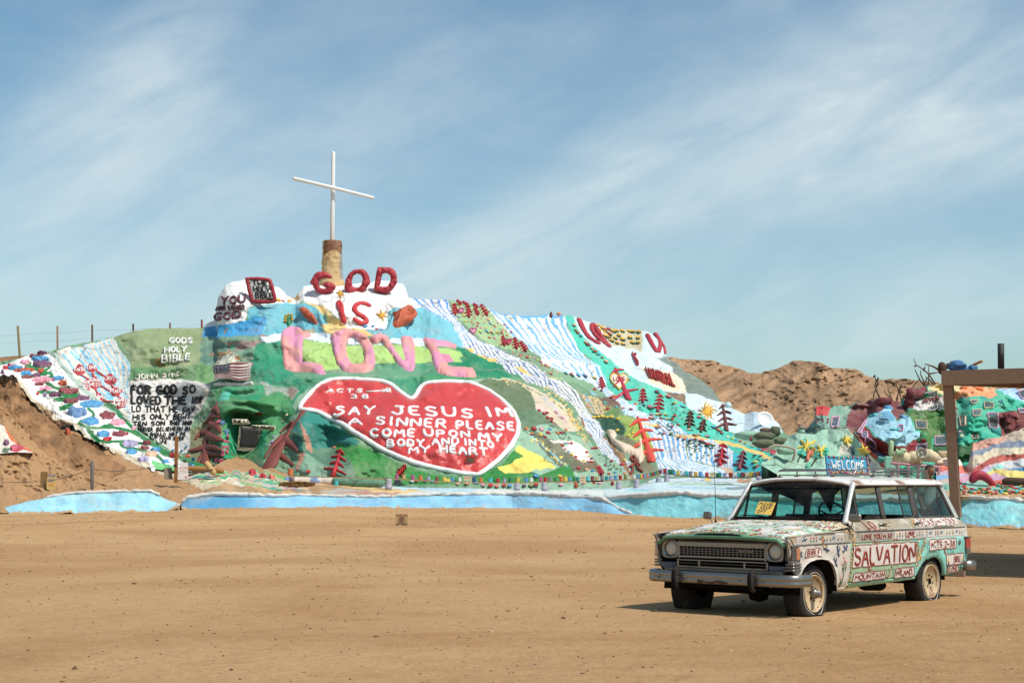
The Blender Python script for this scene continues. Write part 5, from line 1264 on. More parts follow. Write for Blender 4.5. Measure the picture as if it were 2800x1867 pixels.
flowers(HILL, 'G', 'purple 1160,990,1.5;blue 1012,1125;rose 1082,1155,1.7;red 1275,1045,1.5;yellow 1355,1110,1.2;blue 1425,1145,1.2;rose 1610,1265,1.4;blue 1760,1368,1.4;red 1815,1405,1.5;rose 1857,1430,1.2', 'among the trees of the turquoise slope', 4.4, 1)
flowers(HILL, 'G', 'yellow 490,1262,1.1;yellow 535,1256;yellow 578,1254,1.2;yellow 628,1262;yellow 677,1260,1.3;yellow 748,1278,1.2;yellow 740,1402,1.1;yellow 860,1460;yellow 905,1430', 'on the dark green bank above the deer', 5.0)
flowers(HILL, 'H', 'orange 1485,255,1.4;rose 1490,216,1.1;yellow 1553,216,1.1;red 1592,214,1.1;yellow 1640,212;red 1592,252;peach 1655,262,1.1;red 1718,265;red 1745,230,1.2;red 1780,325;pink 1580,346,1.2;rose 1715,340;peach 1892,378,1.2;red 1952,436,1.1;pink 1996,430;pink 2086,447,1.1;orange 1545,350', 'on the middle of the blue striped fall', 4.8, 0)
flowers(HILL, 'H', 'blue 1590,410;pink 1636,412,1.1;olive 1710,416,1.1;orange 1800,456;orange 1852,474;purple 1912,490,1.2;red 1962,476;rose 2030,500,1.6;crimson 2096,536,1.6;cream 2150,538,1.4', 'with tall stems low on the blue striped fall', 4.6, 1)
flowers(HILL, 'K', 'yellow 845,726,1.4;cream 850,642,1.2;rose 908,655;red 862,772,1.2;blue 966,697', 'on the turquoise bank beside the yellow steps', 4.6, 1)
flowers(HILL, 'K', 'cream 545,455,1.2;yellow 600,470,1.1;blue 640,487;red 682,500;olive 735,524;cream 825,552,1.4;blue 885,590;red 922,597,1.1;peach 976,606,1.2;rose 1030,634,1.3;yellow 1100,665,1.1;pink 1200,726;pink 1286,775,1.2;red 1230,742;orange 1260,765', 'edging the yellow path on its right', 4.4)
flowers(HILL, 'H', 'crimson 340,205,1.2;crimson 375,192;crimson 382,250,1.2;crimson 425,255;crimson 420,280;crimson 232,368,1.7;pink 312,376,1.5;blue 405,370,1.1;crimson 385,410,1.4;orange 486,410,1.2;crimson 530,410,1.2;yellow 305,430,1.3;red 215,425;orange 150,365,1.1;orange 576,380;crimson 290,168;crimson 355,453;pink 470,185;pink 540,250', 'on the pale green bank right of the heart', 4.6)
flowers(HILL, 'H', 'crimson 536,542,1.3;blue 566,520;red 634,520,1.1;pink 570,582,1.1;blue 604,610;yellow 642,640,1.2;red 682,665,1.1;yellow 768,710,1.2;pink 816,716,1.2;crimson 850,720,1.2;purple 855,685,1.2;yellow 830,656;red 802,615,1.1;pink 600,518', 'round the rim of the white pond shape', 4.0)
flowers(HILL, 'H', 'red 710,790,1.3;peach 800,806,1.3;blue 866,817,1.2;coral 922,772,1.1;crimson 1066,712,1.1;purple 998,755;red 1040,848;blue 1104,832;orange 1206,842;pink 525,966,1.3;red 880,946;pink 942,952,1.4;coral 770,950,1.3;red 860,575;red 885,572;red 912,572;red 1182,750,1.4;yellow 1205,700', 'in the bed left of the deer near the rail', 4.4)
flowers(HILL, 'M', 'white 985,252,1.2;red 1015,250,1.1;purple 1075,252,1.2;blue 1130,256,1.1;crimson 1155,263;yellow 1240,252,1.4;peach 1310,270,1.2;orange 1377,270,1.3;blue 1440,268,1.4;pink 1490,281,1.2;red 1545,287,1.5;coral 1590,290,1.3;red 1641,285,1.3;blue 1682,286,1.2;purple 1785,286,1.2;olive 1832,285,1.4;red 1870,280,1.4;blue 1868,218,1.6;yellow 2040,218,1.2;pink 2046,282,1.3;green 1300,245', 'in the bed under the can rail below the heart', 5.0, 2)
flowers(HILL, 'C', 'rose 500,886,1.2;rose 466,936,1.2;rose 500,942,1.1;rose 460,1000,1.1;rose 496,1006,1.2;rose 450,1040;rose 490,1052,1.2;rose 448,1082,1.2;rose 392,1150,1.6;rose 432,1155,1.3;rose 406,722,1.6', 'climbing between the brown tree and the grotto', 4.6)
flowers(HILL, 'C', 'red 1415,1280,1.5;coral 1710,1005,1.1;lavender 1010,940,1.2;lavender 975,980;lavender 1030,885;cream 1135,712;cream 1175,640', 'on the green mound left of the heart', 4.0)
flowers(HILL, 'B', 'gold 830,482,1.4;rose 876,488;gold 946,490,1.3;blue 1760,760,1.3;blue 1842,758;red 1882,790;lavender 1930,796', 'on the ledges of the white crown and dome', 4.6)
flowers(HILL, 'N', 'blue 824,1262;blue 775,1305;blue 680,1300', 'at the foot of the white verse wall', 4.0, 0)
flowers(HILL, 'E', 'orange 1675,318,1.4;crimson 2210,478;orange 2140,445;gold 2120,480;gold 2095,430;gold 2165,500', 'on the right ridge against the sky', 4.6)
t = thing_at('relief_plant', HILL, pts('B 935,710'), 'green cactus plant with yellow buds above the pink letter L', 'plant')
m = MB()
for ln in ['B 935,760 930,700 925,650', 'B 935,745 900,710 890,680', 'B 935,745 965,720 965,680', 'B 930,700 895,665', 'B 930,690 962,660']: stroke(m, HILL, pts(ln), 4, .12, C['green'], .5)
m.build('stem', RELIEF, t)
m = MB()
for x, y in [(925, 645), (893, 652), (962, 650), (886, 680), (968, 680), (884, 708), (967, 704)]:
    p = pts('B %d,%d' % (x, y)); stroke(m, HILL, [p[0], p[0] + [1.5, 0]], 6, .14, C['gold'], .8)
m.build('bud', RELIEF, t)

# ---- mounded flowers on the left spur
def mound(surf, x, y, rx, ry, c_, label, sheet='A', hgt=0.13):
    cx, cy, k = CROP[sheet]; a = np.linspace(0, 2 * math.pi, 19)[:-1]
    p = np.array([cx + x * k, cy + y * k]) + np.stack([rx * np.cos(a), ry * np.sin(a)], -1) * k * (1 + .10 * np.sin(a * 5 + x)[:, None] + .05 * rng.standard_normal(18)[:, None])
    m = MB()
    col = alb(C[c_])
    blob(m, surf, p, hgt, max(2.2, ry * k * .6), C[c_], (), max(1.7, ry * k * .28), rough=.05, col_fn=lambda X, Y: col * (1 + .25 * fbm(X / 4, Y / 4, 1, 3))[:, None])
    tag(m.build('flower_mound', RELIEF), label, 'flower', 'flower mounds on the left spur')
sm = [('purple', 335, 338, 80, 28), ('purple', 335, 252, 42, 13), ('maroon', 290, 276, 58, 14), ('blue', 320, 298, 74, 20), ('pink', 200, 325, 40, 17), ('blue', 122, 370, 60, 16), ('red', 82, 355, 20, 8), ('rust', 190, 388, 85, 13), ('rust', 320, 392, 26, 13), ('blue', 206, 412, 50, 17), ('purple', 286, 425, 40, 11), ('maroon', 215, 442, 50, 9), ('pink', 340, 462, 95, 20), ('blue', 462, 452, 46, 15), ('rust', 495, 490, 38, 20), ('pink', 360, 532, 55, 17), ('maroon', 546, 552, 84, 24), ('purple', 440, 582, 50, 14), ('purple', 652, 608, 65, 18), ('maroon', 565, 630, 60, 17), ('blue', 726, 656, 95, 27), ('slate', 615, 720, 84, 44), ('maroon', 852, 745, 65, 32), ('blue', 722, 792, 72, 29), ('pink', 936, 802, 60, 22), ('blue', 820, 896, 55, 21), ('maroon', 950, 890, 65, 22), ('red', 850, 936, 35, 11), ('lavender', 1032, 970, 64, 27), ('maroon', 1165, 966, 38, 11), ('maroon', 1150, 1006, 40, 9), ('blue', 1235, 1020, 45, 13), ('blue', 1045, 1036, 46, 17), ('peach', 1200, 1053, 50, 18), ('lavender', 1140, 1095, 45, 17), ('red', 1385, 1066, 40, 13), ('lavender', 355, 576, 20, 15), ('red', 296, 572, 14, 11), ('blue', 1312, 1112, 34, 11), ('blue', 1510, 1140, 36, 9), ('maroon', 310, 500, 40, 8), ('pink', 100, 350, 30, 8), ('red', 45, 370, 24, 8), ('purple', 20, 405, 16, 10), ('pink', 1060, 850, 20, 12)]
cnt = {}
for c_, x, y, rx, ry in sorted(sm, key=lambda q: q[1]):
    cnt[c_] = cnt.get(c_, 0) + 1
    mound(SPUR, x, y, rx, ry, c_, f"{ORD[cnt[c_] - 1]} {c_} flower mound from the left on the white spur")
mound(SPUR2, 50, 965, 24, 18, 'purple', 'purple flower mound on the small spur at the left edge', hgt=.15)
mound(SPUR2, 110, 1004, 34, 20, 'rose', 'rose flower mound on the small spur at the left edge', hgt=.15)
mound(BANK, 185, 1036, 28, 14, 'purple', 'purple flower mound lying on the dirt at the foot of the small spur', hgt=.15)
mound(BANK, 540, 882, 22, 18, 'rust', 'orange pot shaped mound on the dirt bank below the white spur', hgt=.25)
for x, y, rx, ry, c_, lb in [(790, 1290, 44, 34, 'crimson', 'dark red rose mound in the painted ground near the can rail'), (905, 1345, 44, 14, 'red', 'flat red mound in the painted ground left of the rail stump'), (1010, 1350, 34, 16, 'coral', 'coral mound in the painted ground beside the rail stump'), (60, 1100, 34, 20, 'orange', 'orange mound at the foot of the brown sculpted tree'), (120, 1135, 22, 20, 'navy', 'dark blue mound at the foot of the brown sculpted tree')]:
    mound(BANK, x, y, rx, ry, c_, lb, 'C', .16)
# ================================================================ CROSS, FENCE, RAILS AND SIGNS
def upx(x, y, d): return unp(np.array([float(x)]), np.array([float(y)]), np.array([float(d)]))[0]
d0 = 100.0
t = empty('cross_pillar', tuple(upx(906, 770, d0)), 'round adobe pillar brown at the top, tan and grey below, behind GOD', 'pillar')
m = MB(); k = d0 / F
zb = upx(906, 800, d0)[2]; x0_, z0_ = upx(909, 656, d0)[0], upx(909, 656, d0)[2]
prof = [(0, 0), (24 * k, .0), (26 * k, -6 * k), (26.5 * k, -38 * k), (28 * k, -80 * k), (30 * k, -105 * k), (34 * k, -118 * k), (38 * k, -135 * k), (44 * k, -170 * k)]
prof = [(np.interp(z, [q[1] for q in prof][::-1], [q[0] for q in prof][::-1]), z) for z in np.linspace(-170 * k, -0.0, 50)] + [(0, 0.001)]
m.lathe(prof, (x0_, d0, z0_), n=40)
v = np.array(m.v); a = np.arctan2(v[:, 1] - d0, v[:, 0] - x0_); zz = (z0_ - v[:, 2]) / k
v[:, 0] += 0.05 * fbm(a * 3, zz / 8, 0, 3) * np.cos(a); v[:, 1] += .05 * fbm(a * 3, zz / 8, 0, 3) * np.sin(a)
cc = np.where((zz < 40 + 8 * np.sin(a * 2 + 1))[:, None] & (a > -2.6)[:, None], alb((140, 92, 62)), alb((214, 178, 122))); cc = np.where(((zz >= 40) & (a > -.75) & (a < 1) & (zz < 112))[:, None], alb((160, 150, 142)), cc)
new_mesh('pillar_body', rel(t, v), m.f, ADOBE, t, cc)
t = empty('wooden_cross', tuple(upx(908, 658, d0)), 'tall white wooden cross rising from the round pillar against the sky', 'cross')
WHITEWOOD = mat('white_painted_wood', (236, 234, 230), rough=0.6, bump=0.4, bscale=4, vary=0.08, wear=((190, 178, 160), .62, .75, 3.0))
m = MB(); m.tube([upx(908, 668, d0), upx(909.5, 560, d0), upx(911.5, 419, d0)], [6.6 * k, 6.2 * k, 5.2 * k], 14); m.build('post', WHITEWOOD, t)
m = MB(); a_, b_ = upx(805, 489, d0 - 1.0), upx(1019, 541, d0 + .3); m.tube([a_, (a_ + b_) / 2 + np.array([0, 0, .02]), b_], [5.2 * k, 5.2 * k, 5 * k], 12); m.build('crossbar', WHITEWOOD, t)

# ---- wire fence behind the left crest
cols = [(148, 132, 84), (176, 126, 80), (116, 84, 62), (92, 70, 58), (136, 102, 80), (150, 66, 46)]
for i, (xt, yt, xb, yb, lb) in enumerate([(142, 38, 166, 290, 'tilted olive post'), (456, 36, 458, 240, 'tan post'), (732, 27, 733, 175, 'rusty brown post'), (1057, 20, 1058, 90, 'dark short post'), (1350, 12, 1350, 75, 'thin brown post'), (1602, -14, 1602, 60, 'red brown stub post')]):
    m = MB(); p = pts('A %f,%f %f,%f' % (xb, yb + 120, xt, yt)); dd = 99.0 if i else 92
    m.tube(unp(p[:, 0], p[:, 1], np.full(2, dd)), 0.062 if i else .075, 8, alb(cols[i])); tag(m.build('fence_post', WOOD), f'{lb} of the wire fence on the left skyline', 'post', 'posts of the skyline fence')
m = MB(); P0 = [pts('A %f,%f' % q)[0] for q in [(-60, 100), (142, 95), (456, 80), (732, 62), (1057, 52), (1350, 48), (1602, 10)]]
for dy in (4, 40):
    q = np.array(P0) + [0, dy * .6]; q = resample(q, 20); q[:, 1] += 1.5 * np.sin(np.arange(len(q)) * .8); m.tube(unp(q[:, 0], q[:, 1], np.full(len(q), 99.0)), 0.005, 4, alb((150, 150, 150)))
tag(m.build('wire_netting', mat('wire', None, rough=.5, metal=.6, bump=0)), 'thin slack wire strung between the skyline fence posts', 'wire')

# ---- can rails
def can_mesh(c_):
    m = MB(); c = alb(C[c_] if isinstance(c_, str) else c_)
    m.lathe([(0, 0), (.96, 0), (1, .06), (1, .5), (1, 1.4), (1, 2.3), (1.03, 2.36), (.98, 2.42), (.9, 2.34), (0, 2.34)], n=14, col=c)
    o = m.build('can', CANM); me = o.data; bpy.data.objects.remove(o); return me
CANS = {}
def can(c_, P, r, label):
    if c_ not in CANS: CANS[c_] = can_mesh(c_)
    o = bpy.data.objects.new('painted_can', CANS[c_]); COL.objects.link(o); o.location = P; o.scale = (r, r, r); o.rotation_euler = (rng.uniform(-.05, .05), rng.uniform(-.06, .06), rng.uniform(0, 6))
    tag(o, label, 'can', 'painted cans standing on the rails')
RAILS = [('M 100,211 450,221 800,229', 75.5, 'long plain plank running left from the grey bucket'), ('M 797,229 1200,252 1600,262 1950,255 2352,247 H 700,928 1000,918 1290,900', 75.2, 'sagging plank carrying the long row of cans under the heart'), ('H 1285,902 1420,892 1520,868 1608,838', 74.6, 'short curved plank of cans at the bend below the deer'),
         ('H 1620,838 1800,862 2000,878 2200,884 K 320,884 560,885 780,882 960,862 1120,868 1300,866', 71.0, 'plank of cans behind the car below the blue stripes')]
RC = []
for i, (ln, dd, lb) in enumerate(RAILS):
    p = resample(pts(ln), 6); d_ = np.full(len(p), dd) if i != 3 else np.interp(p[:, 0], [1810, 2200], [74.0, 68.5])
    P = unp(p[:, 0], p[:, 1], d_); m = MB()
    n = len(P); v = []; 
    for q in P:
        for (b_, c_) in ((-.10, -.035), (.10, -.035), (.10, .02), (-.10, .02)): v.append(q + np.array([0, b_, c_]))
    f = [(j * 4 + a, j * 4 + (a + 1) % 4, j * 4 + 4 + (a + 1) % 4, j * 4 + 4 + a) for j in range(n - 1) for a in range(4)] + [(3, 2, 1, 0), tuple((n - 1) * 4 + a for a in range(4))]
    m.add(v, f, alb((176, 150, 108))); tag(m.build('rail_plank', WOOD, smooth=False), lb, 'plank', 'planks of the can rail')
    RC.append((p[:, 0], P))
def on_rail(i, x): return np.array([np.interp(x, RC[i][0], RC[i][1][:, j]) for j in range(3)]) + np.array([0, 0, .022])
def row(i, sheet, spec, r, where):
    cx, cy, k = CROP[sheet]; it = [q.split(',') for q in spec.split()]; tot = {}; cnt = {}
    for c_, x in it: tot[c_] = tot.get(c_, 0) + 1
    for c_, x in it:
        cnt[c_] = cnt.get(c_, 0) + 1; X = cx + float(x) * k
        lab = f'{c_} painted can standing {where}' if tot[c_] == 1 else f'{ORD[cnt[c_] - 1]} {c_} can from the left of those standing {where}'
        P = on_rail(i, X); can(c_, P, r * rng.uniform(.92, 1.05), lab)
row(1, 'M', 'magenta,875 tan,925 magenta,990 orange,1045 lavender,1102 maroon,1163 yellow,1215 blue,1273 white,1325 navy,1428 orange,1475 cyan,1545 crimson,1598 lavender,1645 green,1690 yellow,1740 blue,1798 white,1836 magenta,1905 red,1938 grey,1972 green,2010 orange,2052 yellow,2080 blue,2112 green,2145 teal,2170', .088, 'on the long plank under the heart')
row(1, 'H', 'cyan,810 maroon,862 tan,912 grey,968 teal,1015 lavender,1058 blue,1110 red,1162 olive,1217', .088, 'on the right end of the long plank')
row(2, 'H', 'white,1310 blue,1352 yellow,1388 magenta,1410 cyan,1428 orange,1446 lavender,1465 green,1488 red,1512 teal,1536 olive,1560 navy,1580 crimson,1596', .075, 'on the short curved plank at the bend')
row(3, 'H', 'crimson,1640 green,1690 teal,1728 yellow,1780 white,1828 cyan,1870 grey,1915 gold,1970 blue,2020 red,2090', .090, 'on the left part of the plank behind the car')
row(3, 'K', 'teal,424 green,462 lavender,520 red,580 white,620 cyan,668 maroon,712 cream,752 yellow,800 grey,840 orange,880 blue,915 crimson,945 coral,1055 purple,1100 black,1210 navy,1258', .090, 'on the part of the plank above the car hood')
# upturned buckets that carry the rails
def bucket(sheet, x, yt, yb, w, d_, lb, col=(168, 164, 176)):
    cx, cy, k = CROP[sheet]; X = cx + x * k; Y0, Y1 = cy + yt * k, cy + yb * k; h = (Y1 - Y0) * d_ / F; r = w * k * d_ / F / 2; P = upx(X, Y1, d_)
    m = MB(); m.lathe([(r, -.12), (r, .02), (r * 1.03, .05), (r * .97, .06), (r * .88, h * .8), (r * .86, h), (0, h)], P, n=20, col=alb(col)); tag(m.build('upturned_bucket', CANM), lb, 'bucket', 'upturned buckets under the rails')
bucket('M', 817, 232, 298, 50, 75.0, 'grey upturned bucket at the left end of the long can plank'); bucket('M', 1735, 262, 304, 44, 74.5, 'grey upturned bucket below the yellow patch, left one of two'); bucket('M', 1930, 258, 306, 44, 74.2, 'grey upturned bucket below the yellow patch, right one of two')
bucket('H', 1142, 922, 1000, 60, 74.4, 'grey upturned bucket left of the bend under the long plank'); bucket('H', 1336, 902, 990, 66, 74.0, 'grey upturned bucket under the left end of the curved plank'); bucket('H', 1572, 880, 968, 68, 73.4, 'grey upturned bucket under the right end of the curved plank'); bucket('H', 1660, 850, 932, 62, 73.6, 'grey upturned bucket at the left end of the plank behind the car'); bucket('K', 880, 868, 892, 62, 70, 'grey upturned bucket just above the roof of the car')
bucket('H', 1470, 920, 950, 70, 75.4, 'pale upturned tub behind the curved plank', (214, 206, 196)); bucket('M', 125, 214, 262, 48, 75.8, 'grey purple stump bucket at the far left end of the plain plank', (150, 132, 134))
can('orange', upx(*pts('M 115,207')[0], 75.8), .135, 'big orange can standing on the far left stump of the plain plank'); can('cyan', upx(*pts('M 441,281')[0], 74.5), .10, 'cyan can standing on the sand below the plain plank')
# painted stone edging under the plain plank
m = MB(); p = resample(pts('M 60,262 200,250 320,252 440,250'), 5); P = unp(p[:, 0], p[:, 1], np.full(len(p), 77.5)); m.tube(P, .26 * (1 + .2 * fbm(np.arange(len(p)) / 3., 0 * p[:, 0], 0, 2)), 10, alb((220, 206, 190)))
cc = np.array(m.c); vv = np.array(m.v); s_ = (np.sin(vv[:, 0] * 4.6 + 2 * vv[:, 2]) > .55); cc[s_] = alb((110, 150, 200)); m.c = [tuple(q) for q in cc]
tag(m.build('stone_edging', ADOBE), 'white and blue striped rounded edging under the plain plank', 'edging')
m = MB(); p = resample(pts('M 440,250 560,262 700,268 752,266'), 5); m.tube(unp(p[:, 0], p[:, 1], np.full(len(p), 77.4)), .24, 10, alb((96, 140, 116))); tag(m.build('stone_edging', ADOBE), 'grey green rounded edging running right towards the grey bucket', 'edging')
relief_poly('grey_stone', HILL, 'M 848,272 870,248 910,252 925,275 890,278', .3, 6, (96, 92, 98), 'dark grey stone at the left end of the bed under the cans', 'stone', 4, .08)
# straw bundle
m = MB(); r_ = random.Random(5); c0 = pts('M 45,272')[0]; c1 = pts('M 278,272')[0]; zf = 0.0
for i in range(420):
    a = r_.random(); l = r_.uniform(6, 16); x = c0[0] + (c1[0] - c0[0]) * a; y = c0[1] + r_.uniform(-7, 6) * (.6 + .5 * math.sin(a * 3)); ang = r_.uniform(-.5, .5)
    q = np.array([[x - l / 2, y - l * .4 * ang], [x + l / 2, y + l * .4 * ang]]); dd = 73.0 + r_.uniform(-.12, .12)
    m.tube(unp(q[:, 0], q[:, 1], np.full(2, dd)), .014, 4, alb(r_.choice([(150, 110, 62), (120, 86, 48), (172, 132, 80)])), cap=False)
tag(m.build('straw_bundle', WOOD), 'loose brown straw bundle lying on the painted ground left of the cans', 'straw')

# ---- signs
BOARD = mat('sign_board', None, rough=.8, bump=.2, bscale=8, vary=.12, wear=((150, 120, 80), .68, .78, 5.0))
class Card:
    """flat board: u across, v up, in metres"""
    def __init__(s, o, ux, uy): s.o = np.array(o, float); s.ux = np.array(ux, float); s.uy = np.array(uy, float); s.n = np.cross(s.ux, s.uy); s.n /= np.linalg.norm(s.n)
    def at(s, u, v, h=0.0): return s.o + s.ux * u + s.uy * v + s.n * h
    def slab(s, w, h, th, col, poly=None):
        poly = poly or [(0, 0), (w, 0), (w, h), (0, h)]; n = len(poly); m = MB()
        v = [s.at(a, b, 0) for a, b in poly] + [s.at(a, b, -th) for a, b in poly]
        m.add(v, [tuple(range(n)), tuple(range(n, 2 * n))[::-1]] + [(i, i + n, (i + 1) % n + n, (i + 1) % n) for i in range(n)], alb(col)); return m
    def text(s, m, tx, u0, u1, v, h, r, col, lift=.004, seed=1, jit=.04, slant=0.0, flat=.5):
        for ch, sts in layout(tx, (u0, -v), (u1, -v), h, slant, jit, .34, None, seed):
            for st in sts:
                q = smooth_path(st, 1) if len(st) > 2 else st
                m.tube([s.at(a, -b, lift) for a, b in q], r, 6, alb(col), True, flat, up=np.broadcast_to(s.n, (len(q), 3)))
def sign(P, w, h, lines, col, label, tcol=(60, 60, 70), rz=0.0, lean=0.12, th=.02, poly=None, name='ground_sign', r=None):
    ux = np.array([math.cos(rz), math.sin(rz), 0]); uy = np.array([-math.sin(rz) * lean, math.cos(rz) * lean, 1.0]); uy /= np.linalg.norm(uy)
    c = Card(np.array(P) - ux * w / 2, ux, uy); t = empty(name, tuple(P), label, 'sign')
    c.slab(w, h, th, col, poly).build('board', BOARD, t, smooth=False)
    m = MB()
    for i, ln in enumerate(lines):
        tx, u0, u1, v, hh = ln[:5]; c.text(m, tx, u0 * w, u1 * w, v * h, hh * h, r or hh * h * .09, ln[5] if len(ln) > 5 else tcol, seed=i + 2)
    if m.v: m.build('writing', RELIEF, t)
    return t, c
def floor_z(x, y): return float(ground_z(np.array(x), np.array(y)))
P = BANK.P(np.array([138.]), np.array([1339.]))[0]; s_ = 72.0 / F * .34443
t, c = sign(P, 76 * s_, 138 * s_, [('PLEASE', .12, .95, .78, .16, (110, 110, 160)), ('KEEP', .2, .85, .50, .15, (120, 120, 150)), ('OUT', .3, .85, .22, .16, (222, 130, 60))], (226, 186, 110), 'yellow PLEASE KEEP OUT board on the sand at far left', rz=-.12,
          poly=[(.18 * 76 * s_, 0), (76 * s_, 0), (76 * s_, 138 * s_), (.1 * 76 * s_, 132 * s_), (0, .55 * 138 * s_), (.02, .1)])
m = MB(); m.box(P + np.array([-.42, .32, .42]), (.34, .05, .9), col=alb((150, 116, 70))); m.build('back_board', BOARD, t, smooth=False)
g0 = gdist(1220 + 576 * .38265); P = np.array([(750 + 915 * .38265 - CX) / F * g0, g0, floor_z((750 + 915 * .38265 - CX) / F * g0, g0)]); s_ = g0 / F * .38265
t, c = sign(P, 86 * s_, 84 * s_, [('PLEASE WEAR', .05, .97, .80, .14, (150, 70, 60)), ('SOFT SHOES', .05, .97, .05, .15, (70, 60, 50))], (176, 146, 100), 'small tan PLEASE WEAR SOFT SHOES board standing alone on the sand', rz=.05, lean=.15)
m = MB(); a = np.linspace(0, 2 * math.pi, 20); w_ = 86 * s_
m.tube([c.at(w_ * .5 + w_ * .23 * math.cos(q), w_ * .48 + w_ * .23 * math.sin(q), .004) for q in a], .010, 6, alb((120, 50, 50))); m.tube([c.at(w_ * .36, w_ * .62, .004), c.at(w_ * .64, w_ * .34, .004)], .012, 6, alb((150, 50, 50))); m.tube([c.at(w_ * .40, w_ * .40, .004), c.at(w_ * .52, w_ * .5, .004), c.at(w_ * .58, w_ * .62, .004)], .014, 6, alb((50, 45, 45))); m.build('no_boots_mark', RELIEF, t)
for sheet, x, y0, y1, w, dd, lines, lb in [('M', 1380, 213, 262, 56, 74.8, [('PLEASE', .08, .95, .62, .22, (200, 90, 70)), ('KEEP OUT', .06, .95, .15, .22, (110, 120, 90))], 'cream PLEASE KEEP OUT card on the plank under the heart tip'), ('H', 760, 866, 936, 66, 74.6, [('KEEP', .1, .9, .62, .2, (150, 110, 70)), ('OFF', .2, .8, .2, .2, (150, 110, 70))], 'tan card hung on the plank right of the yellow patch'),
        ('K', 388, 826, 876, 62, 71, [('KEEP', .1, .9, .6, .2, (170, 120, 80)), ('OFF', .1, .9, .2, .2, (170, 120, 80))], 'cream card on the rear plank left of the car antenna'), ('K', 990, 800, 852, 60, 69.5, [('PLEASE', .1, .9, .62, .2, (170, 90, 70)), ('KEEP OFF', .05, .95, .2, .2, (120, 120, 120))], 'tan card on the rear plank above the car roof edge'), ('K', 1160, 796, 858, 88, 70.5, [], 'blank white card leaning behind the rear plank above the car roof')]:
    cx, cy, k = CROP[sheet]; P = upx(cx + x * k, cy + y1 * k, dd); s_ = dd / F * k
    sign(P, w * s_, (y1 - y0) * s_, lines, (222, 204, 164) if 'white' not in lb else (236, 234, 230), lb, lean=.05, name='hung_card' if 'white' not in lb else 'white_card')
cx, cy, k = CROP['K']; P = upx(cx + 335 * k, cy + 918 * k, 68.5); sign(P, 62 * 68.5 / F * k, 30 * 68.5 / F * k, [], (236, 196, 96), 'small folded yellow card on the painted floor under the rear plank', lean=.6, name='floor_card')
# stake with boards
dd = 74.5; t = empty('wooden_stake', tuple(upx(481, 1313, dd)), 'brown wooden stake with dark strap standing before the verse wall', 'stake')
m = MB(); a_, b_ = upx(479, 1314, dd), upx(484.5, 1199, dd); m.box((a_ + b_) / 2, (.15, .15, float(b_[2] - a_[2]) + .2), col=alb((158, 104, 58)), bev=.01); m.build('post', WOOD, t, smooth=False)
m = MB(); m.box(upx(480, 1272, dd), (.18, .18, .09), col=alb((44, 40, 40))); m.build('strap', RELIEF, t)
t, c = sign(upx(500, 1311, dd - .1), .52, .86, [('HE LOVES', .08, .9, .62, .10, (220, 130, 110)), ('YOU', .2, .8, .42, .10, (220, 130, 110))], (222, 212, 204), 'white board with faint red writing and heart leaning on the stake', lean=.25, poly=[(0, 0), (.52, .02), (.45, .86), (.06, .84)], name='leaning_board')
m = MB(); hpn = heart_poly(.40, -.12, .06); m.add([c.at(a, -b, .006) for a, b in hpn], [tuple(range(len(hpn)))[::-1]], alb((214, 70, 60))); m.build('heart_mark', RELIEF, t)
t, c = sign(upx(461, 1310, dd + .1), .40, .58, [], (128, 112, 96), 'grey brown board leaning in shade left of the wooden stake', lean=.3, rz=.5, name='leaning_board')
def log(name, ln, dd, r, col, lb):
    p = pts(ln); m = MB(); m.tube(unp(p[:, 0], p[:, 1], np.full(len(p), dd)), r, 8, alb(col)); tag(m.build(name, WOOD), lb, 'log')
log('fallen_log', 'C 35,1238 200,1245 340,1258 440,1266', 77.0, .14, (170, 120, 70), 'long tan log lying on the painted ground right of the stake'); log('split_log', 'C 275,1190 300,1230 345,1285', 76.4, .16, (206, 166, 110), 'short split log propped across the long log')
log('rail_branch', 'C 60,1320 120,1300 200,1275 330,1255', 76.0, .05, (110, 80, 56), 'thin dark branch lying beside the long log')
t = empty('steel_stake', tuple(upx(252, 1331, 73.5)), 'grey steel stake holding a slack cable on the left sand', 'stake')
m = MB(); m.tube([upx(252, 1334, 73.5), upx(252, 1262, 73.5)], .085, 8, alb((118, 112, 108))); m.build('post', CANM, t)
m = MB(); q = resample(pts('A -60,1272 0,1275 200,1270 400,1262 560,1225 725,1168 900,1186 1100,1170 1220,1152'), 8); m.tube(unp(q[:, 0], q[:, 1], np.interp(q[:, 0], [0, 250, 420], [72.5, 73.4, 78.5])), .016, 5, alb((92, 84, 78))); m.build('cable', RELIEF, t)
# scattered stones
m = MB(); r_ = random.Random(11)
V_, F_, C_ = [], [], []
for i in range(3200):
    Y = 8.5 + 58 * r_.random() ** 1.15; X = (r_.random() - .5) * Y * .72; s_ = r_.uniform(.004, .009) * (1 + Y / 22) * (2.0 if r_.random() < .04 else 1)
    v = np.array([(math.cos(a) * r_.uniform(.7, 1.2), math.sin(a) * r_.uniform(.6, 1.1), z) for z, n in ((-.3, 5), (.35, 5)) for a in np.arange(n) * 1.2566] + [(0, 0, .75)]) * s_
    b_ = len(V_); V_ += (v + [X, Y, floor_z(X, Y)]).tolist(); F_ += [(b_ + j, b_ + (j + 1) % 5, b_ + 5 + (j + 1) % 5, b_ + 5 + j) for j in range(5)] + [(b_ + 5 + j, b_ + 5 + (j + 1) % 5, b_ + 10) for j in range(5)]
    C_ += [alb(r_.choice([(150, 112, 78), (128, 94, 66), (186, 150, 112), (104, 82, 64), (206, 178, 144)]))] * 11
tag(new_mesh('pebbles', np.array(V_), F_, DIRT, None, np.array(C_), False), 'small brown pebbles scattered over the desert sand', 'stones', kind='stuff')
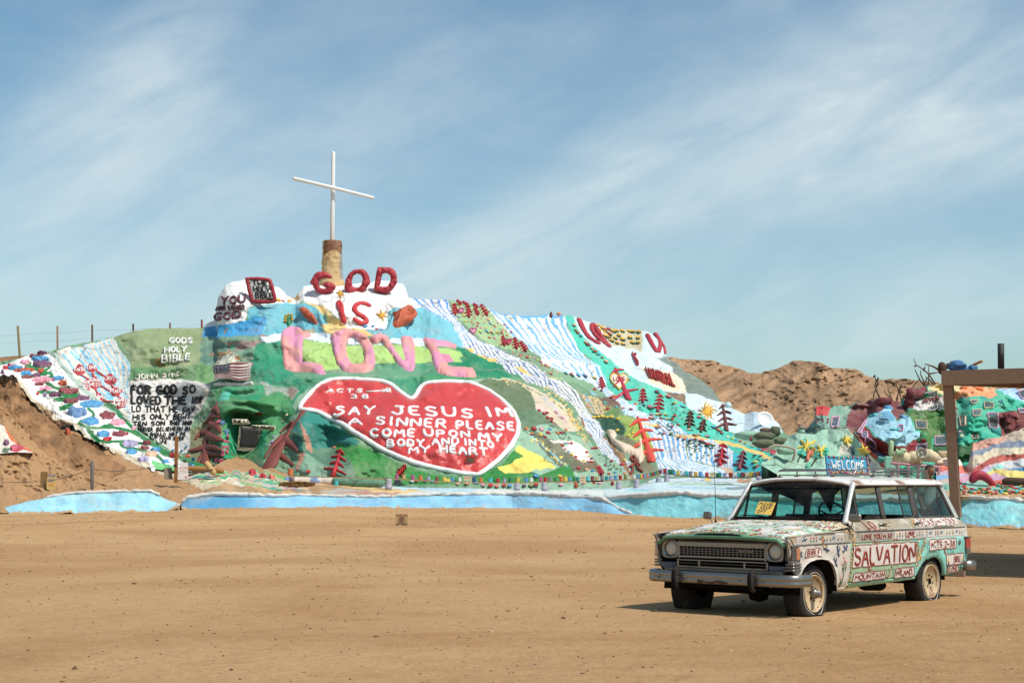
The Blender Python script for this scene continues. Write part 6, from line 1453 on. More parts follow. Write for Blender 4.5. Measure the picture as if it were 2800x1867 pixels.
# ================================================================ RIGHT SIDE: MOUNDS, ADOBE ROOMS, GATE, CANOPY
MINT = Loft([[(2080, 1270, 61), (2130, 1300, 60), (2200, 1326, 60), (2480, 1330, 58)], [(a, b, d_) for (a, b), d_ in zip(pts('K 900,730 1000,690 1060,620 1150,520 1200,440 1280,405 1480,420 1560,370 1620,363 1700,372 1840,357 1900,398 1960,455 2100,612 2200,672 2300,780 2340,880'), [61.5, 62, 62.5, 65, 65.5, 65, 64.5, 64.5, 64.5, 64, 63.5, 63, 61, 60, 59])]], amp=.30, wl=50, amp2=.035, wl2=14)
mp_ = Paint((166, 208, 182), 2)
mp_.area('K 1060,600 1300,520 1300,760 1000,800', (150, 190, 165)).area('K 1740,540 1860,520 1890,640 1740,640', (222, 214, 194)).area('K 2085,640 2240,760 2230,790 2085,850 1880,900 1900,760', (240, 236, 214))
mp_.area('K 1820,345 1900,385 1970,445 2110,600 2210,660 2345,850 2345,900 2290,900 2230,800 2150,715 2080,650 1950,490 1880,405', (160, 72, 54))
o = MINT.mesh('mint_mound', 2082, 2450, 180, 90, mp_, ADOBE, back=((2, -.5), (4, -3), (5, -8))); tag(o, kind='structure')
for x, y, r, n, lb, ln in [(1830, 492, 55, 6, 'yellow hand shaped flower at the top of the mint mound', 'K 1860,560 1890,600 1900,640'), (1400, 560, 90, 7, 'large yellow palm shaped flower at the left of the mint mound', 'K 1355,600 1320,660 1300,720'), (1555, 600, 62, 5, 'thin yellow hand shaped flower in the middle of the mint mound', 'K 1530,650 1490,700 1450,760'), (2010, 600, 66, 6, 'yellow hand shaped flower beside the rust ridge of the mint mound', 'K 2040,660 2060,690 2075,720')]:
    o = star(MINT, 'K', x, y, r, n, (240, 206, 70), lb, 'flower', 4.5, 'hand_flower')
    m = MB(); stroke(m, MINT, pts(ln), 3, .06, (60, 66, 50), .5); new_mesh('stem', np.array(m.v), m.f, RELIEF, o, np.array(m.c))
t = thing_at('hand_relief', MINT, pts('K 1430,660'), 'orange red hand relief low on the mint mound', 'hand')
m = MB()
stroke(m, MINT, pts('K 1405,710 1415,665 1425,650'), 9, .14, (214, 116, 82), .4)
for ln in ['K 1405,650 1400,615', 'K 1418,645 1425,605', 'K 1430,645 1450,605', 'K 1438,652 1476,606', 'K 1440,665 1470,640']: stroke(m, MINT, pts(ln), 3, .1, (214, 116, 82), .5)
m.build('hand', RELIEF, t)

def lump_v(c, r, seed, n=14, k=9, rough=.18):
    v = []; f = []
    for i in range(k + 1):
        th_ = math.pi * i / k
        for j in range(n):
            a = 2 * math.pi * j / n; q = np.array([math.sin(th_) * math.cos(a), math.sin(th_) * math.sin(a), math.cos(th_)])
            w = 1 + rough * float(fbm(q[0] * 1.6 + seed, q[1] * 1.6, q[2] * 1.6, 3))
            v.append(np.sign(q) * np.abs(q) ** .8 * w * np.array(r) + np.array(c))
    for i in range(k):
        for j in range(n): f.append((i * n + j, (i + 1) * n + j, (i + 1) * n + (j + 1) % n, i * n + (j + 1) % n))
    return v, f
def lump(name, sheet, x, y, rx, ry, dd, col, label, cat, material=None, depth=None, group=None, seed=None, rough=.18):
    cx, cy, k = CROP[sheet]; P = upx(cx + x * k, cy + y * k, dd); s_ = dd / F * k
    v, f = lump_v(P, (rx * s_, (depth or rx * .8) * s_, ry * s_), seed if seed is not None else x * .37 + y, rough=rough)
    m = MB(); m.add(v, f, alb(C[col] if isinstance(col, str) else col)); return tag(m.build(name, material or ADOBE), label, cat, group)
OL = (98, 104, 78)
for x, y, rx, ry, dd, c_, lb in [(940, 440, 110, 52, 66, OL, 'flat dark olive boulder, upper left of the pile behind the yellow path'), (930, 520, 115, 45, 65, (104, 110, 82), 'wide dark olive boulder at the bottom of the pile behind the yellow path'), (1120, 490, 75, 40, 65.5, (110, 114, 90), 'olive boulder at the right end of the pile'), (1060, 390, 56, 56, 67, OL, 'upright olive boulder topping the pile below the white disc'),
        (960, 375, 60, 28, 68, (120, 92, 74), 'brown flat stone on top of the boulder pile'), (770, 430, 130, 48, 69, (150, 190, 164), 'mint green boulder left of the olive pile'), (800, 470, 16, 26, 66, (170, 80, 80), 'small pinkish stone between mint and olive boulders'), (1170, 600, 95, 40, 62, (150, 188, 164), 'low mint boulder inside the looped handrail')]:
    lump('painted_boulder', 'K', x, y, rx, ry, dd, c_, lb, 'boulder')
t = empty('vent_pipe', tuple(upx(1850 + 1342 * .2551, 1080 + 420 * .2551, 66)), 'mint vent pipe with grey mushroom cap beyond the mint mound', 'pipe')
s_ = 66 / F * .2551; P = upx(1850 + 1342 * .2551, 1080 + 425 * .2551, 66)
m = MB(); m.lathe([(34 * s_, 0), (34 * s_, 65 * s_), (0, 65 * s_)], P, n=16, col=alb((160, 200, 176))); m.build('pipe', ADOBE, t); m = MB(); m.lathe([(38 * s_, 62 * s_), (41 * s_, 70 * s_), (36 * s_, 92 * s_), (15 * s_, 97 * s_), (0, 97 * s_)], P, n=16, col=alb((150, 138, 126))); m.build('cap', ADOBE, t)
# white disc on the slope
P = HILL.P(np.array([1850 + 925 * .2551]), np.array([1080 + 300 * .2551]))[0]; s_ = P[1] / F * .2551; m = MB()
dd_ = Vector((.25, -.9, .45)).normalized(); R = dd_.to_track_quat('Z', 'Y').to_matrix()
m.lathe([(0, .02), (50 * s_, .05), (80 * s_, .14), (92 * s_, .22), (93 * s_, .18), (70 * s_, 0), (0, -.1)], P + np.array([0, -.5, .1]), R, 28, alb((240, 240, 238))); tag(m.build('white_dish', CANM), 'round white dish lying on the pale blue slope near the boulders', 'dish')
m = MB(); p = pts('K 985,590 1000,560 1060,537 1180,552 1260,575 1270,620 1250,690'); m.tube(unp(p[:, 0], p[:, 1], np.full(len(p), 61.0)), .055, 8, alb((170, 160, 140))); tag(m.build('handrail', CANM), 'bent grey pipe handrail beside the red floor by the mint mound', 'handrail')
for x, y, c_, r, lb in [(575, 120, (206, 230, 240), 36, 'pale blue boulder on the edge of the hill under the brown cliff')]:
    lump('painted_boulder', 'K', x - 20, y - 15, 36, 30, 93, c_, lb, 'boulder')

# ---- adobe rooms
mc = pts('J -80,1090 30,1060 110,960 118,838 200,812 278,838 540,803 560,797 690,788 720,785 770,738 865,730 935,772 1000,798 1075,822 1068,745 1108,690 1112,655 1200,632 1290,628 1340,608 1500,598 1700,603 1850,618 2352,640 3000,640')
ADB = Loft([[(2150, 1345, 60), (3000, 1345, 58)], [(2150, 1200, 64.5), (2500, 1200, 63), (3000, 1200, 63)], [(a, b, 69) for a, b in mc]], amp=.75, wl=46, amp2=.08, wl2=13,
           feats=[(2420, 1190, 60, 45, -2.0), (2560, 1150, 26, 60, 1.5), (2690, 1150, 50, 60, -1.2), (2310, 1160, 40, 40, -.8), (2450, 1170, 45, 38, -1.8), (2370, 1125, 30, 30, 1.2), (2480, 1120, 25, 25, 1.0), (2600, 1210, 30, 40, .8), (2650, 1130, 20, 40, -1.0), (2740, 1180, 22, 60, 1.0)])
ap = Paint((62, 184, 152), 2.2)
ap.area('J -100,1140 120,930 200,790 280,840 550,795 470,930 440,1080 200,1130', (126, 168, 148)).area('J 100,840 200,800 280,838 250,932 130,925', (206, 58, 56)).area('J -100,1060 450,1050 560,1110 100,1160 -100,1160', (84, 112, 90))
ap.area('J 545,790 690,770 780,720 870,715 935,760 1000,790 1110,830 1060,940 1000,985 940,900 900,870 700,920 640,985 600,1100 470,1085 440,1040 460,930', (124, 62, 66)).area('J 540,1100 640,1030 760,1160 960,1260 1120,1235 1180,1160 1320,1155 1345,1330 1000,1400 760,1360 640,1230', (136, 36, 40)).area('J 560,1230 760,1300 900,1380 900,1500 700,1500', (70, 150, 200))
ap.area('J 640,985 740,900 820,880 890,838 955,836 920,880 980,950 980,990 1040,980 1070,928 1135,945 1150,1000 1190,1090 1290,1120 1295,1160 1150,1182 1100,1250 960,1252 850,1200 760,1130 680,1045', (158, 208, 224)).area('J 820,900 900,880 985,955 950,985 840,962', (98, 168, 198))
ap.area('J 1060,780 1110,640 1300,615 1330,650 1270,705 1180,765 1172,858 1100,850', (128, 60, 66)).area('J 1330,590 1720,590 1710,650 1500,705 1330,650', (230, 208, 150)).area('J 1165,770 1480,715 1510,850 1300,895 1168,852', (218, 210, 204)).area('J 1480,700 1620,690 1640,900 1500,900', (150, 140, 120))
ap.area('J 1060,870 1500,860 1540,1000 1490,1130 1370,1170 1355,1340 1325,1310 1310,1120 1250,1100 1145,960', (78, 124, 62)).area('J 1360,1230 1560,1250 1800,1230 1800,1400 1660,1440 1380,1350', (40, 96, 54))
ap.area('J 1590,690 1760,600 2040,620 2065,705 2000,742 1850,718 1620,750', (244, 164, 112)).area('J 2030,620 2400,620 2400,790 2150,700', (170, 208, 240)).area('J 2075,890 2250,868 2400,930 2400,1080 2100,1170', (128, 62, 60)).area('J 1520,870 1640,880 1680,1060 1600,1060 1500,1020', (140, 176, 146))
ad = empty('adobe_rooms', tuple(ADB.P(np.array([2560.]), np.array([1330.]))[0]), 'lumpy multicoloured adobe rooms with many odd windows right of the mint mound', 'building')
wall = ADB.mesh('wall', 2180, 2990, 330, 130, ap, ADOBE, back=((3, -.3), (6, -2), (8, -9)), jag=3.0); 
wall.data.transform(Matrix.Translation(-Vector(ad.location))); wall.parent = ad
GLASS = mat('dusty_glass', None, rough=.12, bump=.05, bscale=3, vary=.2, spec=.6)
PINKF, CREAMF = (226, 172, 200), (206, 184, 150)
for poly, fc in [('300,955 375,950 360,1055 288,1058', PINKF), ('655,990 672,992 600,1128 570,1120', PINKF), ('622,1115 680,1110 688,1160 655,1178 620,1160', PINKF), ('672,1165 768,1202 785,1285 662,1228', PINKF), ('1003,1042 1048,1040 1046,1098 1003,1096', PINKF), ('1178,992 1295,990 1300,1075 1190,1075', CREAMF), ('1190,1250 1300,1238 1300,1310 1185,1310', PINKF), ('795,968 900,980 910,1008 800,1000', (130, 190, 210)),
                 ('1290,700 1420,672 1430,735 1295,752', (190, 175, 150)), ('1322,845 1430,815 1435,860 1325,885', (214, 206, 196)), ('1388,1165 1540,1160 1540,1248 1390,1255', PINKF), ('1795,880 1890,872 1880,935 1800,942', CREAMF), ('1925,795 2015,800 2020,855 1925,858', CREAMF), ('1958,910 2058,905 2060,1062 1972,1066', PINKF), ('1672,935 1738,940 1735,1040 1690,1045', CREAMF), ('1642,1110 1712,1102 1712,1155 1645,1160', CREAMF), ('1795,1150 1860,1145 1862,1180 1800,1188', CREAMF), ('1772,775 1860,770 1830,808 1790,810', CREAMF), ('2285,865 2400,870 2400,905 2300,905', PINKF), ('2285,680 2360,660 2400,740 2330,755', PINKF)]:
    p = pts('J ' + poly); m = MB(); blob(m, ADB, p, .03, 3, (84, 98, 94), (), 5, lift=.06, sink=0.02); w_ = m.build('window', GLASS, ad)
    m = MB(); stroke(m, ADB, np.concatenate([p, p[:2]]), 2.6, .05, fc, 1.1, sm=0); new_mesh('frame', rel(ad, np.array(m.v)), m.f, RELIEF, w_, np.array(m.c))
for x, y in [(150, 968), (195, 992), (248, 975), (243, 1005), (130, 998)]:
    m = MB(); p = pts('J %d,%d' % (x, y)); stroke(m, ADB, [p[0], p[0] + [1, 0]], 5.5, .06, (176, 52, 110), .6); m.build('pink_knob', RELIEF, ad)
text_on(ad, ADB, 'J', 'GODS BIBLE', (1262, 805), (1455, 765), 34, 9, .05, (150, 96, 92), .05, seed=5, lift=2.0)
for x, y, rx, ry, lb, c_ in [(850, 770, 82, 42, 'maroon boulder on the skyline of the adobe rooms', (124, 56, 62)), (1175, 690, 90, 58, 'maroon rounded lump left of the cream banner', (130, 60, 66)), (1130, 780, 62, 72, 'lower maroon lump left of the cream banner', (120, 54, 60))]:
    lump('painted_boulder', 'J', x, y, rx, ry, 68, c_, lb, 'boulder')

# ---- banded slope at far right
slp = pts('L -200,820 40,700 150,645 230,665 285,680 335,760 385,720 410,600 430,488 600,440 800,392 960,335 1045,300 1500,250')
SLP = Loft([[(2500, 1356, 50.5), (3000, 1362, 48.5)], [(2500, 1310, 54), (3000, 1300, 53)], [(a, b, 58) for a, b in slp]], amp=.25, wl=40, amp2=.06, wl2=12)
sl = Paint((200, 170, 160), 2.5)
for a_, c_ in [('420,470 640,425 870,415 700,505 600,565 420,585', (216, 156, 134)), ('760,400 1045,280 1300,250 1300,460 900,470 860,425', (206, 186, 162)), ('420,590 640,512 860,462 1300,450 1300,520 700,555 560,605 390,650', (128, 142, 164)), ('360,700 640,560 1300,500 1300,600 800,645 640,652 400,770 350,800', (226, 210, 176)), ('360,830 640,662 830,622 1300,590 1300,650 820,695 620,745 440,850', (190, 88, 76)), ('640,760 780,700 1300,640 1300,730 860,795', (206, 206, 204)), ('400,880 640,735 655,785 560,860 480,880', (190, 166, 190)), ('590,835 740,730 830,770 760,800', (150, 214, 204)), ('810,765 880,795 1300,730 1300,830 900,840', (62, 130, 180)), ('540,880 700,790 860,805 1300,855 1300,940 800,905 620,900', (230, 208, 106)), ('540,900 700,842 800,872 920,925 700,950 600,930', (206, 154, 186)),
               ('-100,640 150,640 280,680 345,765 280,770 60,745', (236, 228, 222)), ('60,748 345,755 430,850 280,850 80,800', (220, 122, 96)), ('60,805 290,850 440,860 280,915 20,880', (196, 172, 196)), ('-100,870 160,860 170,900 -100,940', (130, 180, 220)), ('180,900 420,880 410,950 200,960', (222, 160, 186)), ('500,930 1300,930 1300,1100 -200,1120 -200,940 300,960', (132, 190, 168)), ('620,930 780,920 790,1000 640,1010', (214, 110, 84)), ('-200,1050 1300,1060 1300,1180 -200,1180', (196, 156, 110))]:
    sl.area('L ' + a_, c_)
o = SLP.mesh('banded_slope', 2560, 2990, 190, 110, sl, ADOBE, back=((2, -.4), (4, -3), (5, -7)), jag=2); tag(o, kind='structure')
m = MB(); p = resample(smooth_path(pts('L 420,935 450,890 510,880 570,905 640,970 690,1020'), 2), 3); P = unp(p[:, 0], p[:, 1], np.full(len(p), 52.3)); m.tube(P + np.array([0, -.15, .05]), np.interp(np.linspace(0, 1, len(p)), [0, .25, .7, 1], [.42, .50, .36, .2]) * .34, 14, alb((178, 40, 62))); tag(m.build('red_log', RELIEF), 'thick crimson sculpted log curving down at the foot of the banded slope', 'log')
m = MB(); p = pts('L 770,945 900,950 1045,960 1250,968'); m.tube(SLP.P(p[:, 0], p[:, 1], False) + np.array([0, -.6, 0]), .16, 8, alb((96, 74, 58))); tag(m.build('dark_beam', WOOD), 'dark wooden beam resting on the banded slope at the right edge', 'beam')
cc = ['red', 'teal', 'green', 'coral', 'crimson', 'cyan', 'yellow', 'maroon', 'green', 'orange']; st_ = []; q_ = {}
for j, yb in enumerate((965, 1000, 1030, 1055, 1078)):
    for i in range(15):
        x = 285 + i * 54 + rng.uniform(-18, 18) + j * 14; y = yb + rng.uniform(-10, 10)
        if (yb < 1010 and 380 < x < 700) or x > 1060: continue
        st_.append((x, y, cc[len(st_) % 10]))
for x, y, c_ in sorted(st_):
    q_[c_] = q_.get(c_, 0) + 1
    lump('painted_stone', 'L', x, y, rng.uniform(12, 32), rng.uniform(10, 20), float(SLP.depth(np.array([2560 + x * .22967]), np.array([1100 + y * .22967]))[0]) - .15, c_, f'{ORD[q_[c_] - 1]} {c_} painted stone from the left in the bed right of brown post', 'stone', RELIEF, group='painted stones right of the post', rough=.35)

# ---- gate
gd = 55.0
def px3(sheet, x, y, d_): cx, cy, k = CROP[sheet]; return upx(cx + x * k, cy + y * k, d_)
for x, y0, y1, lb in [(895, 1360, 1500, 'mint green square gate post left of the gate'), (1290, 1420, 1600, 'mint green square gate post near the person')]:
    a_, b_ = px3('J', x, y0, gd), px3('J', x, y1 + 60, gd); w_ = 66 * gd / F * .2551; m = MB(); m.box((a_ + b_) / 2, (w_, w_ * .8, a_[2] - b_[2]), col=alb((138, 204, 178)), bev=.02); tag(m.build('gate_post', RELIEF, smooth=False), lb, 'post')
m = MB(); p = resample(pts('J 925,1400 1020,1375 1100,1385 1200,1360 1330,1350 1400,1370'), 3); n_ = np.arange(len(p)); m.tube(unp(p[:, 0], p[:, 1], np.full(len(p), gd + .6)), .19 * (1 + .35 * fbm(n_ / 6., n_ * 0, 0, 3)), 12, alb((224, 206, 166))); tag(m.build('adobe_arch', ADOBE), 'lumpy cream adobe arch beam over the gate', 'arch')
t = empty('gate_railing', tuple(px3('J', 940, 1560, gd)), 'dull pink metal railing between the mint gate posts', 'railing')
m = MB(); m.tube([px3('J', 935, 1435, gd - .2), px3('J', 1445, 1478, gd - .2)], .05, 8, alb((190, 132, 142))); m.build('top_rail', RELIEF, t)
for x in (1005, 1115, 1225, 1330, 1440):
    m = MB(); y = 1438 + (x - 935) * .086; m.tube([px3('J', x, y, gd - .2), px3('J', x - 5, y + 130, gd - .2)], .045, 8, alb((190, 132, 142))); m.build('baluster', RELIEF, t)
m = MB(); a_ = px3('J', 1250, 1330, gd - .3); R = Vector((0, -1, .15)).to_track_quat('Z', 'Y').to_matrix(); s_ = gd / F * .2551
m.lathe([(0, .1), (14 * s_, .1), (16 * s_, .03), (44 * s_, .05), (50 * s_, .12), (56 * s_, .1), (57 * s_, 0), (0, -.04)], a_, R, 24, alb((176, 172, 150))); tag(m.build('wheel_disc', CANM), 'round pale wheel like disc above the gate', 'disc')
for ln, lb in [('J 925,1330 928,1270 930,1215', 'thin pale green cactus standing left on the gate'), ('J 995,1330 1000,1295 1010,1320', 'small curled pale green cactus on the gate arch'), ('J 1040,1330 1050,1290 1065,1300', 'small pale green cactus right of the curled one')]:
    m = MB(); p = pts(ln); m.tube(unp(p[:, 0], p[:, 1], np.full(len(p), gd + .3)), .09, 8, alb((176, 206, 160))); tag(m.build('cactus', RELIEF), lb, 'cactus')
for x, y, rx, ry, c_, lb in [(1350, 1360, 60, 48, (226, 204, 160), 'cream boulder right of the wheel disc'), (1480, 1345, 60, 44, (196, 172, 136), 'tan boulder with a dark hole left of the brown post'), (1500, 1440, 100, 70, (230, 216, 200), 'cream white boulder behind the brown post'), (1140, 1420, 120, 45, (206, 180, 140), 'low tan boulder under the arch')]:
    lump('painted_boulder', 'J', x, y, rx, ry, gd + 1.2, c_, lb, 'boulder')

# ---- dead shrubs
DEAD = mat('dead_wood', (112, 92, 76), rough=.9, bump=.4, bscale=8, vary=.2)
def dead(lines, dd, label, r=.05):
    m = MB()
    for ln in lines:
        p = pts('J ' + ln); m.tube(unp(p[:, 0], p[:, 1], dd + (.25 if dd > 40 else .05) * np.sin(np.arange(len(p)) * 2.1 + p[0, 0])), np.linspace(r, r * .4, len(p)), 5)
    o = m.build('dead_shrub', DEAD); return tag(o, label, 'shrub', 'dead shrubs above the adobe rooms')
dead(['810,800 800,720 765,650 755,600 770,560 745,490', '770,560 790,520 785,510', '755,500 735,515', '765,620 790,580 775,545', '765,650 740,700 742,780'], 69.6, 'crooked dead shrub, furthest left above the maroon rooms', .05)
dead(['960,800 930,740 900,660 890,590', '930,740 870,690 850,650', '985,800 1000,700 1010,640'], 69.6, 'thin dead shrub second from left above the maroon rooms', .035)
dead(['1050,800 1040,760 1010,660 985,590', '1010,660 1040,600', '1040,760 1080,720 1100,660', '980,800 990,730 1005,690'], 69.6, 'forked dead shrub in the middle above the maroon rooms', .042)
dead(['1310,650 1280,560 1245,490 1245,440', '1300,620 1240,550 1210,490 1180,430', '1320,640 1330,540 1330,400', '1410,600 1370,540 1330,480 1260,420 1195,380 1172,320', '1180,395 1200,395', '1280,440 1290,400', '1150,640 1190,580 1230,540', '1390,600 1330,530 1300,510', '1330,480 1440,460', '1300,560 1310,520'], 69.6, 'largest dead shrub rising left of the canopy roof', .048)
dead(['1450,440 1380,400 1290,372', '1505,440 1530,390 1580,345'], 24.5, 'pale dead branches sticking from the canopy corner', .022)

# ---- canopy
cp = np.array([6.72, 24.0]); ax = np.array([.89, -.457]); bx_ = np.array([.457, .89]); LW, LB = 8.0, 8.2
cz = lambda b: 3.18 + .38 * b / 8.0
def cpt(a, b, z): q = cp + ax * a + bx_ * b; return np.array([q[0], q[1], z + .38 * b / 8.0])
BROWNW = mat('brown_painted_wood', (152, 120, 98), rough=.8, bump=.3, bscale=5, vary=.12, wear=((150, 120, 98), .6, .8, 4.0))
DARKW = mat('dark_boards', (120, 84, 48), rough=.85, bump=.4, bscale=6, vary=.2)
t = empty('canopy', (float(cp[0]), float(cp[1]), 0), 'brown wooden shade canopy on a square post at the right edge', 'canopy')
def beam(a0, b0, a1, b1, z0, z1, th, name, mm):
    d_ = (ax * (a1 - a0) + bx_ * (b1 - b0)); d_ = d_ / np.linalg.norm(d_); nrm = np.array([-d_[1], d_[0]]) * th
    v = []
    for a, b in ((a0, b0), (a1, b1)):
        for z in (z0, z1):
            p = cpt(a, b, z); v += [p, p + np.array([nrm[0], nrm[1], 0])]
    m = MB(); m.add(v, [(0, 1, 3, 2), (4, 6, 7, 5), (0, 4, 5, 1), (2, 3, 7, 6), (0, 2, 6, 4), (1, 5, 7, 3)]); m.build(name, mm, t, smooth=False)
beam(0, 0, LW, 0, 2.96, 3.19, .05, 'fascia', BROWNW); beam(0, LB, 0, 0.003, 2.962, 3.186, .05, 'fascia', BROWNW); beam(LW, LB, 0, LB, 2.96, 3.19, .05, 'fascia', BROWNW)
m = MB()
for i in range(int(LB / .30)):
    b0 = .06 + i * .30
    v = [cpt(.06, b0, 3.10), cpt(LW, b0, 3.10), cpt(LW, b0 + .27, 3.10), cpt(.06, b0 + .27, 3.10)]; v += [q + np.array([0, 0, .03]) for q in v]
    m.add(v, [(0, 1, 2, 3)[::-1], (4, 5, 6, 7), (0, 1, 5, 4), (1, 2, 6, 5), (2, 3, 7, 6), (3, 0, 4, 7)])
m.build('roof_boards', DARKW, t, smooth=False)
m = MB(); v = [cpt(.05, .05, 3.14), cpt(LW, .05, 3.14), cpt(LW, LB, 3.14), cpt(.05, LB, 3.14)]; v += [q + np.array([0, 0, .03]) for q in v]; m.add(v, [(3, 2, 1, 0), (4, 5, 6, 7), (0, 1, 5, 4), (1, 2, 6, 5), (2, 3, 7, 6), (3, 0, 4, 7)]); m.build('roof_sheet', BROWNW, t, smooth=False)
for a in (1.6, 3.2, 4.8, 6.4): beam(a, .06, a, LB, 2.98, 3.095, .05, 'rafter', DARKW)
def post(a, b, lean=0.0, name='post'):
    q = cpt(a, b, 0); zt = 2.955 + .38 * b / 8.0; R = np.array([[ax[0], bx_[0], 0], [ax[1], bx_[1], 0], [0, 0, 1]])
    m = MB(); m.box((0, 0, 0), (.142, .142, zt + .05), R); v = np.array(m.v); v[:, 0] -= lean * (v[:, 2]) / zt; m.v = [tuple(p) for p in (v + [q[0] + lean * .5, q[1], zt / 2 - .025])]; return m.build(name, BROWNW, t, smooth=False)
pp = post(.08, .14, .105); post(LW - .3, .14); post(.2, LB - .3); post(LW - .3, LB - .3)
a_ = upx(2560 + 190 * .22967, 1100 + 778 * .22967, 23.98); R = np.array([[ax[0], bx_[0], 0], [ax[1], bx_[1], 0], [0, 0, 1]])
pc = upx(2610, 1275, 24.16); m = MB(); m.box(np.array([pc[0] - bx_[0] * .072, 24.16 - bx_[1] * .072, pc[2]]), (.132, .006, .27), R); new_mesh('dark_patch', rel(t, np.array(m.v)), m.f, mat('dark_stain', (78, 50, 34), rough=.8, bump=.2), pp, None, False)
TARP = mat('blue_tarp', (62, 118, 172), rough=.6, bump=.8, bscale=4, vary=.2, bdist=.08)
def onroof(px_, py_, d_): return upx(px_, py_, d_)
t2 = empty('blue_bundle', tuple(px3('J', 1660, 436, 24.9)), 'crumpled blue tarp bundle lying on top of the canopy', 'tarp')
m = MB()
for x, y, rx, ry in [(1640, 385, 95, 50), (1580, 400, 45, 38), (1690, 420, 70, 24), (1800, 410, 45, 32)]:
    k_ = 24.9 / F * .2551; v, f = lump_v(px3('J', x, y, 24.9), (rx * k_, rx * k_ * .7, ry * k_), x, rough=.4); m.add(v, f)
m.build('tarp', TARP, t2)
m = MB(); m.tube([px3('J', 1815, 380, 24.8), px3('J', 1900, 342, 24.6)], .022, 6, alb((206, 150, 80))); m.build('stick', WOOD, t2)
m = MB(); m.tube([px3('J', 2106, 420, 24.2), px3('J', 2104, 155, 24.2)], .052, 12, alb((48, 44, 44)), False); tag(m.build('black_pole', RELIEF), 'black round pole standing up from the canopy roof', 'pole')
m = MB(); m.tube([px3('J', 1472, 446, 24.3), px3('J', 1473, 392, 24.3)], .065, 10, alb((84, 66, 54))); tag(m.build('log_stub', WOOD), 'dark log stub at the left corner of the canopy roof', 'log')

# ---- the person behind the car
def skin(name, verts, edges, radii, material, parent, sub=2):
    me = bpy.data.meshes.new(name); me.from_pydata([tuple(v) for v in verts], edges, []); me.update()
    o = bpy.data.objects.new(name, me); COL.objects.link(o); o.parent = parent
    sk = o.modifiers.new('skin', 'SKIN'); sv = me.skin_vertices[0].data
    for i, r in enumerate(radii): sv[i].radius = (r, r) if np.isscalar(r) else r
    sv[0].use_root = True
    ss_ = o.modifiers.new('sub', 'SUBSURF'); ss_.levels = ss_.render_levels = sub
    me.materials.append(material); 
    return o
SKINM = mat('skin', (168, 116, 88), rough=.55, bump=.1, bscale=30, vary=.06); SHIRT = mat('white_shirt', (232, 230, 228), rough=.85, bump=.3, bscale=12, vary=.05); TROUS = mat('grey_trousers', (150, 148, 146), rough=.9, bump=.3, bscale=12); HAIR = mat('grey_hair', (70, 66, 66), rough=.8, bump=.6, bscale=40); SHOE = mat('dark_shoe', (50, 44, 42), rough=.6, bump=.1)
pd = 30.5; P = upx(2538, 1314, pd); pr = empty('person', (float(P[0]), pd, 0.0), 'person with short grey hair and white shirt standing behind the painted car', 'person', rz=math.radians(35))
skin('body', [(0, 0, .98), (0, .0, 1.15), (0, .01, 1.34), (0, .0, 1.46), (0, -.01, 1.53), (0, -.03, 1.60),
              (.19, 0, 1.42), (.25, .03, 1.16), (.26, -.06, .93), (.26, -.09, .84), (-.19, 0, 1.42), (-.25, .03, 1.16), (-.26, -.06, .93), (-.26, -.09, .84)],
     [(0, 1), (1, 2), (2, 3), (3, 4), (4, 5), (3, 6), (6, 7), (7, 8), (8, 9), (3, 10), (10, 11), (11, 12), (12, 13)], [(.15, .1), (.145, .1), (.165, .11), (.12, .08), .056, .06, .062, .046, .034, .036, .062, .046, .034, .036], SKINM, pr)
skin('shirt', [(0, 0, .92), (0, 0, 1.15), (0, .01, 1.34), (0, 0, 1.455), (.195, 0, 1.415), (.245, .025, 1.2), (-.195, 0, 1.415), (-.245, .025, 1.2)], [(0, 1), (1, 2), (2, 3), (3, 4), (4, 5), (3, 6), (6, 7)], [(.185, .125), (.175, .122), (.19, .13), (.125, .09), .082, .075, .082, .075], SHIRT, pr)
skin('trousers', [(0, 0, .95), (.10, 0, .86), (.11, -.01, .5), (.11, .01, .08), (-.10, 0, .86), (-.11, -.01, .5), (-.11, .01, .08)], [(0, 1), (1, 2), (2, 3), (0, 4), (4, 5), (5, 6)], [(.17, .115), .105, .075, .07, .105, .075, .07], TROUS, pr)
for sg in (-1, 1): skin('shoe', [(sg * .11, .06, .05), (sg * .11, -.06, .05), (sg * .12, -.17, .035)], [(0, 1), (1, 2)], [.05, .05, .042], SHOE, pr)
m = MB(); v = []; f = []; n, k_ = 22, 16     # head, face towards -y
for i in range(k_ + 1):
    z = -1 + 2 * i / k_
    for j in range(n):
        a = 2 * math.pi * j / n; r0 = math.sqrt(max(0, 1 - abs(z) ** 2.3)); x, y = r0 * math.cos(a), r0 * math.sin(a)
        X, Y, Z = x * .078 * (1 - .18 * max(0, -z)), y * .098, z * .122
        fr = max(0, -y)
        Y -= .014 * math.exp(-((z + .05) / .16) ** 2) * math.exp(-(x / .2) ** 2) * fr * 1.9          # nose
        Y += .008 * math.exp(-((z - .1) / .1) ** 2) * math.exp(-((abs(x) - .4) / .18) ** 2) * fr     # eye sockets
        Y -= .008 * math.exp(-((z + .75) / .2) ** 2) * fr - .004 * math.exp(-((z + .45) / .05) ** 2) * math.exp(-(x / .3) ** 2) * fr
        v.append((X, Y, Z))
for i in range(k_):
    for j in range(n): f.append((i * n + j, i * n + (j + 1) % n, (i + 1) * n + (j + 1) % n, (i + 1) * n + j))
head = new_mesh('head', np.array(v) + [0, -.045, 1.672], f, SKINM, pr)
m = MB(); vv = np.array(v); keep = (vv[:, 2] > .055 - 1.2 * np.clip(vv[:, 1] + .03, 0, .1)); hv = vv * 1.07
m.add(hv + [0, -.042, 1.674], [q for q in f if all(keep[a] for a in q)]); new_mesh('hair', np.array(m.v), m.f, HAIR, head)
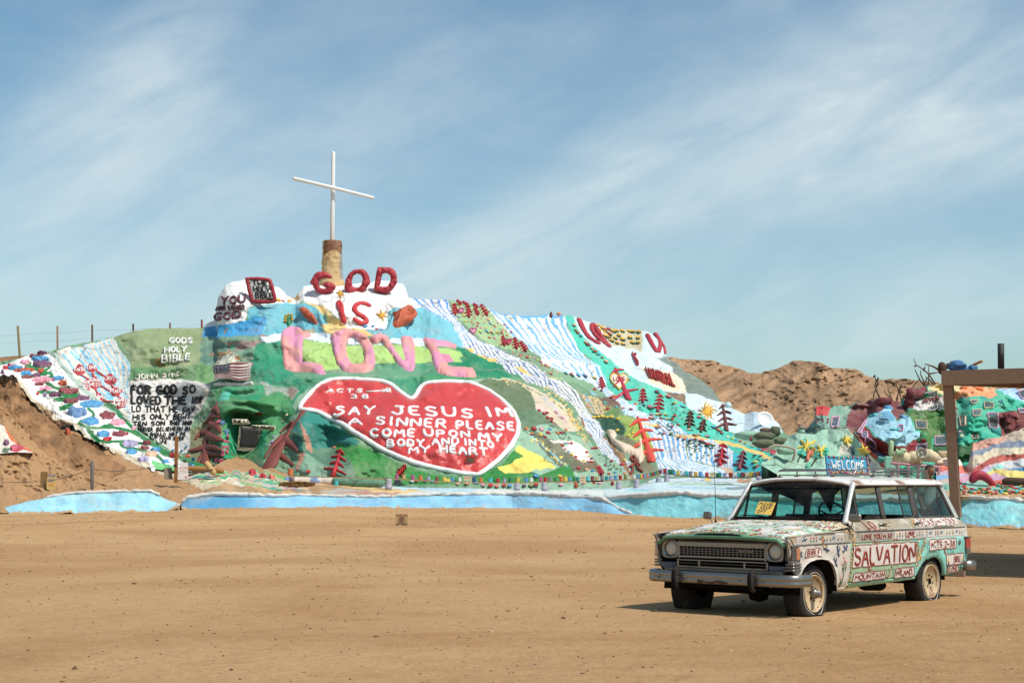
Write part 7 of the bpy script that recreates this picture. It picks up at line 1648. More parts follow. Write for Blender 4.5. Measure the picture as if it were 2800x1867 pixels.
for sg in (-1, 1):
    m = MB(); vv_, ff_ = lump_v((sg * .079, -.035, 1.665), (.012, .022, .033), 1, 8, 6, 0); m.add(vv_, ff_); new_mesh('ear', np.array(m.v), m.f, SKINM, head)
    m = MB(); vv_, ff_ = lump_v((sg * .030, -.128, 1.686), (.012, .008, .006), 1, 8, 6, 0); m.add(vv_, ff_, ); new_mesh('eye', np.array(m.v), m.f, SHOE, head)
    hnd = [(sg * .26, -.09, .84), (sg * .262, -.10, .78)]
    for i in range(4):
        bx0 = -.10 + (i - 1.5) * .022; L_ = [.07, .08, .075, .06][i]
        skin('finger', [(sg * .262, bx0, .78), (sg * .258, bx0 - .004, .78 - L_ * .5), (sg * .245, bx0 - .008, .78 - L_)], [(0, 1), (1, 2)], [.0095, .0085, .007], SKINM, pr, 1)
    skin('palm', [(sg * .26, -.09, .86), (sg * .262, -.10, .80), (sg * .262, -.10, .765)], [(0, 1), (1, 2)], [(.03, .02), (.04, .018), (.042, .014)], SKINM, pr, 1)
    skin('thumb', [(sg * .26, -.125, .83), (sg * .252, -.15, .80), (sg * .245, -.155, .765)], [(0, 1), (1, 2)], [.013, .011, .008], SKINM, pr, 1)
# rough clumps that stud the adobe rooms and the gate
q_ = {}
for x, y, rx, ry, c_ in sorted([(700, 790, 40, 26, 'maroon'), (1000, 800, 44, 26, 'maroon'), (900, 860, 40, 50, 'blue'), (1060, 960, 40, 40, 'blue'), (760, 930, 50, 30, 'cyan'), (960, 1090, 60, 26, 'cyan'), (1440, 640, 90, 40, 'tan'), (1250, 905, 60, 24, 'green'), (1420, 930, 70, 26, 'green'), (1260, 1180, 40, 60, 'green'), (1700, 660, 60, 34, 'orange'), (1850, 650, 60, 34, 'orange'), (1700, 760, 50, 30, 'teal'), (1900, 745, 60, 26, 'teal'),
        (2080, 800, 60, 40, 'teal'), (2040, 1120, 50, 50, 'teal'), (1700, 1190, 50, 30, 'teal'), (2200, 960, 60, 60, 'maroon'), (1100, 1260, 60, 34, 'crimson'), (900, 1290, 60, 30, 'crimson'), (1010, 1400, 50, 26, 'cream'), (1420, 1400, 50, 34, 'cream'), (1560, 1360, 40, 30, 'tan'), (1460, 1500, 60, 34, 'coral'), (1520, 1540, 46, 26, 'lavender'), (1400, 1540, 36, 22, 'blue'), (820, 1400, 40, 30, 'teal'), (2260, 1010, 40, 36, 'brown'), (2300, 970, 34, 30, 'brown')], key=lambda q: q[1]):
    q_[c_] = q_.get(c_, 0) + 1; u, w_ = 2200 + x * .2551, 900 + y * .2551
    dd = float(ADB.depth(np.array([u]), np.array([w_]))[0]) + .25 if y < 1330 else 55.8
    lump('painted_lump', 'J', x, y, rx, ry, dd, c_, f'{ORD[q_[c_] - 1]} {c_} rough lump from the top on the adobe rooms and gate', 'lump', rough=.55, group='rough lumps on the adobe rooms')
# ================================================================ THE PAINTED CAR  (x forward, y to its left, z up)
CROP.update(X=(1700, 1220, .46769), Y=(2250, 1220, .28055), Z=(1760, 1260, .28067), Q=(2150, 1400, .22534))
CARX, CARY, CARH = 2.767, 17.758, 3.993
car = empty('painted_car', (CARX, CARY, 0.0), 'old hand painted boxy station wagon on flat tyres covered in flowers and red words', 'car', rz=CARH)
cc_, cs_ = math.cos(CARH), math.sin(CARH)
RC_ = np.array([[cc_, cs_, 0], [-cs_, cc_, 0], [0, 0, 1]])
OC = RC_ @ (O3 - np.array([CARX, CARY, 0]))
def carhit(p, ax_i, val):
    """survey points -> points of the car on the plane axis = val"""
    p = pts(p) if isinstance(p, str) else np.asarray(p, float)
    d = (unp(p[:, 0], p[:, 1], np.full(len(p), 10.0)) - O3) @ RC_.T
    t = (val - OC[ax_i]) / d[:, ax_i]
    return OC + d * t[:, None]
def toworld(q): return np.asarray(q, float) @ RC_ + np.array([CARX, CARY, 0])
CPAINT = mat('chalky_car_paint', None, rough=.6, bump=.35, bscale=10, vary=.15, wscale=5, wear=((110, 74, 48), .61, .70, 5.5), dust=((190, 160, 122), .22), bdist=.02, spec=.35)
CROOF = mat('rusty_white_roof', None, rough=.5, bump=.15, bscale=8, vary=.1, wear=((140, 96, 66), .52, .66, 2.6), bdist=.02)
THICK = mat('thick_brush_paint', None, rough=.6, bump=.5, bscale=40, vary=.14, wscale=18, bdist=.01)
CHROME = mat('pitted_chrome', (158, 153, 146), rough=.36, bump=.12, bscale=14, metal=.9, vary=.18, wear=((104, 84, 66), .66, .76, 7.0), bdist=.01)
DULL = mat('dull_metal', (140, 134, 128), rough=.42, bump=.15, bscale=16, metal=.75, vary=.2, wear=((90, 70, 56), .64, .76, 9.0), bdist=.01)
RUBBER = mat('old_rubber', (52, 47, 44), rough=.85, bump=.5, bscale=22, vary=.25, wear=((120, 98, 76), .55, .75, 6.0), spec=.2, bdist=.02)
DARK = mat('dark_grime', (26, 24, 23), rough=.9, bump=.3, bscale=12, vary=.3, wear=((74, 56, 42), .6, .8, 5.0), spec=.1)
INTER = mat('faded_interior', (44, 42, 40), rough=.85, bump=.3, bscale=10, vary=.2)
TRIMK = mat('window_trim', (92, 88, 84), rough=.5, bump=.15, bscale=12, metal=.3, vary=.15)
def glass_mat(name, tint, gl=.9):
    m = bpy.data.materials.new(name); m.use_nodes = True; n = Nodes(m.node_tree)
    out = n.n('ShaderNodeOutputMaterial'); tr = n.n('ShaderNodeBsdfTransparent'); gs = n.n('ShaderNodeBsdfGlossy'); df = n.n('ShaderNodeBsdfDiffuse'); mx = n.n('ShaderNodeMixShader'); mx2 = n.n('ShaderNodeMixShader')
    tr.inputs[0].default_value = (*tint, 1); gs.inputs['Roughness'].default_value = .04; df.inputs[0].default_value = (.32, .28, .22, 1)
    lw = n.n('ShaderNodeLayerWeight'); lw.inputs[0].default_value = .22
    g = n.n('ShaderNodeNewGeometry').outputs['Position']
    n.put(mx2.inputs[0], n.m('MULTIPLY', n.ramp(n.noise(g, 3.0, 5, .6), .35, .8), .12)); n.t.links.new(tr.outputs[0], mx2.inputs[1]); n.t.links.new(df.outputs[0], mx2.inputs[2])
    n.put(mx.inputs[0], n.m('MULTIPLY', lw.outputs['Fresnel'], gl)); n.t.links.new(mx2.outputs[0], mx.inputs[1]); n.t.links.new(gs.outputs[0], mx.inputs[2]); n.t.links.new(mx.outputs[0], out.inputs[0])
    return m
TINT = glass_mat('green_tinted_glass', (.52, .80, .72)); TINTD = glass_mat('dark_tinted_glass', (.42, .56, .53))
def cb(name, mb, material, parent=None, smooth=True):
    return new_mesh(name, np.array(mb.v), mb.f, material, parent or car, np.array(mb.c), smooth)

def side_y(x, z):
    y = np.interp(z, [.22, .26, .33, .45, .60, .74, .765, .79, .88, .905, .94, 1.02], [.82, .85, .895, .915, .925, .935, .922, .922, .928, .92, .895, .80])
    y = y - .05 * ss(.30, .72, x) ** 1.5 - .03 * ss(-3.2, -3.7, x)
    # flared wheel openings
    for cx_ in (.10, -2.62):
        r = np.sqrt((x - cx_) ** 2 + ((z - .24) * 1.0) ** 2); y = y + .016 * np.exp(-((r - .40) / .045) ** 2) * (z < .66)
    return y
def side_n(x, z):
    e = .01; a = np.stack([np.full_like(x, 2 * e), side_y(x + e, z) - side_y(x - e, z), np.zeros_like(x)], -1); b = np.stack([np.zeros_like(x), side_y(x, z + e) - side_y(x, z - e), np.full_like(x, 2 * e)], -1)
    n = np.cross(b, a); return n / np.linalg.norm(n, axis=-1, keepdims=True)
MINTG, TURQ, PRIMER, BAND = (164, 200, 162), (130, 208, 196), (166, 154, 134), (214, 208, 200)
def side_col(x, z):
    n1 = fbm(x * 3, z * 7, 1, 4); n2 = fbm(x * 9, z * 14, 4, 3)
    c = np.empty(x.shape + (3,)); c[:] = alb(MINTG)
    c[x < -2.1 + .1 * n1] = alb(TURQ); k = x > -.57; c[k] = alb((216, 206, 194))
    c[(z < .335) & ~k] = alb((150, 206, 178)); c[z > .775] = alb(BAND); c[(z > .775) & (x < -.45) & (x > -1.62)] = alb((176, 170, 158)); c[(z > .775) & (x > -.7) & (x < -.44)] = alb((190, 176, 156))
    up = z > .895; c[up] = alb(PRIMER); c[up & (n1 > .35)] = alb((196, 186, 166))
    c[k & (z > .75) & (z < .80) & (n2 > .1)] = alb((170, 160, 146)); c[(x > .5) & (z > .60) & (n2 > -.1)] = alb((190, 166, 138))
    return c * (1 + .14 * n2[..., None])
def panel(name, poly, sgn, step=.032, colfn=side_col, parent=None, offs=0.0):
    poly = np.asarray(poly, float); ring = resample(np.concatenate([poly, poly[:1]]), step)[:-1]
    x0, z0 = poly.min(0); x1, z1 = poly.max(0)
    gx_, gz_ = np.meshgrid(np.arange(x0 + step / 2, x1, step), np.arange(z0 + step / 2, z1, step)); gx_, gz_ = gx_.ravel(), gz_.ravel()
    ok = inpoly(gx_, gz_, poly); g_ = np.stack([gx_[ok], gz_[ok]], -1)
    if len(g_):
        d = np.min(np.linalg.norm(g_[:, None] - ring[None], axis=2), axis=1); g_ = g_[d > step * .45]
    vs = np.concatenate([ring, g_]); n = len(ring)
    r = delaunay_2d_cdt([Vector(p) for p in vs.tolist()], [(i, (i + 1) % n) for i in range(n)], [], 0, 1e-5)
    vo = np.array([tuple(v) for v in r[0]]); f = [tuple(q) for q in r[2]]; cen = np.array([vo[list(q)].mean(0) for q in f]); ins = inpoly(cen[:, 0], cen[:, 1], poly)
    f = [q if sgn < 0 else q[::-1] for q, k in zip(f, ins) if k]
    P = np.stack([vo[:, 0], sgn * (side_y(vo[:, 0], vo[:, 1]) + offs), vo[:, 1]], -1); c = colfn(vo[:, 0], vo[:, 1])
    # folded edge so that the sheet has thickness
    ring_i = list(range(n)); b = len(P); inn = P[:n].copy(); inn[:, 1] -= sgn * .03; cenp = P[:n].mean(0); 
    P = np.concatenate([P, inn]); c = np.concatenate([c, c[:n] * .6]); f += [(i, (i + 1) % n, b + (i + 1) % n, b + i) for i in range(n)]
    o = new_mesh(name, P, f, CPAINT, parent or car, c, True); return o
farch = [(.515, .40), (.452, .516), (.40, .565), (.333, .595), (.21, .615), (.08, .615), (-.06, .598), (-.16, .55), (-.225, .47), (-.264, .39), (-.295, .30), (-.30, .262)]
rarch = [(-2.215, .318), (-2.235, .37), (-2.30, .43), (-2.39, .475), (-2.49, .51), (-2.62, .535), (-2.76, .53), (-2.84, .50), (-2.91, .44), (-2.955, .36), (-2.985, .29)]
for sg in (1, -1):
    panel('front_fender', [(.70, .868), (.655, .60), (.60, .50), (.53, .45)] + farch + [(-.545, .262), (-.56, .40), (-.605, .77), (-.69, .905), (-.40, .903), (.2, .893)], sg)
    d1 = panel('front_door', [(-.556, .325), (-.568, .40), (-.612, .77), (-.70, .905), (-.735, 1.018), (-1.622, 1.018), (-1.622, .325)], sg)
    d2 = panel('rear_door', [(-1.632, .325), (-1.632, 1.018), (-2.468, 1.018), (-2.468, .515), (-2.39, .485), (-2.30, .44), (-2.232, .375), (-2.214, .325)], sg)
    panel('rear_quarter', [(-2.478, .518), (-2.478, 1.018), (-3.56, 1.005), (-3.655, .94), (-3.70, .75), (-3.69, .53), (-3.60, .345), (-3.54, .33)] + rarch[::-1][0:7], sg)
    panel('rocker_sill', [(-.30, .250), (-.30, .272), (-.545, .272), (-.548, .318), (-2.214, .318), (-2.215, .285)], sg)
    for cx_, r_w in ((.10, .40), (-2.62, .38)):
        m = MB()                                                   # inner wheel wells
        v = []; f = []
        for j, yv in enumerate((.90, .55)):
            for i in range(13):
                a = math.pi * i / 12; v.append((cx_ + r_w * math.cos(a), sg * yv, .24 + r_w * .93 * math.sin(a)))
        f = [(i, i + 1, 13 + i + 1, 13 + i) for i in range(12)] + [tuple(range(13, 26))]
        m.add(v, f); cb('wheel_well', m, DARK)
    m = MB()
    for x_, z_ in ((-.71, .893), (-1.625, .893), (-2.47, .892), (-3.2, .889), (-3.60, .886)): pass
    xs = np.linspace(-.70, -3.60, 40); m.tube(np.stack([xs, sg * (side_y(xs, xs * 0 + .894) + .004), .895 - .003 * (-.7 - xs)], -1), .0095, 6, alb((92, 84, 78)))
    cb('belt_moulding', m, DULL)
    m = MB(); xs = np.linspace(.62, -.58, 30); m.tube(np.stack([xs, sg * (side_y(xs, xs * 0 + .777) + .004), np.full(30, .777)], -1), .007, 6); xs = np.linspace(-.62, -2.45, 30); m.tube(np.stack([xs, sg * (side_y(xs, xs * 0 + .770) + .004), np.full(30, .770)], -1), .0055, 6)
    m.tube([(.62, sg * .905, .777), (.675, sg * .90, .845), (.70, sg * .90, .866)], .007, 6); cb('side_moulding', m, DULL)
    m = MB(); xs = np.linspace(.68, -.66, 30)                      # fender top ledge
    z_a = np.interp(xs, [-.69, -.4, .2, .70], [.905, .903, .893, .868]); ya = side_y(xs, z_a)
    P = np.stack([np.stack([xs, sg * ya, z_a], -1), np.stack([xs, sg * (ya - .02), z_a + .012], -1), np.stack([xs, sg * (ya * 0 + .845), z_a + .004], -1)])
    o = grid_mesh('fender_top', P, CPAINT, car, side_col(np.broadcast_to(xs, (3, 30)), np.full((3, 30), .93))); 
    for nm, x_, z_ in (('door_handle', -1.44, .962), ('door_handle', -2.30, .96)):
        m = MB(); y_ = float(side_y(np.array(x_), np.array(z_))); m.tube([(x_ + .09, sg * (y_ + .006), z_), (x_ + .07, sg * (y_ + .03), z_ + .004), (x_ - .04, sg * (y_ + .032), z_ + .004), (x_ - .07, sg * (y_ + .008), z_)], [.010, .012, .013, .012], 8); m.tube([(x_ - .085, sg * (y_ + .004), z_ - .002), (x_ - .085, sg * (y_ + .018), z_ - .002)], .014, 10)
        cb(nm, m, CHROME, d1 if x_ > -1.6 else d2)

# ---- hood
hx = np.linspace(-.70, .70, 120); hy = np.linspace(-.845, .845, 130); HX, HY = np.meshgrid(hx, hy)
def hood_z(x, y):
    t = (x + .70) / 1.4; e = np.abs(y) / .845
    z = 1.012 + (.898 - 1.012) * t ** 1.15 - .030 * e ** 3 * (0.35 + .65 * t) - .055 * ss(.86, 1.0, e)
    z = z - .030 * ss(.90, 1.0, t) + .024 * np.exp(-((y + .02) / .34) ** 6) * ss(-.15, .55, x) * (1 - ss(.655, .70, x))
    return z
hz = hood_z(HX, HY)
def hood_col(x, y):
    n1 = fbm(x * 4, y * 4, 2, 4); n2 = fbm(x * 3.3 + 9, y * 6, 3, 4); n3 = fbm(x * 12, y * 12, 7, 3)
    c = np.empty(x.shape + (3,)); c[:] = alb((160, 206, 172))
    s_ = y * 9 + .9 * np.sin(x * 3) + 1.3 * n1; w = (s_ % 1 < .52) & (n2 > -.5); c[w] = alb((226, 220, 212)); b = ((s_ % 1) > .44) & ((s_ % 1) < .56) & (n2 > -.1); c[b] = alb((92, 112, 136))
    r = (fbm(x * 5, y * 5, 11, 4) > .66); c[r] = alb((192, 136, 118)); r = (fbm(x * 6 + 3, y * 6, 15, 4) > .82); c[r] = alb((150, 76, 60)); r = (fbm(x * 7, y * 7 + 5, 21, 4) > .66); c[r] = alb((214, 182, 130)); r = (fbm(x * 8, y * 8, 31, 4) > .52); c[r] = alb((104, 126, 96))
    r = (fbm(x * 4, y * 4, 41, 4) > .45); c[r] = alb((222, 214, 208))
    k = x > .655; c[k] = alb((104, 158, 122)); r = (x < -.35) & (y > .2) & (n1 > -.3); c[r] = alb((206, 188, 158));  # front edge darker green: shade of the lip put into the colour
    return c * (1 + .2 * n3[..., None])
hood = grid_mesh('hood', np.stack([HX, HY, hz], -1), CPAINT, car, hood_col(HX, HY))
yv = np.linspace(-.845, .845, 60)
P = np.stack([np.stack([yv * 0 + .70, yv, hood_z(yv * 0 + .70, yv)], -1), np.stack([yv * 0 + .712, yv, hood_z(yv * 0 + .70, yv) - .012], -1), np.stack([yv * 0 + .705, yv, hood_z(yv * 0 + .70, yv) - .036], -1), np.stack([yv * 0 + .66, yv, hood_z(yv * 0 + .70, yv) - .038], -1)])
grid_mesh('hood_lip', P, CPAINT, hood, np.broadcast_to(alb((98, 152, 116)), P.shape) * (1 + .15 * fbm(P[..., 1] * 9, P[..., 2] * 30, 0, 3)[..., None]))  # lip coloured as it looks in shade, darker than the hood
m = MB(); yv = np.linspace(-.33, .29, 24); t_ = np.sqrt(np.clip(1 - ((yv + .02) / .31) ** 2, 0, 1)); zb = hood_z(yv * 0 + .70, yv) + .002
v = [(.703 - .002 * i, y, zb[i] - .001) for i, y in enumerate(yv * 1.0)]; v = [(.703, y, b) for y, b in zip(yv, zb)] + [(.690, y, b + .004 + .020 * a) for y, b, a in zip(yv, zb, t_)]
m.add(v, [(i, i + 1, 25 + i, 24 + i) for i in range(23)], alb((20, 24, 20))); cb('scoop_mouth_shade', m, DARK, hood)  # dark sheet painted for the shade in the scoop mouth; no hole is cut
fl = MB(); r_ = random.Random(4)
def dab(mb, P, n, r, col, flat=.5):
    """one dab of thick paint"""
    n = np.asarray(n, float) / np.linalg.norm(n); a = np.cross(n, [0.3, .2, .9]); a /= np.linalg.norm(a); b = np.cross(n, a); k = 7
    ring = [P + r * (math.cos(q) * a + math.sin(q) * b) * r_.uniform(.75, 1.15) for q in np.arange(k) * 6.283 / k]
    mb.add(ring + [np.asarray(P) + n * r * flat], [(i, (i + 1) % k, k) for i in range(k)], alb(col))
PET = [(226, 190, 120), (196, 92, 76), (228, 176, 172), (240, 214, 150), (226, 140, 110)]
for i in range(190):
    if i < 70: y = -.80 + 1.6 * i / 70; x = .655 - .02 * r_.random()
    elif i < 150: y = r_.uniform(.45, .82); x = r_.uniform(-.66, -.1)
    else: y = r_.uniform(-.8, .8); x = r_.uniform(-.6, .6)
    z = float(hood_z(np.array(x), np.array(y))); P = np.array([x, y, z])
    dab(fl, P + [0, 0, .002], (0.1, 0, 1), r_.uniform(.009, .018), r_.choice(PET)); q = P + [-.03 * (i >= 70), 0, .003] if i >= 70 else P + [-.026, .004, .003]
    fl.tube([P + [0, 0, .003], [q[0], q[1] + r_.uniform(-.03, .03), float(hood_z(np.array(q[0]), np.array(q[1]))) + .003]], .004, 4, alb((52, 82, 54)))
cb('flower_painting', fl, THICK, hood)

# ---- lettering and flowers on the near side
def sp3(x, z, h=.003):
    x = np.asarray(x, float); z = np.asarray(z, float); P = np.stack([x, side_y(x, z), z], -1); return P + side_n(x, z) * h
if side_n(np.array([-1.]), np.array([.6]))[0, 1] < 0:
    _sn = side_n; side_n = lambda x, z: -_sn(x, z)
def brush(mb, xz, r, col, h=.004, flat=.6, step=.018, sm=1):
    p = np.asarray(xz, float); 
    if sm and len(p) > 2: p = smooth_path(p, sm)
    p = resample(p, step); n = side_n(p[:, 0], p[:, 1]); mb.tube(sp3(p[:, 0], p[:, 1], h), r, 6, alb(col), True, flat, up=n)
REDP = (162, 62, 48)
def plate(x0, x1, z0, z1, lines, name='word_plate', back=(228, 220, 212), br=.0042, tilt=0.0, border=True):
    """x0 front edge, x1 rear edge; lines: (text, u0, u1, v, height, stroke)"""
    W_, H_ = x0 - x1, z1 - z0
    poly = [(x0, z0), (x1, z0 + tilt), (x1, z1 + tilt), (x0, z1)]
    nx_, nz_ = max(4, int(W_ / .03)), max(3, int(H_ / .02)); uu, vv = np.meshgrid(np.linspace(0, 1, nx_), np.linspace(0, 1, nz_))
    X = x0 - uu * W_; Z = z0 + vv * H_ + uu * tilt; c = np.broadcast_to(alb(back), X.shape + (3,)) * (1 + .10 * fbm(X * 9, Z * 14, 3, 3)[..., None])
    t = grid_mesh(name, sp3(X, Z, .0035), THICK, car, c)
    m = MB()
    if border: q = np.array(poly + poly[:1]); q = resample(q, .05); q = q + .004 * np.random.default_rng(3).standard_normal(q.shape); q[-1] = q[0]; brush(m, q, br, REDP, .006, .7, sm=0); new_mesh('border', np.array(m.v), m.f, THICK, t, np.array(m.c))
    for i, ln in enumerate(lines):
        tx, u0, u1, v_, hh, sr = ln[:6]; col = ln[6] if len(ln) > 6 else REDP
        for wd in layout(tx, (u0 * W_, 0), (u1 * W_, 0), hh * H_, 0, .035, .30, None, i + len(tx)),:
            m = MB()
            for ch, sts in wd:
                for st in sts:
                    u_ = st[:, 0]; brush(m, np.stack([x0 - u_, z0 + v_ * H_ - st[:, 1] + tilt * u_ / W_], -1), sr, col, .0065, .6, .012)
            new_mesh('lettering', np.array(m.v), m.f, THICK, t, np.array(m.c))
    return t
plate(-.628, -2.185, .493, .742, [('SALVATION', .02, .975, .12, .74, .0155)])
plate(-.664, -1.44, .330, .428, [('MOUNTAIN', .05, .95, .2, .6, .0066)], tilt=.004); plate(-1.675, -2.16, .330, .441, [('NILAND.', .07, .93, .2, .6, .0068)])
plate(-2.515, -3.275, .628, .750, [('ACTS', .06, .46, .18, .64, .0075), ('2-38', .56, .93, .18, .62, .0075)]); plate(-3.007, -3.545, .424, .557, [('BIBLE', .40, .80, .24, .52, .006)]); plate(-3.09, -3.393, .333, .408, [('LOVE.', .12, .92, .2, .58, .006)])
plate(-2.33, -3.44, .922, 1.004, [('JESUS', .04, .45, .10, .78, .0058), ('LOVES', .49, .60, .3, .34, .0025), ('YOU!', .64, .96, .10, .78, .0058)], border=False); plate(.418, .092, .652, .735, [('BIBLE', .10, .88, .2, .6, .0058)], br=.0036)
plate(-.80, -1.60, .792, .872, [('LOVE YOU', .05, .64, .16, .66, .0075), ('M SO', .70, .96, .16, .62, .006)], back=(186, 180, 170), border=False); plate(-1.64, -2.42, .788, .876, [('LOVE.', .36, .68, .18, .64, .008)], back=(220, 214, 206), border=False)
plate(-2.50, -3.56, .788, .876, [], name='white_band', border=False, back=(222, 216, 208)); plate(.56, -.42, .786, .872, [], name='white_band', border=False, back=(206, 200, 190))
m = MB(); cxs = layout('LO', (1.02, 0), (1.24, 0), .075, 0, .03)
for ch, sts in cxs:
    for st in sts: brush(m, np.stack([-st[:, 0], .920 - st[:, 1]], -1), .008, (176, 66, 46), .005, .6, .012)
cb('lettering', m, THICK)
fp_ = MB(); birds = MB()
def bloomdab(x, z, r, col, stem=.05):
    P = sp3(np.array([x]), np.array([z]), .004)[0]; n = side_n(np.array([x]), np.array([z]))[0]
    for k in range(4):
        q = P + np.array([r_.uniform(-1, 1) * r * .7, 0, r_.uniform(-1, 1) * r * .7]); dab(fp_, q, n, r * .75, col)
    if stem:
        brush(fp_, [(x, z - r), (x + .004, z - stem)], .0035, (54, 86, 56), .004, .6, sm=0)
        for sgn in (-1, 1): brush(fp_, [(x, z - stem * .8), (x + sgn * .014, z - stem * .55)], .004, (58, 96, 60), .004, .6, sm=0)
def vine(p, n, cols, spread=.03, rr=.010):
    p = resample(smooth_path(np.array(p, float), 2), .02); brush(fp_, p + .006 * np.random.default_rng(1).standard_normal(p.shape), .0035, (62, 94, 60), .004, .6)
    for i in range(n):
        q = p[r_.randrange(len(p))] + [r_.uniform(-spread, spread), r_.uniform(-spread, spread) * .7]; P = sp3(q[:1], q[1:], .004)[0]; nn = side_n(q[:1], q[1:])[0]
        if r_.random() < .6: dab(fp_, P, nn, rr * r_.uniform(.7, 1.3), r_.choice(cols))
        else: dab(fp_, P, nn, rr * r_.uniform(.5, 1.0), (70, 108, 66), .2)
YL = [(236, 206, 140), (240, 190, 110), (228, 160, 120)]
vine([(-.60, .27), (-.585, .45), (-.60, .60), (-.62, .75)], 60, YL, .022); vine([(-2.42, .76), (-2.33, .62), (-2.27, .52), (-2.21, .45)], 90, YL, .045); vine([(-2.22, .76), (-2.24, .62), (-2.20, .50)], 60, YL, .03)
vine([(-.45, .93), (-.60, .90), (-.66, .80), (-.68, .70)], 70, YL, .04); vine([(-1.30, .935), (-1.55, .955), (-1.62, .98)], 50, [(228, 180, 170), (236, 206, 140)], .03); vine([(-2.15, .935), (-2.28, .97), (-2.32, 1.0)], 46, YL, .03); vine([(-1.0, .91), (-1.25, .906), (-1.5, .905)], 46, [(206, 110, 96), (228, 170, 160)], .012)
vine([(-1.12, .765), (-1.2, .75)], 20, [(200, 110, 96)], .03); vine([(-1.48, .33), (-1.53, .42), (-1.58, .47)], 44, [(228, 180, 160), (240, 206, 150)], .04); vine([(-1.0, .48), (-1.06, .44)], 18, [(206, 110, 96)], .03); vine([(-2.93, .62), (-2.99, .57)], 24, [(206, 96, 80)], .03); vine([(-3.02, .41), (-3.05, .33)], 22, [(206, 120, 90)], .025); vine([(-1.75, .78), (-1.62, .777)], 24, [(200, 96, 80), (228, 176, 172)], .014)
vine([(-2.7, .905), (-3.2, .902)], 40, [(206, 110, 96), (120, 140, 90)], .012)
for x, c_ in [(.30, (196, 84, 70)), (.24, (196, 84, 70)), (.18, (196, 84, 70)), (0, (230, 186, 110)), (-.05, (230, 186, 110)), (-.13, (232, 190, 120)), (-.30, (232, 176, 178)), (-.38, (232, 176, 178)), (-1.70, (236, 190, 110)), (-1.77, (190, 66, 60)), (-1.84, (232, 176, 186)), (-2.22, (232, 176, 186)), (-2.29, (190, 66, 60)), (-2.36, (236, 196, 120)), (-2.72, (196, 84, 70)), (-2.78, (196, 84, 70)), (-3.03, (236, 196, 120)), (-3.11, (236, 196, 120)), (-3.2, (236, 186, 110)), (-3.42, (232, 176, 180)), (-3.50, (232, 176, 180))]: bloomdab(x, .848, .014, c_, .05)
for q, c_ in [((-.40, .55), (230, 176, 168)), ((-.47, .56), (230, 176, 168)), ((-.43, .60), (232, 184, 172)), ((-.38, .40), (232, 180, 184)), ((-3.06, .49), (236, 196, 110)), ((-3.50, .49), (232, 186, 110)), ((-3.08, .44), (60, 96, 60))]: bloomdab(q[0], q[1], .024, c_, .10)
brush(fp_, [(-.43, .55), (-.43, .42), (-.40, .28)], .006, (84, 122, 76)); vine([(.05, .86), (.03, .80), (.0, .75)], 60, [(206, 96, 76), (236, 196, 120)], .03)
def bird(x, z, s_, a):
    ca, sa = math.cos(a), math.sin(a); T = lambda u, v: (x - s_ * (u * ca - v * sa), z + s_ * (u * sa + v * ca)); col = r_.choice([(70, 92, 124), (58, 84, 116), (84, 108, 140)])
    brush(birds, [T(-1, 0), T(-.3, .1), T(.5, 0), T(1, .15)], s_ * .26, col, .004, .5); brush(birds, [T(-.1, .1), T(-.1, .7), T(-.45, 1.0)], s_ * .17, col, .004, .5); brush(birds, [T(-.9, 0), T(-1.4, .35)], s_ * .12, col, .004, .5); brush(birds, [T(-.9, 0), T(-1.4, -.25)], s_ * .12, col, .004, .5); brush(birds, [T(.1, 0), T(.25, -.6)], s_ * .13, col, .004, .5)
for x, z, s_, a in [(.42, .83, .035, .2), (-.20, .835, .03, .3), (.50, .66, .045, 1.2), (-.02, .715, .05, -.3), (-.28, .68, .05, -1.2), (-.45, .71, .05, .6), (-.23, .56, .05, -.9), (-2.58, .832, .032, .2), (-2.88, .832, .032, .3), (-3.32, .835, .03, .3), (.10, .835, .022, .1)]: bird(x, z, s_, a)
cb('flower_painting', fp_, THICK); cb('bird_painting', birds, THICK)
m = MB(); m.lathe([(.030, 0), (.036, .006), (.030, .010), (0, .009)], sp3(np.array([-3.385]), np.array([.70]), 0)[0], Vector((0, 1, 0)).to_track_quat('Z', 'Y').to_matrix(), 18, alb((150, 160, 130))); cb('fuel_cap', m, DULL)

# ---- front
def bar(mb, y0, y1, z0, z1, x0, x1, col=None, bev=.004): mb.box(((x0 + x1) / 2, (y0 + y1) / 2, (z0 + z1) / 2), (x1 - x0, y1 - y0, z1 - z0), None, alb(col) if col else None, bev)
m = MB(); bar(m, -.86, .86, .46, .865, .50, .60); cb('nose_backing', m, DARK)
m = MB()
for z_, dz in ((.855, 0), (.838, .002), (.820, .004)):
    yv = np.linspace(-.83, .83, 40); m.tube(np.stack([.685 - .06 * np.abs(yv / .83) ** 6 - (0.855 - z_) * .4, yv, z_ - .018 * np.abs(yv / .83) ** 5 + .012 * (1 - np.abs(yv / .83))], -1), .0075, 6)
cb('upper_grille_bar', m, DULL)
gr = MB(); bar(gr, -.575, .575, .735, .790, .640, .668); bar(gr, -.575, .575, .610, .636, .640, .672); bar(gr, -.585, -.560, .60, .795, .630, .668); bar(gr, .560, .585, .60, .795, .630, .668); bar(gr, -.575, .575, .796, .804, .64, .675)
grille = cb('grille', gr, CHROME, None, False)
m = MB()
for z_ in (.661, .686, .711): bar(m, -.56, .56, z_ - .004, z_ + .004, .646, .662, None, .001)
for i in range(1, 22): y_ = -.56 + 1.12 * i / 22; bar(m, y_ - .0035, y_ + .0035, .636, .735, .642, .658, None, .001)
cb('grille_mesh', m, DULL, grille, False)
m = MB(); bar(m, .235, .425, .690, .722, .660, .672, (140, 136, 130)); bd = cb('badge', m, DULL, grille, False)
m = MB()
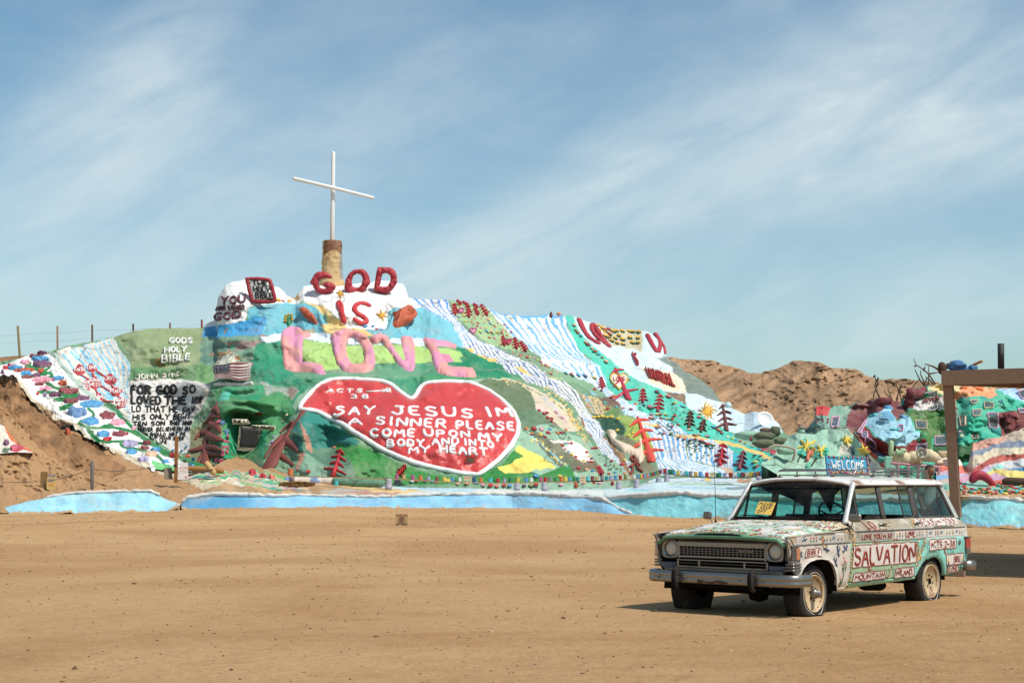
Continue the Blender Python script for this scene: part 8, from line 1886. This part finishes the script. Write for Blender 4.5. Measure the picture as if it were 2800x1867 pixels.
for ch, sts in layout('JEEP', (.255, 0), (.405, 0), .016, 0, 0, .8):
    for st in sts: m.tube([(.673, a, .699 - b) for a, b in st], .0022, 5, alb((60, 58, 56)))
new_mesh('badge_lettering', np.array(m.v), m.f, DARK, bd, np.array(m.c))
lg = MB(); bar(lg, -.60, .60, .575, .592, .63, .668); bar(lg, -.60, .60, .500, .520, .63, .672)
for y_ in (-.59, -.30, .30, .59): bar(lg, y_ - .012, y_ + .012, .515, .578, .63, .664)
cb('lower_grille', lg, CHROME, None, False)
m = MB(); bar(m, -.60, .60, .546, .551, .636, .652, None, .001); bar(m, -.78, .78, .462, .497, .60, .66, (186, 178, 168)); cb('valance', m, DULL, None, False)
LENS = mat('headlight_glass', (206, 200, 184), rough=.12, bump=.25, bscale=40, vary=.1, spec=.7); AMBER = mat('amber_lens', (196, 130, 84), rough=.25, bump=.3, bscale=60, vary=.15, spec=.6); MAUVE = mat('faded_lens', (112, 98, 104), rough=.35, bump=.2, bscale=40, vary=.15); REDL = mat('red_lens', (178, 52, 42), rough=.25, bump=.3, bscale=60, spec=.6)
RX = Vector((1, 0, 0)).to_track_quat('Z', 'Y').to_matrix()
for sg in (-1, 1):
    m = MB(); yc = sg * .690
    ring = [(yc + .112 * np.sign(math.cos(a)) * abs(math.cos(a)) ** .45, .700 + .103 * np.sign(math.sin(a)) * abs(math.sin(a)) ** .45) for a in np.linspace(0, 2 * math.pi, 33)[:-1]]
    rin = [(yc + .090 * math.cos(a), .705 + .088 * math.sin(a)) for a in np.linspace(0, 2 * math.pi, 33)[:-1]]
    v = [(.655, a, b) for a, b in ring] + [(.672, yc + (a - yc) * .96, .70 + (b - .70) * .96) for a, b in ring] + [(.664, a, b) for a, b in rin] + [(.625, a, b) for a, b in rin] + [(.58, a, b) for a, b in ring]
    f = [(k * 32 + i, k * 32 + (i + 1) % 32, (k + 1) * 32 + (i + 1) % 32, (k + 1) * 32 + i) for k in range(3) for i in range(32)] + [(i, 128 + i, 128 + (i + 1) % 32, (i + 1) % 32) for i in range(32)]
    m.add(v, f); bz = cb('headlight_bezel', m, CHROME)
    m = MB(); m.lathe([(.090, -.012), (.091, .004), (.084, .012), (.081, .004)], (.630, yc, .705), RX, 32, None, False); new_mesh('headlight_ring', np.array(m.v), m.f, DULL, bz, np.array(m.c))
    m = MB(); m.lathe([(.083, 0), (.075, .012), (.05, .024), (.02, .030), (0, .031)], (.632, yc, .705), RX, 32); new_mesh('headlight', np.array(m.v), m.f, LENS, bz, np.array(m.c))
    m = MB(); bar(m, *sorted((sg * .615, sg * .815)), .488, .552, .60, .662); cb('turn_signal', m, MAUVE)
    mk = MB()
    for i in range(9): z_ = .615 + i * .018; mk.box((.585, sg * .868, z_), (.16 - .004 * i, .095, .010), None, None, .003)
    mk.box((.565, sg * .862, .69), (.13, .085, .17), None, None, .01); mk.box((.59, sg * .868, .772), (.15, .10, .012), None, None, .004); mkk = cb('corner_marker', mk, DULL, None, False)
    m = MB(); m.box((.545, sg * .912, .685), (.075, .014, .125), None, None, .005); cb('marker_lens', m, AMBER, mkk, False)
    m = MB()
    for z_ in (.575, .545, .512): m.box((.575, sg * .87, z_), (.17, .11, .022), None, None, .008)
    cb('corner_trim', m, CHROME, None, False)
def sweep_profile(path, prof):
    """path rows (x, y) in plan; prof (outward, z)"""
    p = np.asarray(path, float); t = np.gradient(p, axis=0); t /= np.linalg.norm(t, axis=1, keepdims=True); n = np.stack([t[:, 1], -t[:, 0]], -1); m = MB(); k = len(prof); v = []
    for i in range(len(p)):
        for o_, z in prof: v.append((p[i, 0] + n[i, 0] * o_, p[i, 1] + n[i, 1] * o_, z))
    m.add(v, [(i * k + j, i * k + (j + 1) % k, (i + 1) * k + (j + 1) % k, (i + 1) * k + j) for i in range(len(p) - 1) for j in range(k)] + [tuple(range(k))[::-1], tuple((len(p) - 1) * k + j for j in range(k))]); return m
bp = smooth_path(np.array([(.50, -.955), (.64, -.950), (.70, -.90), (.735, -.70), (.755, -.35), (.76, 0), (.755, .35), (.735, .70), (.70, .90), (.64, .950), (.42, .958)]), 2)
bump_m = sweep_profile(bp, [(-.02, .330), (.035, .333), (.050, .352), (.054, .378), (.046, .390), (.050, .402), (.054, .425), (.045, .455), (.03, .466), (-.02, .462)]); fb_ = cb('front_bumper', bump_m, CHROME)
m = MB()
for y_ in (-.78, -.40, .33, .62): m.lathe([(.016, 0), (.014, .006), (0, .007)], (.735 + .075 - .1 * abs(y_) ** 3 * .6, y_, .398), RX, 12)
cb('bumper_bolt', m, DULL, fb_)
m = MB(); yv = np.linspace(-.22, .18, 12); v = [(.817, y, .345 + .008 * math.sin(y * 40)) for y in yv] + [(.818, y, .372 + .012 * math.sin(y * 23)) for y in yv]; m.add(v, [(i, i + 1, 13 + i, 12 + i) for i in range(11)]); cb('rust_patch', m, mat('rust', (104, 68, 46), rough=.9, bump=.6, bscale=30), fb_)
for y_ in (-.50, .50):
    m = MB(); m.tube([(.80, y_, .285), (.845, y_, .31), (.855, y_, .39), (.845, y_, .47), (.80, y_, .505)], [.026, .032, .034, .032, .026], 10, None, True, .9); ov = cb('overrider', m, RUBBER, fb_)
    m = MB(); m.tube([(.872, y_, .315), (.884, y_, .39), (.872, y_, .465)], .022, 8); cb('rubber_strip', m, DARK, ov)
rb = sweep_profile(np.array([(-3.45, .955), (-3.66, .955), (-3.76, .90), (-3.79, .6), (-3.80, 0), (-3.79, -.6), (-3.76, -.90), (-3.66, -.955), (-3.45, -.955)]), [(-.02, .335), (.05, .342), (.062, .40), (.05, .455), (-.02, .462)]); cb('rear_bumper', rb, CHROME)

# ---- cabin
def wy(z): return np.interp(z, [1.0, 1.42], [.785, .700])      # glass leans in
PW = mat('pillar_paint', (214, 212, 208), rough=.4, bump=.15, bscale=12, metal=.25, vary=.15, wear=((120, 84, 60), .66, .74, 9.0))
rx_ = np.linspace(-.985, -3.42, 60); ry_ = np.linspace(-.725, .725, 60); RX2, RY2 = np.meshgrid(rx_, ry_); e = np.abs(RY2) / .725
RZ2 = 1.470 + .052 * (1 - e ** 2.4) - .035 * ss(.93, 1.0, e) - .022 * ss(-1.12, -.985, RX2) * (1 + 1.2 * e ** 3) - .015 * ss(-3.2, -3.42, RX2)
RX2 = RX2 - .055 * e ** 3 * (1 - ss(-.985, -1.8, RX2) * 0) * np.clip((-1.9 - RX2) / -.9, 0, 1)
o = grid_mesh('roof', np.stack([RX2, RY2, RZ2], -1), CROOF, car, np.broadcast_to(alb((226, 222, 216)), RX2.shape + (3,)).copy()); roof = o
P = np.stack([np.stack([RX2[:, 0], RY2[:, 0], RZ2[:, 0]], -1), np.stack([RX2[:, 0] + .012, RY2[:, 0], RZ2[:, 0] - .02], -1), np.stack([RX2[:, 0] - .03, RY2[:, 0], RZ2[:, 0] - .03], -1)]); grid_mesh('roof_brow', P, CROOF, roof, np.broadcast_to(alb((190, 176, 160)), P.shape).copy())
for sg in (1, -1):
    xs = np.linspace(-1.06, -3.40, 30)
    P = np.stack([np.stack([xs, xs * 0 + sg * .728, xs * 0 + 1.438], -1), np.stack([xs, xs * 0 + sg * .742, xs * 0 + 1.430], -1), np.stack([xs, xs * 0 + sg * .738, xs * 0 + 1.420], -1), np.stack([xs, xs * 0 + sg * .70, xs * 0 + 1.418], -1)]); grid_mesh('drip_rail', P, CROOF, roof, np.broadcast_to(alb((216, 212, 206)), P.shape).copy())
    m = MB(); m.tube([(-.70, sg * .795, 1.005), (-.76, sg * .775, 1.06), (-.93, sg * .735, 1.28), (-1.06, sg * .705, 1.44)], [.034, .030, .028, .034], 10, None, True, .7); cb('windshield_pillar', m, PW)
    for nm, xa, xb, w in (('door_pillar', -1.675, -1.675, .052), ('door_pillar', -2.50, -2.50, .052)):
        m = MB(); z_ = np.linspace(1.0, 1.425, 6); m.tube(np.stack([np.interp(z_, [1.0, 1.425], [xb, xa]), sg * (wy(z_) - .012), z_], -1), w, 8, None, False, .45, up=(0, 1, 0)); cb(nm, m, TRIMK)
    m = MB(); v = []
    for z_, xa, xb in ((1.0, -3.565, -3.70), (1.2, -3.44, -3.57), (1.43, -3.295, -3.42)): v += [(xa, sg * (wy(z_) + .006), z_), (xb, sg * (wy(z_) - .01), z_), (xb - .01, sg * (wy(z_) - .12), z_)]
    m.add(v, [(0, 1, 4, 3), (1, 2, 5, 4), (3, 4, 7, 6), (4, 5, 8, 7)], None); cb('rear_pillar', m, PW)
    def quad_glass(name, q, material, fr=.011, fname='window_frame'):
        q = [(a, sg * (wy(b) - .004), b) for a, b in q]; m = MB(); m.add(q, [tuple(range(len(q)))]); g_ = cb(name, m, material, None, False)
        m = MB(); c_ = np.array(q).mean(0); r = resample(np.array(q + q[:1] ), .05); m.tube(r, fr, 6); cb(fname, m, TRIMK, g_); return g_
    quad_glass('vent_window', [(-.79, 1.02), (-1.02, 1.02), (-1.045, 1.405), (-1.035, 1.405)], TINT, .009)
    quad_glass('rear_side_window', [(-2.57, 1.022), (-3.52, 1.022), (-3.47, 1.09), (-3.30, 1.385), (-3.27, 1.405), (-2.56, 1.41)], TINTD, .012)
    quad_glass('door_window', [(-2.19, 1.022), (-2.44, 1.022), (-2.44, 1.41), (-2.17, 1.41)], TINTD, .011)
    if sg < 0:
        quad_glass('door_window', [(-1.05, 1.02), (-1.61, 1.02), (-1.61, 1.41), (-1.06, 1.41)], TINT); quad_glass('door_window', [(-1.74, 1.02), (-2.18, 1.02), (-2.17, 1.41), (-1.74, 1.41)], TINT)
    for xa, xb in ((-1.055, -1.625), (-1.725, -2.45), (-2.55, -3.30)):
        m = MB(); m.tube([(xa, sg * (wy(1.415) - .003), 1.413), (xb, sg * (wy(1.415) - .003), 1.413)], .013, 6); cb('window_trim', m, TRIMK); m = MB(); m.tube([(xa + (.25 if xa > -1.1 else 0), sg * (wy(1.015) + .004), 1.014), (xb - (.2 if xb < -3 else 0), sg * (wy(1.015) + .004), 1.014)], .010, 6); cb('window_trim', m, TRIMK)
    m = MB(); xm = -.56; m.box((xm, sg * 1.00, 1.055), (.045, .145, .092), Euler((0, 0, sg * .25)).to_matrix(), None, .02); mi = cb('side_mirror', m, DULL, None, False)
    m = MB(); m.tube([(-.60, sg * .905, .935), (-.585, sg * .945, .97), (-.565, sg * .97, 1.03)], [.012, .009, .009], 7); m.tube([(-.63, sg * .90, .934), (-.56, sg * .905, .932)], .014, 7); cb('mirror_arm', m, CHROME, mi)
    m = MB(); bar(m, *sorted((sg * .865, sg * .925)), .615, .745, -3.715, -3.585); tl = cb('tail_lamp', m, REDL, None, False)
    m = MB(); bar(m, *sorted((sg * .86, sg * .932)), .545, .612, -3.70, -3.60); bar(m, *sorted((sg * .80, sg * .935)), .75, .765, -3.73, -3.56); cb('tail_trim', m, DULL, tl, False)
# windshield
wn = 20; wyv = np.linspace(-1, 1, wn)
P = np.stack([np.stack([x0 + .055 * (1 - wyv ** 2), wyv * hw, wyv * 0 + z_], -1) for x0, hw, z_ in ((-.775, .735, 1.035), (-.92, .700, 1.23), (-1.055, .662, 1.425))]); ws = grid_mesh('windshield', P, TINT, car)
m = MB(); ring = np.concatenate([P[0], P[1:, -1], P[2, ::-1][1:], P[1:2, 0], P[0, :1]]); m.tube(ring, .013, 6); cb('windshield_gasket', m, RUBBER, ws)
m = MB(); P2 = P.copy(); P2[1] = P2[2] + (P2[1] - P2[2]) * .16; P2[2] += [0, 0, .012]; m.add(np.concatenate([P2[1] + [.012, 0, 0], P2[2] + [.012, 0, 0]]), [(i, i + 1, wn + i + 1, wn + i) for i in range(wn - 1)]); cb('windshield_header', m, RUBBER, ws)
for y0, y1 in ((-.62, -.15), (.10, .56)):
    m = MB(); m.tube([(-.70, y1, 1.035), (-.715, (y0 + y1) / 2, 1.058), (-.735, y0, 1.062)], [.010, .009, .006], 6); m.tube([(-.695, y1, 1.02), (-.70, y1, 1.045)], .013, 6); cb('wiper', m, DARK)
cw_ = MB(); cw_.box((-.735, 0, 1.008), (.10, 1.50, .03), None, None, .008); cb('cowl', cw_, DARK, None, False)
m = MB(); m.add([(-3.70, y, z) for y in (-.80, .80) for z in (.36, 1.0)] + [(-3.74, y, z) for y in (-.80, .80) for z in (.36, 1.0)], [(0, 1, 3, 2), (4, 6, 7, 5), (1, 5, 7, 3), (0, 4, 5, 1), (2, 3, 7, 6)]); cb('tailgate', m, mat('tailgate_paint', TURQ, rough=.5, wear=((110, 74, 48), .64, .72, 5.5)), None, False)
m = MB(); m.add([(-3.68, -.66, 1.02), (-3.68, .66, 1.02), (-3.41, .60, 1.42), (-3.41, -.60, 1.42)], [(0, 1, 2, 3)]); cb('rear_window', m, TINTD, None, False)
# interior
m = MB(); m.box((-1.9, 0, .345), (3.3, 1.6, .03)); m.box((-.72, 0, .68), (.04, 1.66, .62)); m.box((-.92, 0, .93), (.30, 1.46, .14), None, None, .03); m.box((-2.2, .80, .67), (2.9, .03, .62)); m.box((-2.2, -.80, .67), (2.9, .03, .62)); cb('dashboard', m, INTER, None, False)
for nm, x_, h_ in (('front_seat', -1.78, .98), ('rear_seat', -2.62, .97)):
    m = MB(); m.box((x_ + .28, 0, .58), (.5, 1.36, .18), None, None, .05); m.box((x_, 0, .58 + (h_ - .5) / 2), (.16, 1.36, h_ - .5), Euler((0, -.12, 0)).to_matrix(), None, .05); cb(nm, m, INTER, None, False)
m = MB(); a = np.linspace(0, 2 * math.pi, 29); RS = np.array(Euler((0, math.radians(-58), 0)).to_matrix()); ctr = np.array([-1.16, .38, 1.075])
m.tube([ctr + RS @ np.array([.0, .175 * math.cos(q), .175 * math.sin(q)]) @ np.eye(3) if False else ctr + np.array([.095 * math.sin(q), .18 * math.cos(q), .155 * math.sin(q)]) for q in a], .012, 7, cap=False)
for q in (math.pi / 2 * 3, .35, math.pi - .35): m.tube([ctr + np.array([.095 * math.sin(q), .18 * math.cos(q), .155 * math.sin(q)]), ctr + [.03, 0, -.02]], .010, 6)
m.tube([ctr + [.03, 0, -.02], (-.92, .38, .96)], .025, 8); cb('steering_wheel', m, DARK)
m = MB(); r2 = random.Random(9); top = [(-1.10, y, 1.425) for y in np.linspace(-.56, .50, 15)]; drop = [.05, .09, .10, .12, .14, .17, .21, .25, .28, .10, .07, .20, .34, .12, .05]; bot = [(-1.13 - .1 * d, y, 1.425 - d) for (x, y, z), d in zip(top, drop)]
m.add(top + bot, [(i, i + 1, 16 + i, 15 + i) for i in range(14)]); cb('torn_headliner', m, mat('torn_cloth', (40, 34, 30), rough=.95, bump=.5, bscale=10), None, True)
m = MB(); m.add([(-1.06, -.66, 1.424), (-1.06, .66, 1.424), (-3.4, .66, 1.43), (-3.4, -.66, 1.43)], [(0, 1, 2, 3)]); cb('headliner', m, INTER, None, False)
# roof rack
m = MB()
for sg in (1, -1): m.tube([(-1.40, sg * .52, 1.53), (-1.46, sg * .53, 1.595), (-1.56, sg * .54, 1.615), (-2.4, sg * .55, 1.618), (-3.20, sg * .54, 1.612), (-3.32, sg * .53, 1.59), (-3.38, sg * .52, 1.52)], .011, 8)
m.tube([(-1.46, y, 1.598) for y in np.linspace(-.53, .53, 8)], .011, 8); m.tube([(-3.33, y, 1.588) for y in np.linspace(-.53, .53, 8)], .011, 8)
rack = cb('roof_rack', m, CHROME)
m = MB()
for sg in (1, -1):
    m.tube([(-1.42, sg * .53, 1.545), (-3.36, sg * .53, 1.542)], .009, 8)
    for x_ in (-1.9, -2.35, -2.8): m.tube([(x_, sg * .54, 1.615), (x_ + .01, sg * .53, 1.535)], .009, 7); m.box((x_ + .01, sg * .53, 1.527), (.07, .05, .02), None, None, .006)
cb('rack_stanchion', m, DULL, rack)
m = MB()
for y_ in np.linspace(-.42, .42, 7): m.tube([(-1.45, y_, 1.548), (-3.35, y_, 1.545)], .006, 6)
cb('rack_slat', m, DULL, rack)
m = MB(); m.tube([(-.36, -.75, 1.0), (-.36, -.752, 1.35), (-.355, -.76, 1.72)], [.0045, .0035, .0025], 6); m.tube([(-.36, -.75, .975), (-.36, -.75, 1.01)], [.016, .008], 8); cb('antenna', m, DARK)

# ---- wheels on flat tyres
RIM = mat('cream_rim', (206, 180, 140), rough=.55, bump=.25, bscale=12, vary=.14, wear=((140, 98, 66), .50, .68, 8.0), bdist=.01)  # brown mottling: rust, and the rim's brownish shading put into the colour
def wheel(xc, sg, front):
    yo = sg * .862; zc = .238
    A = np.array([[1, 0, 0], [0, 0, sg], [0, 1, 0]], float)     # lathe z -> outward y
    m = MB(); m.lathe([(.120, -.245), (.200, -.235), (.285, -.225), (.318, -.19), (.326, -.12), (.324, -.06), (.312, -.022), (.285, -.002), (.245, .004), (.215, -.004), (.205, -.02), (.19, -.03)], (0, 0, 0), None, 56, None, False)
    v = np.array(m.v); rr = np.hypot(v[:, 0], v[:, 1]); th_ = np.arctan2(v[:, 1], v[:, 0]); low = np.clip((-v[:, 1] - .17) / .12, 0, 1)
    v[:, 2] += .055 * low * np.where(v[:, 2] > -.12, 1, -1) * (rr > .22); rr2 = 1 + .008 * np.sin(th_ * 9 + xc) ; v[:, :2] *= rr2[:, None]
    v[:, 1] = np.maximum(v[:, 1], -zc + .006 + .012 * (np.sin(v[:, 0] * 30) * .5 + .5) * (v[:, 2] > -.03)); P = v @ A.T + [xc, yo, zc]
    rt = math.radians(-4) if front else 0
    t = new_mesh('wheel', P, [q[::sg * -1] for q in m.f], RUBBER, car)
    m = MB(); m.lathe([(.226, .004), (.230, .007), (.234, .004)], (0, 0, 0), None, 48, None, False); v = np.array(m.v); low = np.clip((-v[:, 1] - .15) / .12, 0, 1); v[:, 2] += .05 * low; v[:, 1] = np.maximum(v[:, 1], -zc + .012); new_mesh('white_line', v @ A.T + [xc, yo, zc], m.f, mat('white_wall', (206, 198, 188), rough=.8, bump=.2), t)
    m = MB(); m.lathe([(.205, -.02), (.207, .008), (.196, .010), (.186, -.010), (.178, -.045), (.160, -.055), (.120, -.050), (.105, -.030), (.085, -.022), (.060, -.024), (0, -.024)], (0, 0, 0), None, 48); rim_ = new_mesh('rim', np.array(m.v) @ A.T + [xc, yo, zc], m.f, RIM, t)
    m = MB()
    if front: m.lathe([(.058, -.03), (.055, .02), (.050, .03), (.042, .035), (.040, .075), (.030, .082), (0, .083)], (0, 0, 0), None, 24)
    else: m.lathe([(.040, -.03), (.036, -.012), (.02, -.006), (0, -.006)], (0, 0, 0), None, 20)
    new_mesh('hub', np.array(m.v) @ A.T + [xc, yo, zc], m.f, DULL if front else DARK, rim_)
    for k in range(6):
        m = MB(); a = k * math.pi / 3 + .3; m.lathe([(.010, -.025), (.009, -.006), (0, -.005)], (.075 * math.cos(a), .075 * math.sin(a), 0), None, 8); new_mesh('lug_nut', np.array(m.v) @ A.T + [xc, yo, zc], m.f, DARK, rim_)
    if sg > 0:
        m = MB()
        for tx, a0, a1 in ((('LOVE', 78, 8), ('BIBLE', -8, -84)) if front else (('BIBLE', 48, -22), ('LOVE', -60, -100))):
            for ch, sts in layout(tx, (0, 0), (1, 0), .043, 0, .04, .35):
                for st in sts:
                    # letters run round the rim, tops outwards
                    aa = np.radians(a0 + (a1 - a0) * st[:, 0]); r_q = .142 - st[:, 1]; q = np.stack([r_q * np.cos(aa) * -1, r_q * np.sin(aa), np.full(len(aa), -.035)], -1)
                    q[:, 2] = np.interp(r_q, [.12, .16, .178, .186], [-.046, -.051, -.041, -.008]) ; m.tube(q, .0042, 5, alb((150, 60, 48)))
        new_mesh('rim_lettering', np.array(m.v) @ A.T + [xc, yo, zc], m.f, THICK, rim_, np.array(m.c))
for sg in (1, -1): wheel(.135, sg, True); wheel(-2.69, sg, False)
for x_ in (.135, -2.69): m = MB(); m.tube([(x_, -.72, .238), (x_, .72, .238)], .045, 10); m.lathe([(.0, -.13), (.10, -.10), (.13, 0), (.10, .10), (0, .13)], (x_, .15 if x_ > 0 else 0, .24), None, 14); cb('axle', m, DARK)
m = MB()
for y_ in (-.42, .42): m.box((-1.5, y_, .40), (4.4, .08, .09))
m.box((-1.4, 0, .42), (3.2, 1.3, .10)); m.box((.35, 0, .40), (.5, .6, .14)); m.tube([(.62, -.45, .30), (.60, .5, .295)], .022, 8); m.tube([(.45, -.5, .27), (.40, .6, .235)], .018, 8); cb('chassis', m, DARK, None, False)
m = MB(); m.tube([(-1.75, .46, .22), (-2.05, .50, .205)], .085, 12, None, True, .8); m.tube([(-1.0, .4, .3), (-1.75, .46, .22)], .025, 8); cb('muffler', m, DARK)

# ---- welcome board standing on the roof, card behind the windshield
def cw3(p): return toworld(np.array([p]))[0]
o0 = cw3((-1.70, .02, 1.545)); o1 = cw3((-2.765, .02, 1.545)); up_ = np.array([0, 0, 1.0]); ux = (o1 - o0) / np.linalg.norm(o1 - o0); Lw = np.linalg.norm(o1 - o0)
nb = np.cross(ux, up_); uy = up_ - nb * .10 - ux * .05 * -1 * 0; uy = uy / np.linalg.norm(uy); wcard = Card(o0, ux, uy)
t = empty('welcome_board', tuple((o0 + o1) / 2), 'bright blue WELCOME board edged with painted rosebuds standing on the car roof', 'sign')
wcard.slab(Lw, .235, .022, (66, 158, 198)).build('board', mat('blue_board', None, rough=.6, bump=.35, bscale=14, vary=.08, bdist=.02), t, smooth=False)
m = MB(); wcard.text(m, 'WELCOME', .10, Lw - .14, .062, .115, .0105, (238, 236, 232), .008, 3, .05, .0, .8); m.build('lettering', THICK, t)
gm = MB(); bm = MB(); r_ = random.Random(2)
ring = [(u, .218 + .006 * math.sin(u * 30)) for u in np.linspace(.04, Lw - .03, 24)]; gm.tube([wcard.at(a, b, .004) for a, b in ring], .004, 5, alb((40, 104, 66)))
ring2 = [(u, .022 + .006 * math.sin(u * 30)) for u in np.linspace(.03, Lw - .03, 24)]; gm.tube([wcard.at(a, b, .004) for a, b in ring2], .004, 5, alb((40, 104, 66))); gm.tube([wcard.at(Lw - .05 + .006 * math.sin(b * 40), b, .004) for b in np.linspace(.03, .21, 10)], .004, 5, alb((40, 104, 66)))
for q in [(u, .218 + r_.uniform(-.012, .012)) for u in np.linspace(.05, Lw - .05, 9)] + [(u, .030 + r_.uniform(-.012, .014)) for u in np.linspace(.02, Lw - .04, 22)] + [(Lw - .04 + r_.uniform(-.015, .015), b) for b in np.linspace(.06, .19, 5)] + [(.035, b) for b in (.08, .13)]:
    v, f = lump_v(wcard.at(q[0], q[1], .008), (.013, .013, .013), q[0], 8, 6, .1); bm.add(v, f, alb(r_.choice([(206, 52, 70), (222, 120, 140), (232, 180, 70), (206, 60, 60)])))
gm.build('vine', THICK, t); bm.build('rosebuds', THICK, t)
q = np.concatenate([carhit('Z 1128,390 1308,378', 0, -.85), carhit('Z 1238,524 1080,508', 0, -.69)]); Pq = toworld(q); o_ = Pq[3]; ux = (Pq[2] - Pq[3]); uy = Pq[0] - Pq[3]
kc = Card(o_, ux, uy); t = empty('keep_off_card', tuple(Pq.mean(0)), 'yellow PLEASE KEEP OFF card propped against the car windshield', 'card')
kc.slab(1.0, 1.0, .008, (236, 190, 84)).build('board', BOARD, t, smooth=False)
m = MB()
for i, (tx, u0, u1, v_) in enumerate([('PLEASE', .10, .93, .70), ('KEEP', .24, .86, .40), ('OFF', .12, .66, .10)]):
    for ch, sts in layout(tx, (u0, -v_), (u1, -v_), .21, 0, .04, .34, None, i):
        for st in sts: m.tube([kc.at(a, -b, .004) for a, b in st], .0028, 5, alb((52, 56, 62)))
m.build('lettering', THICK, t)
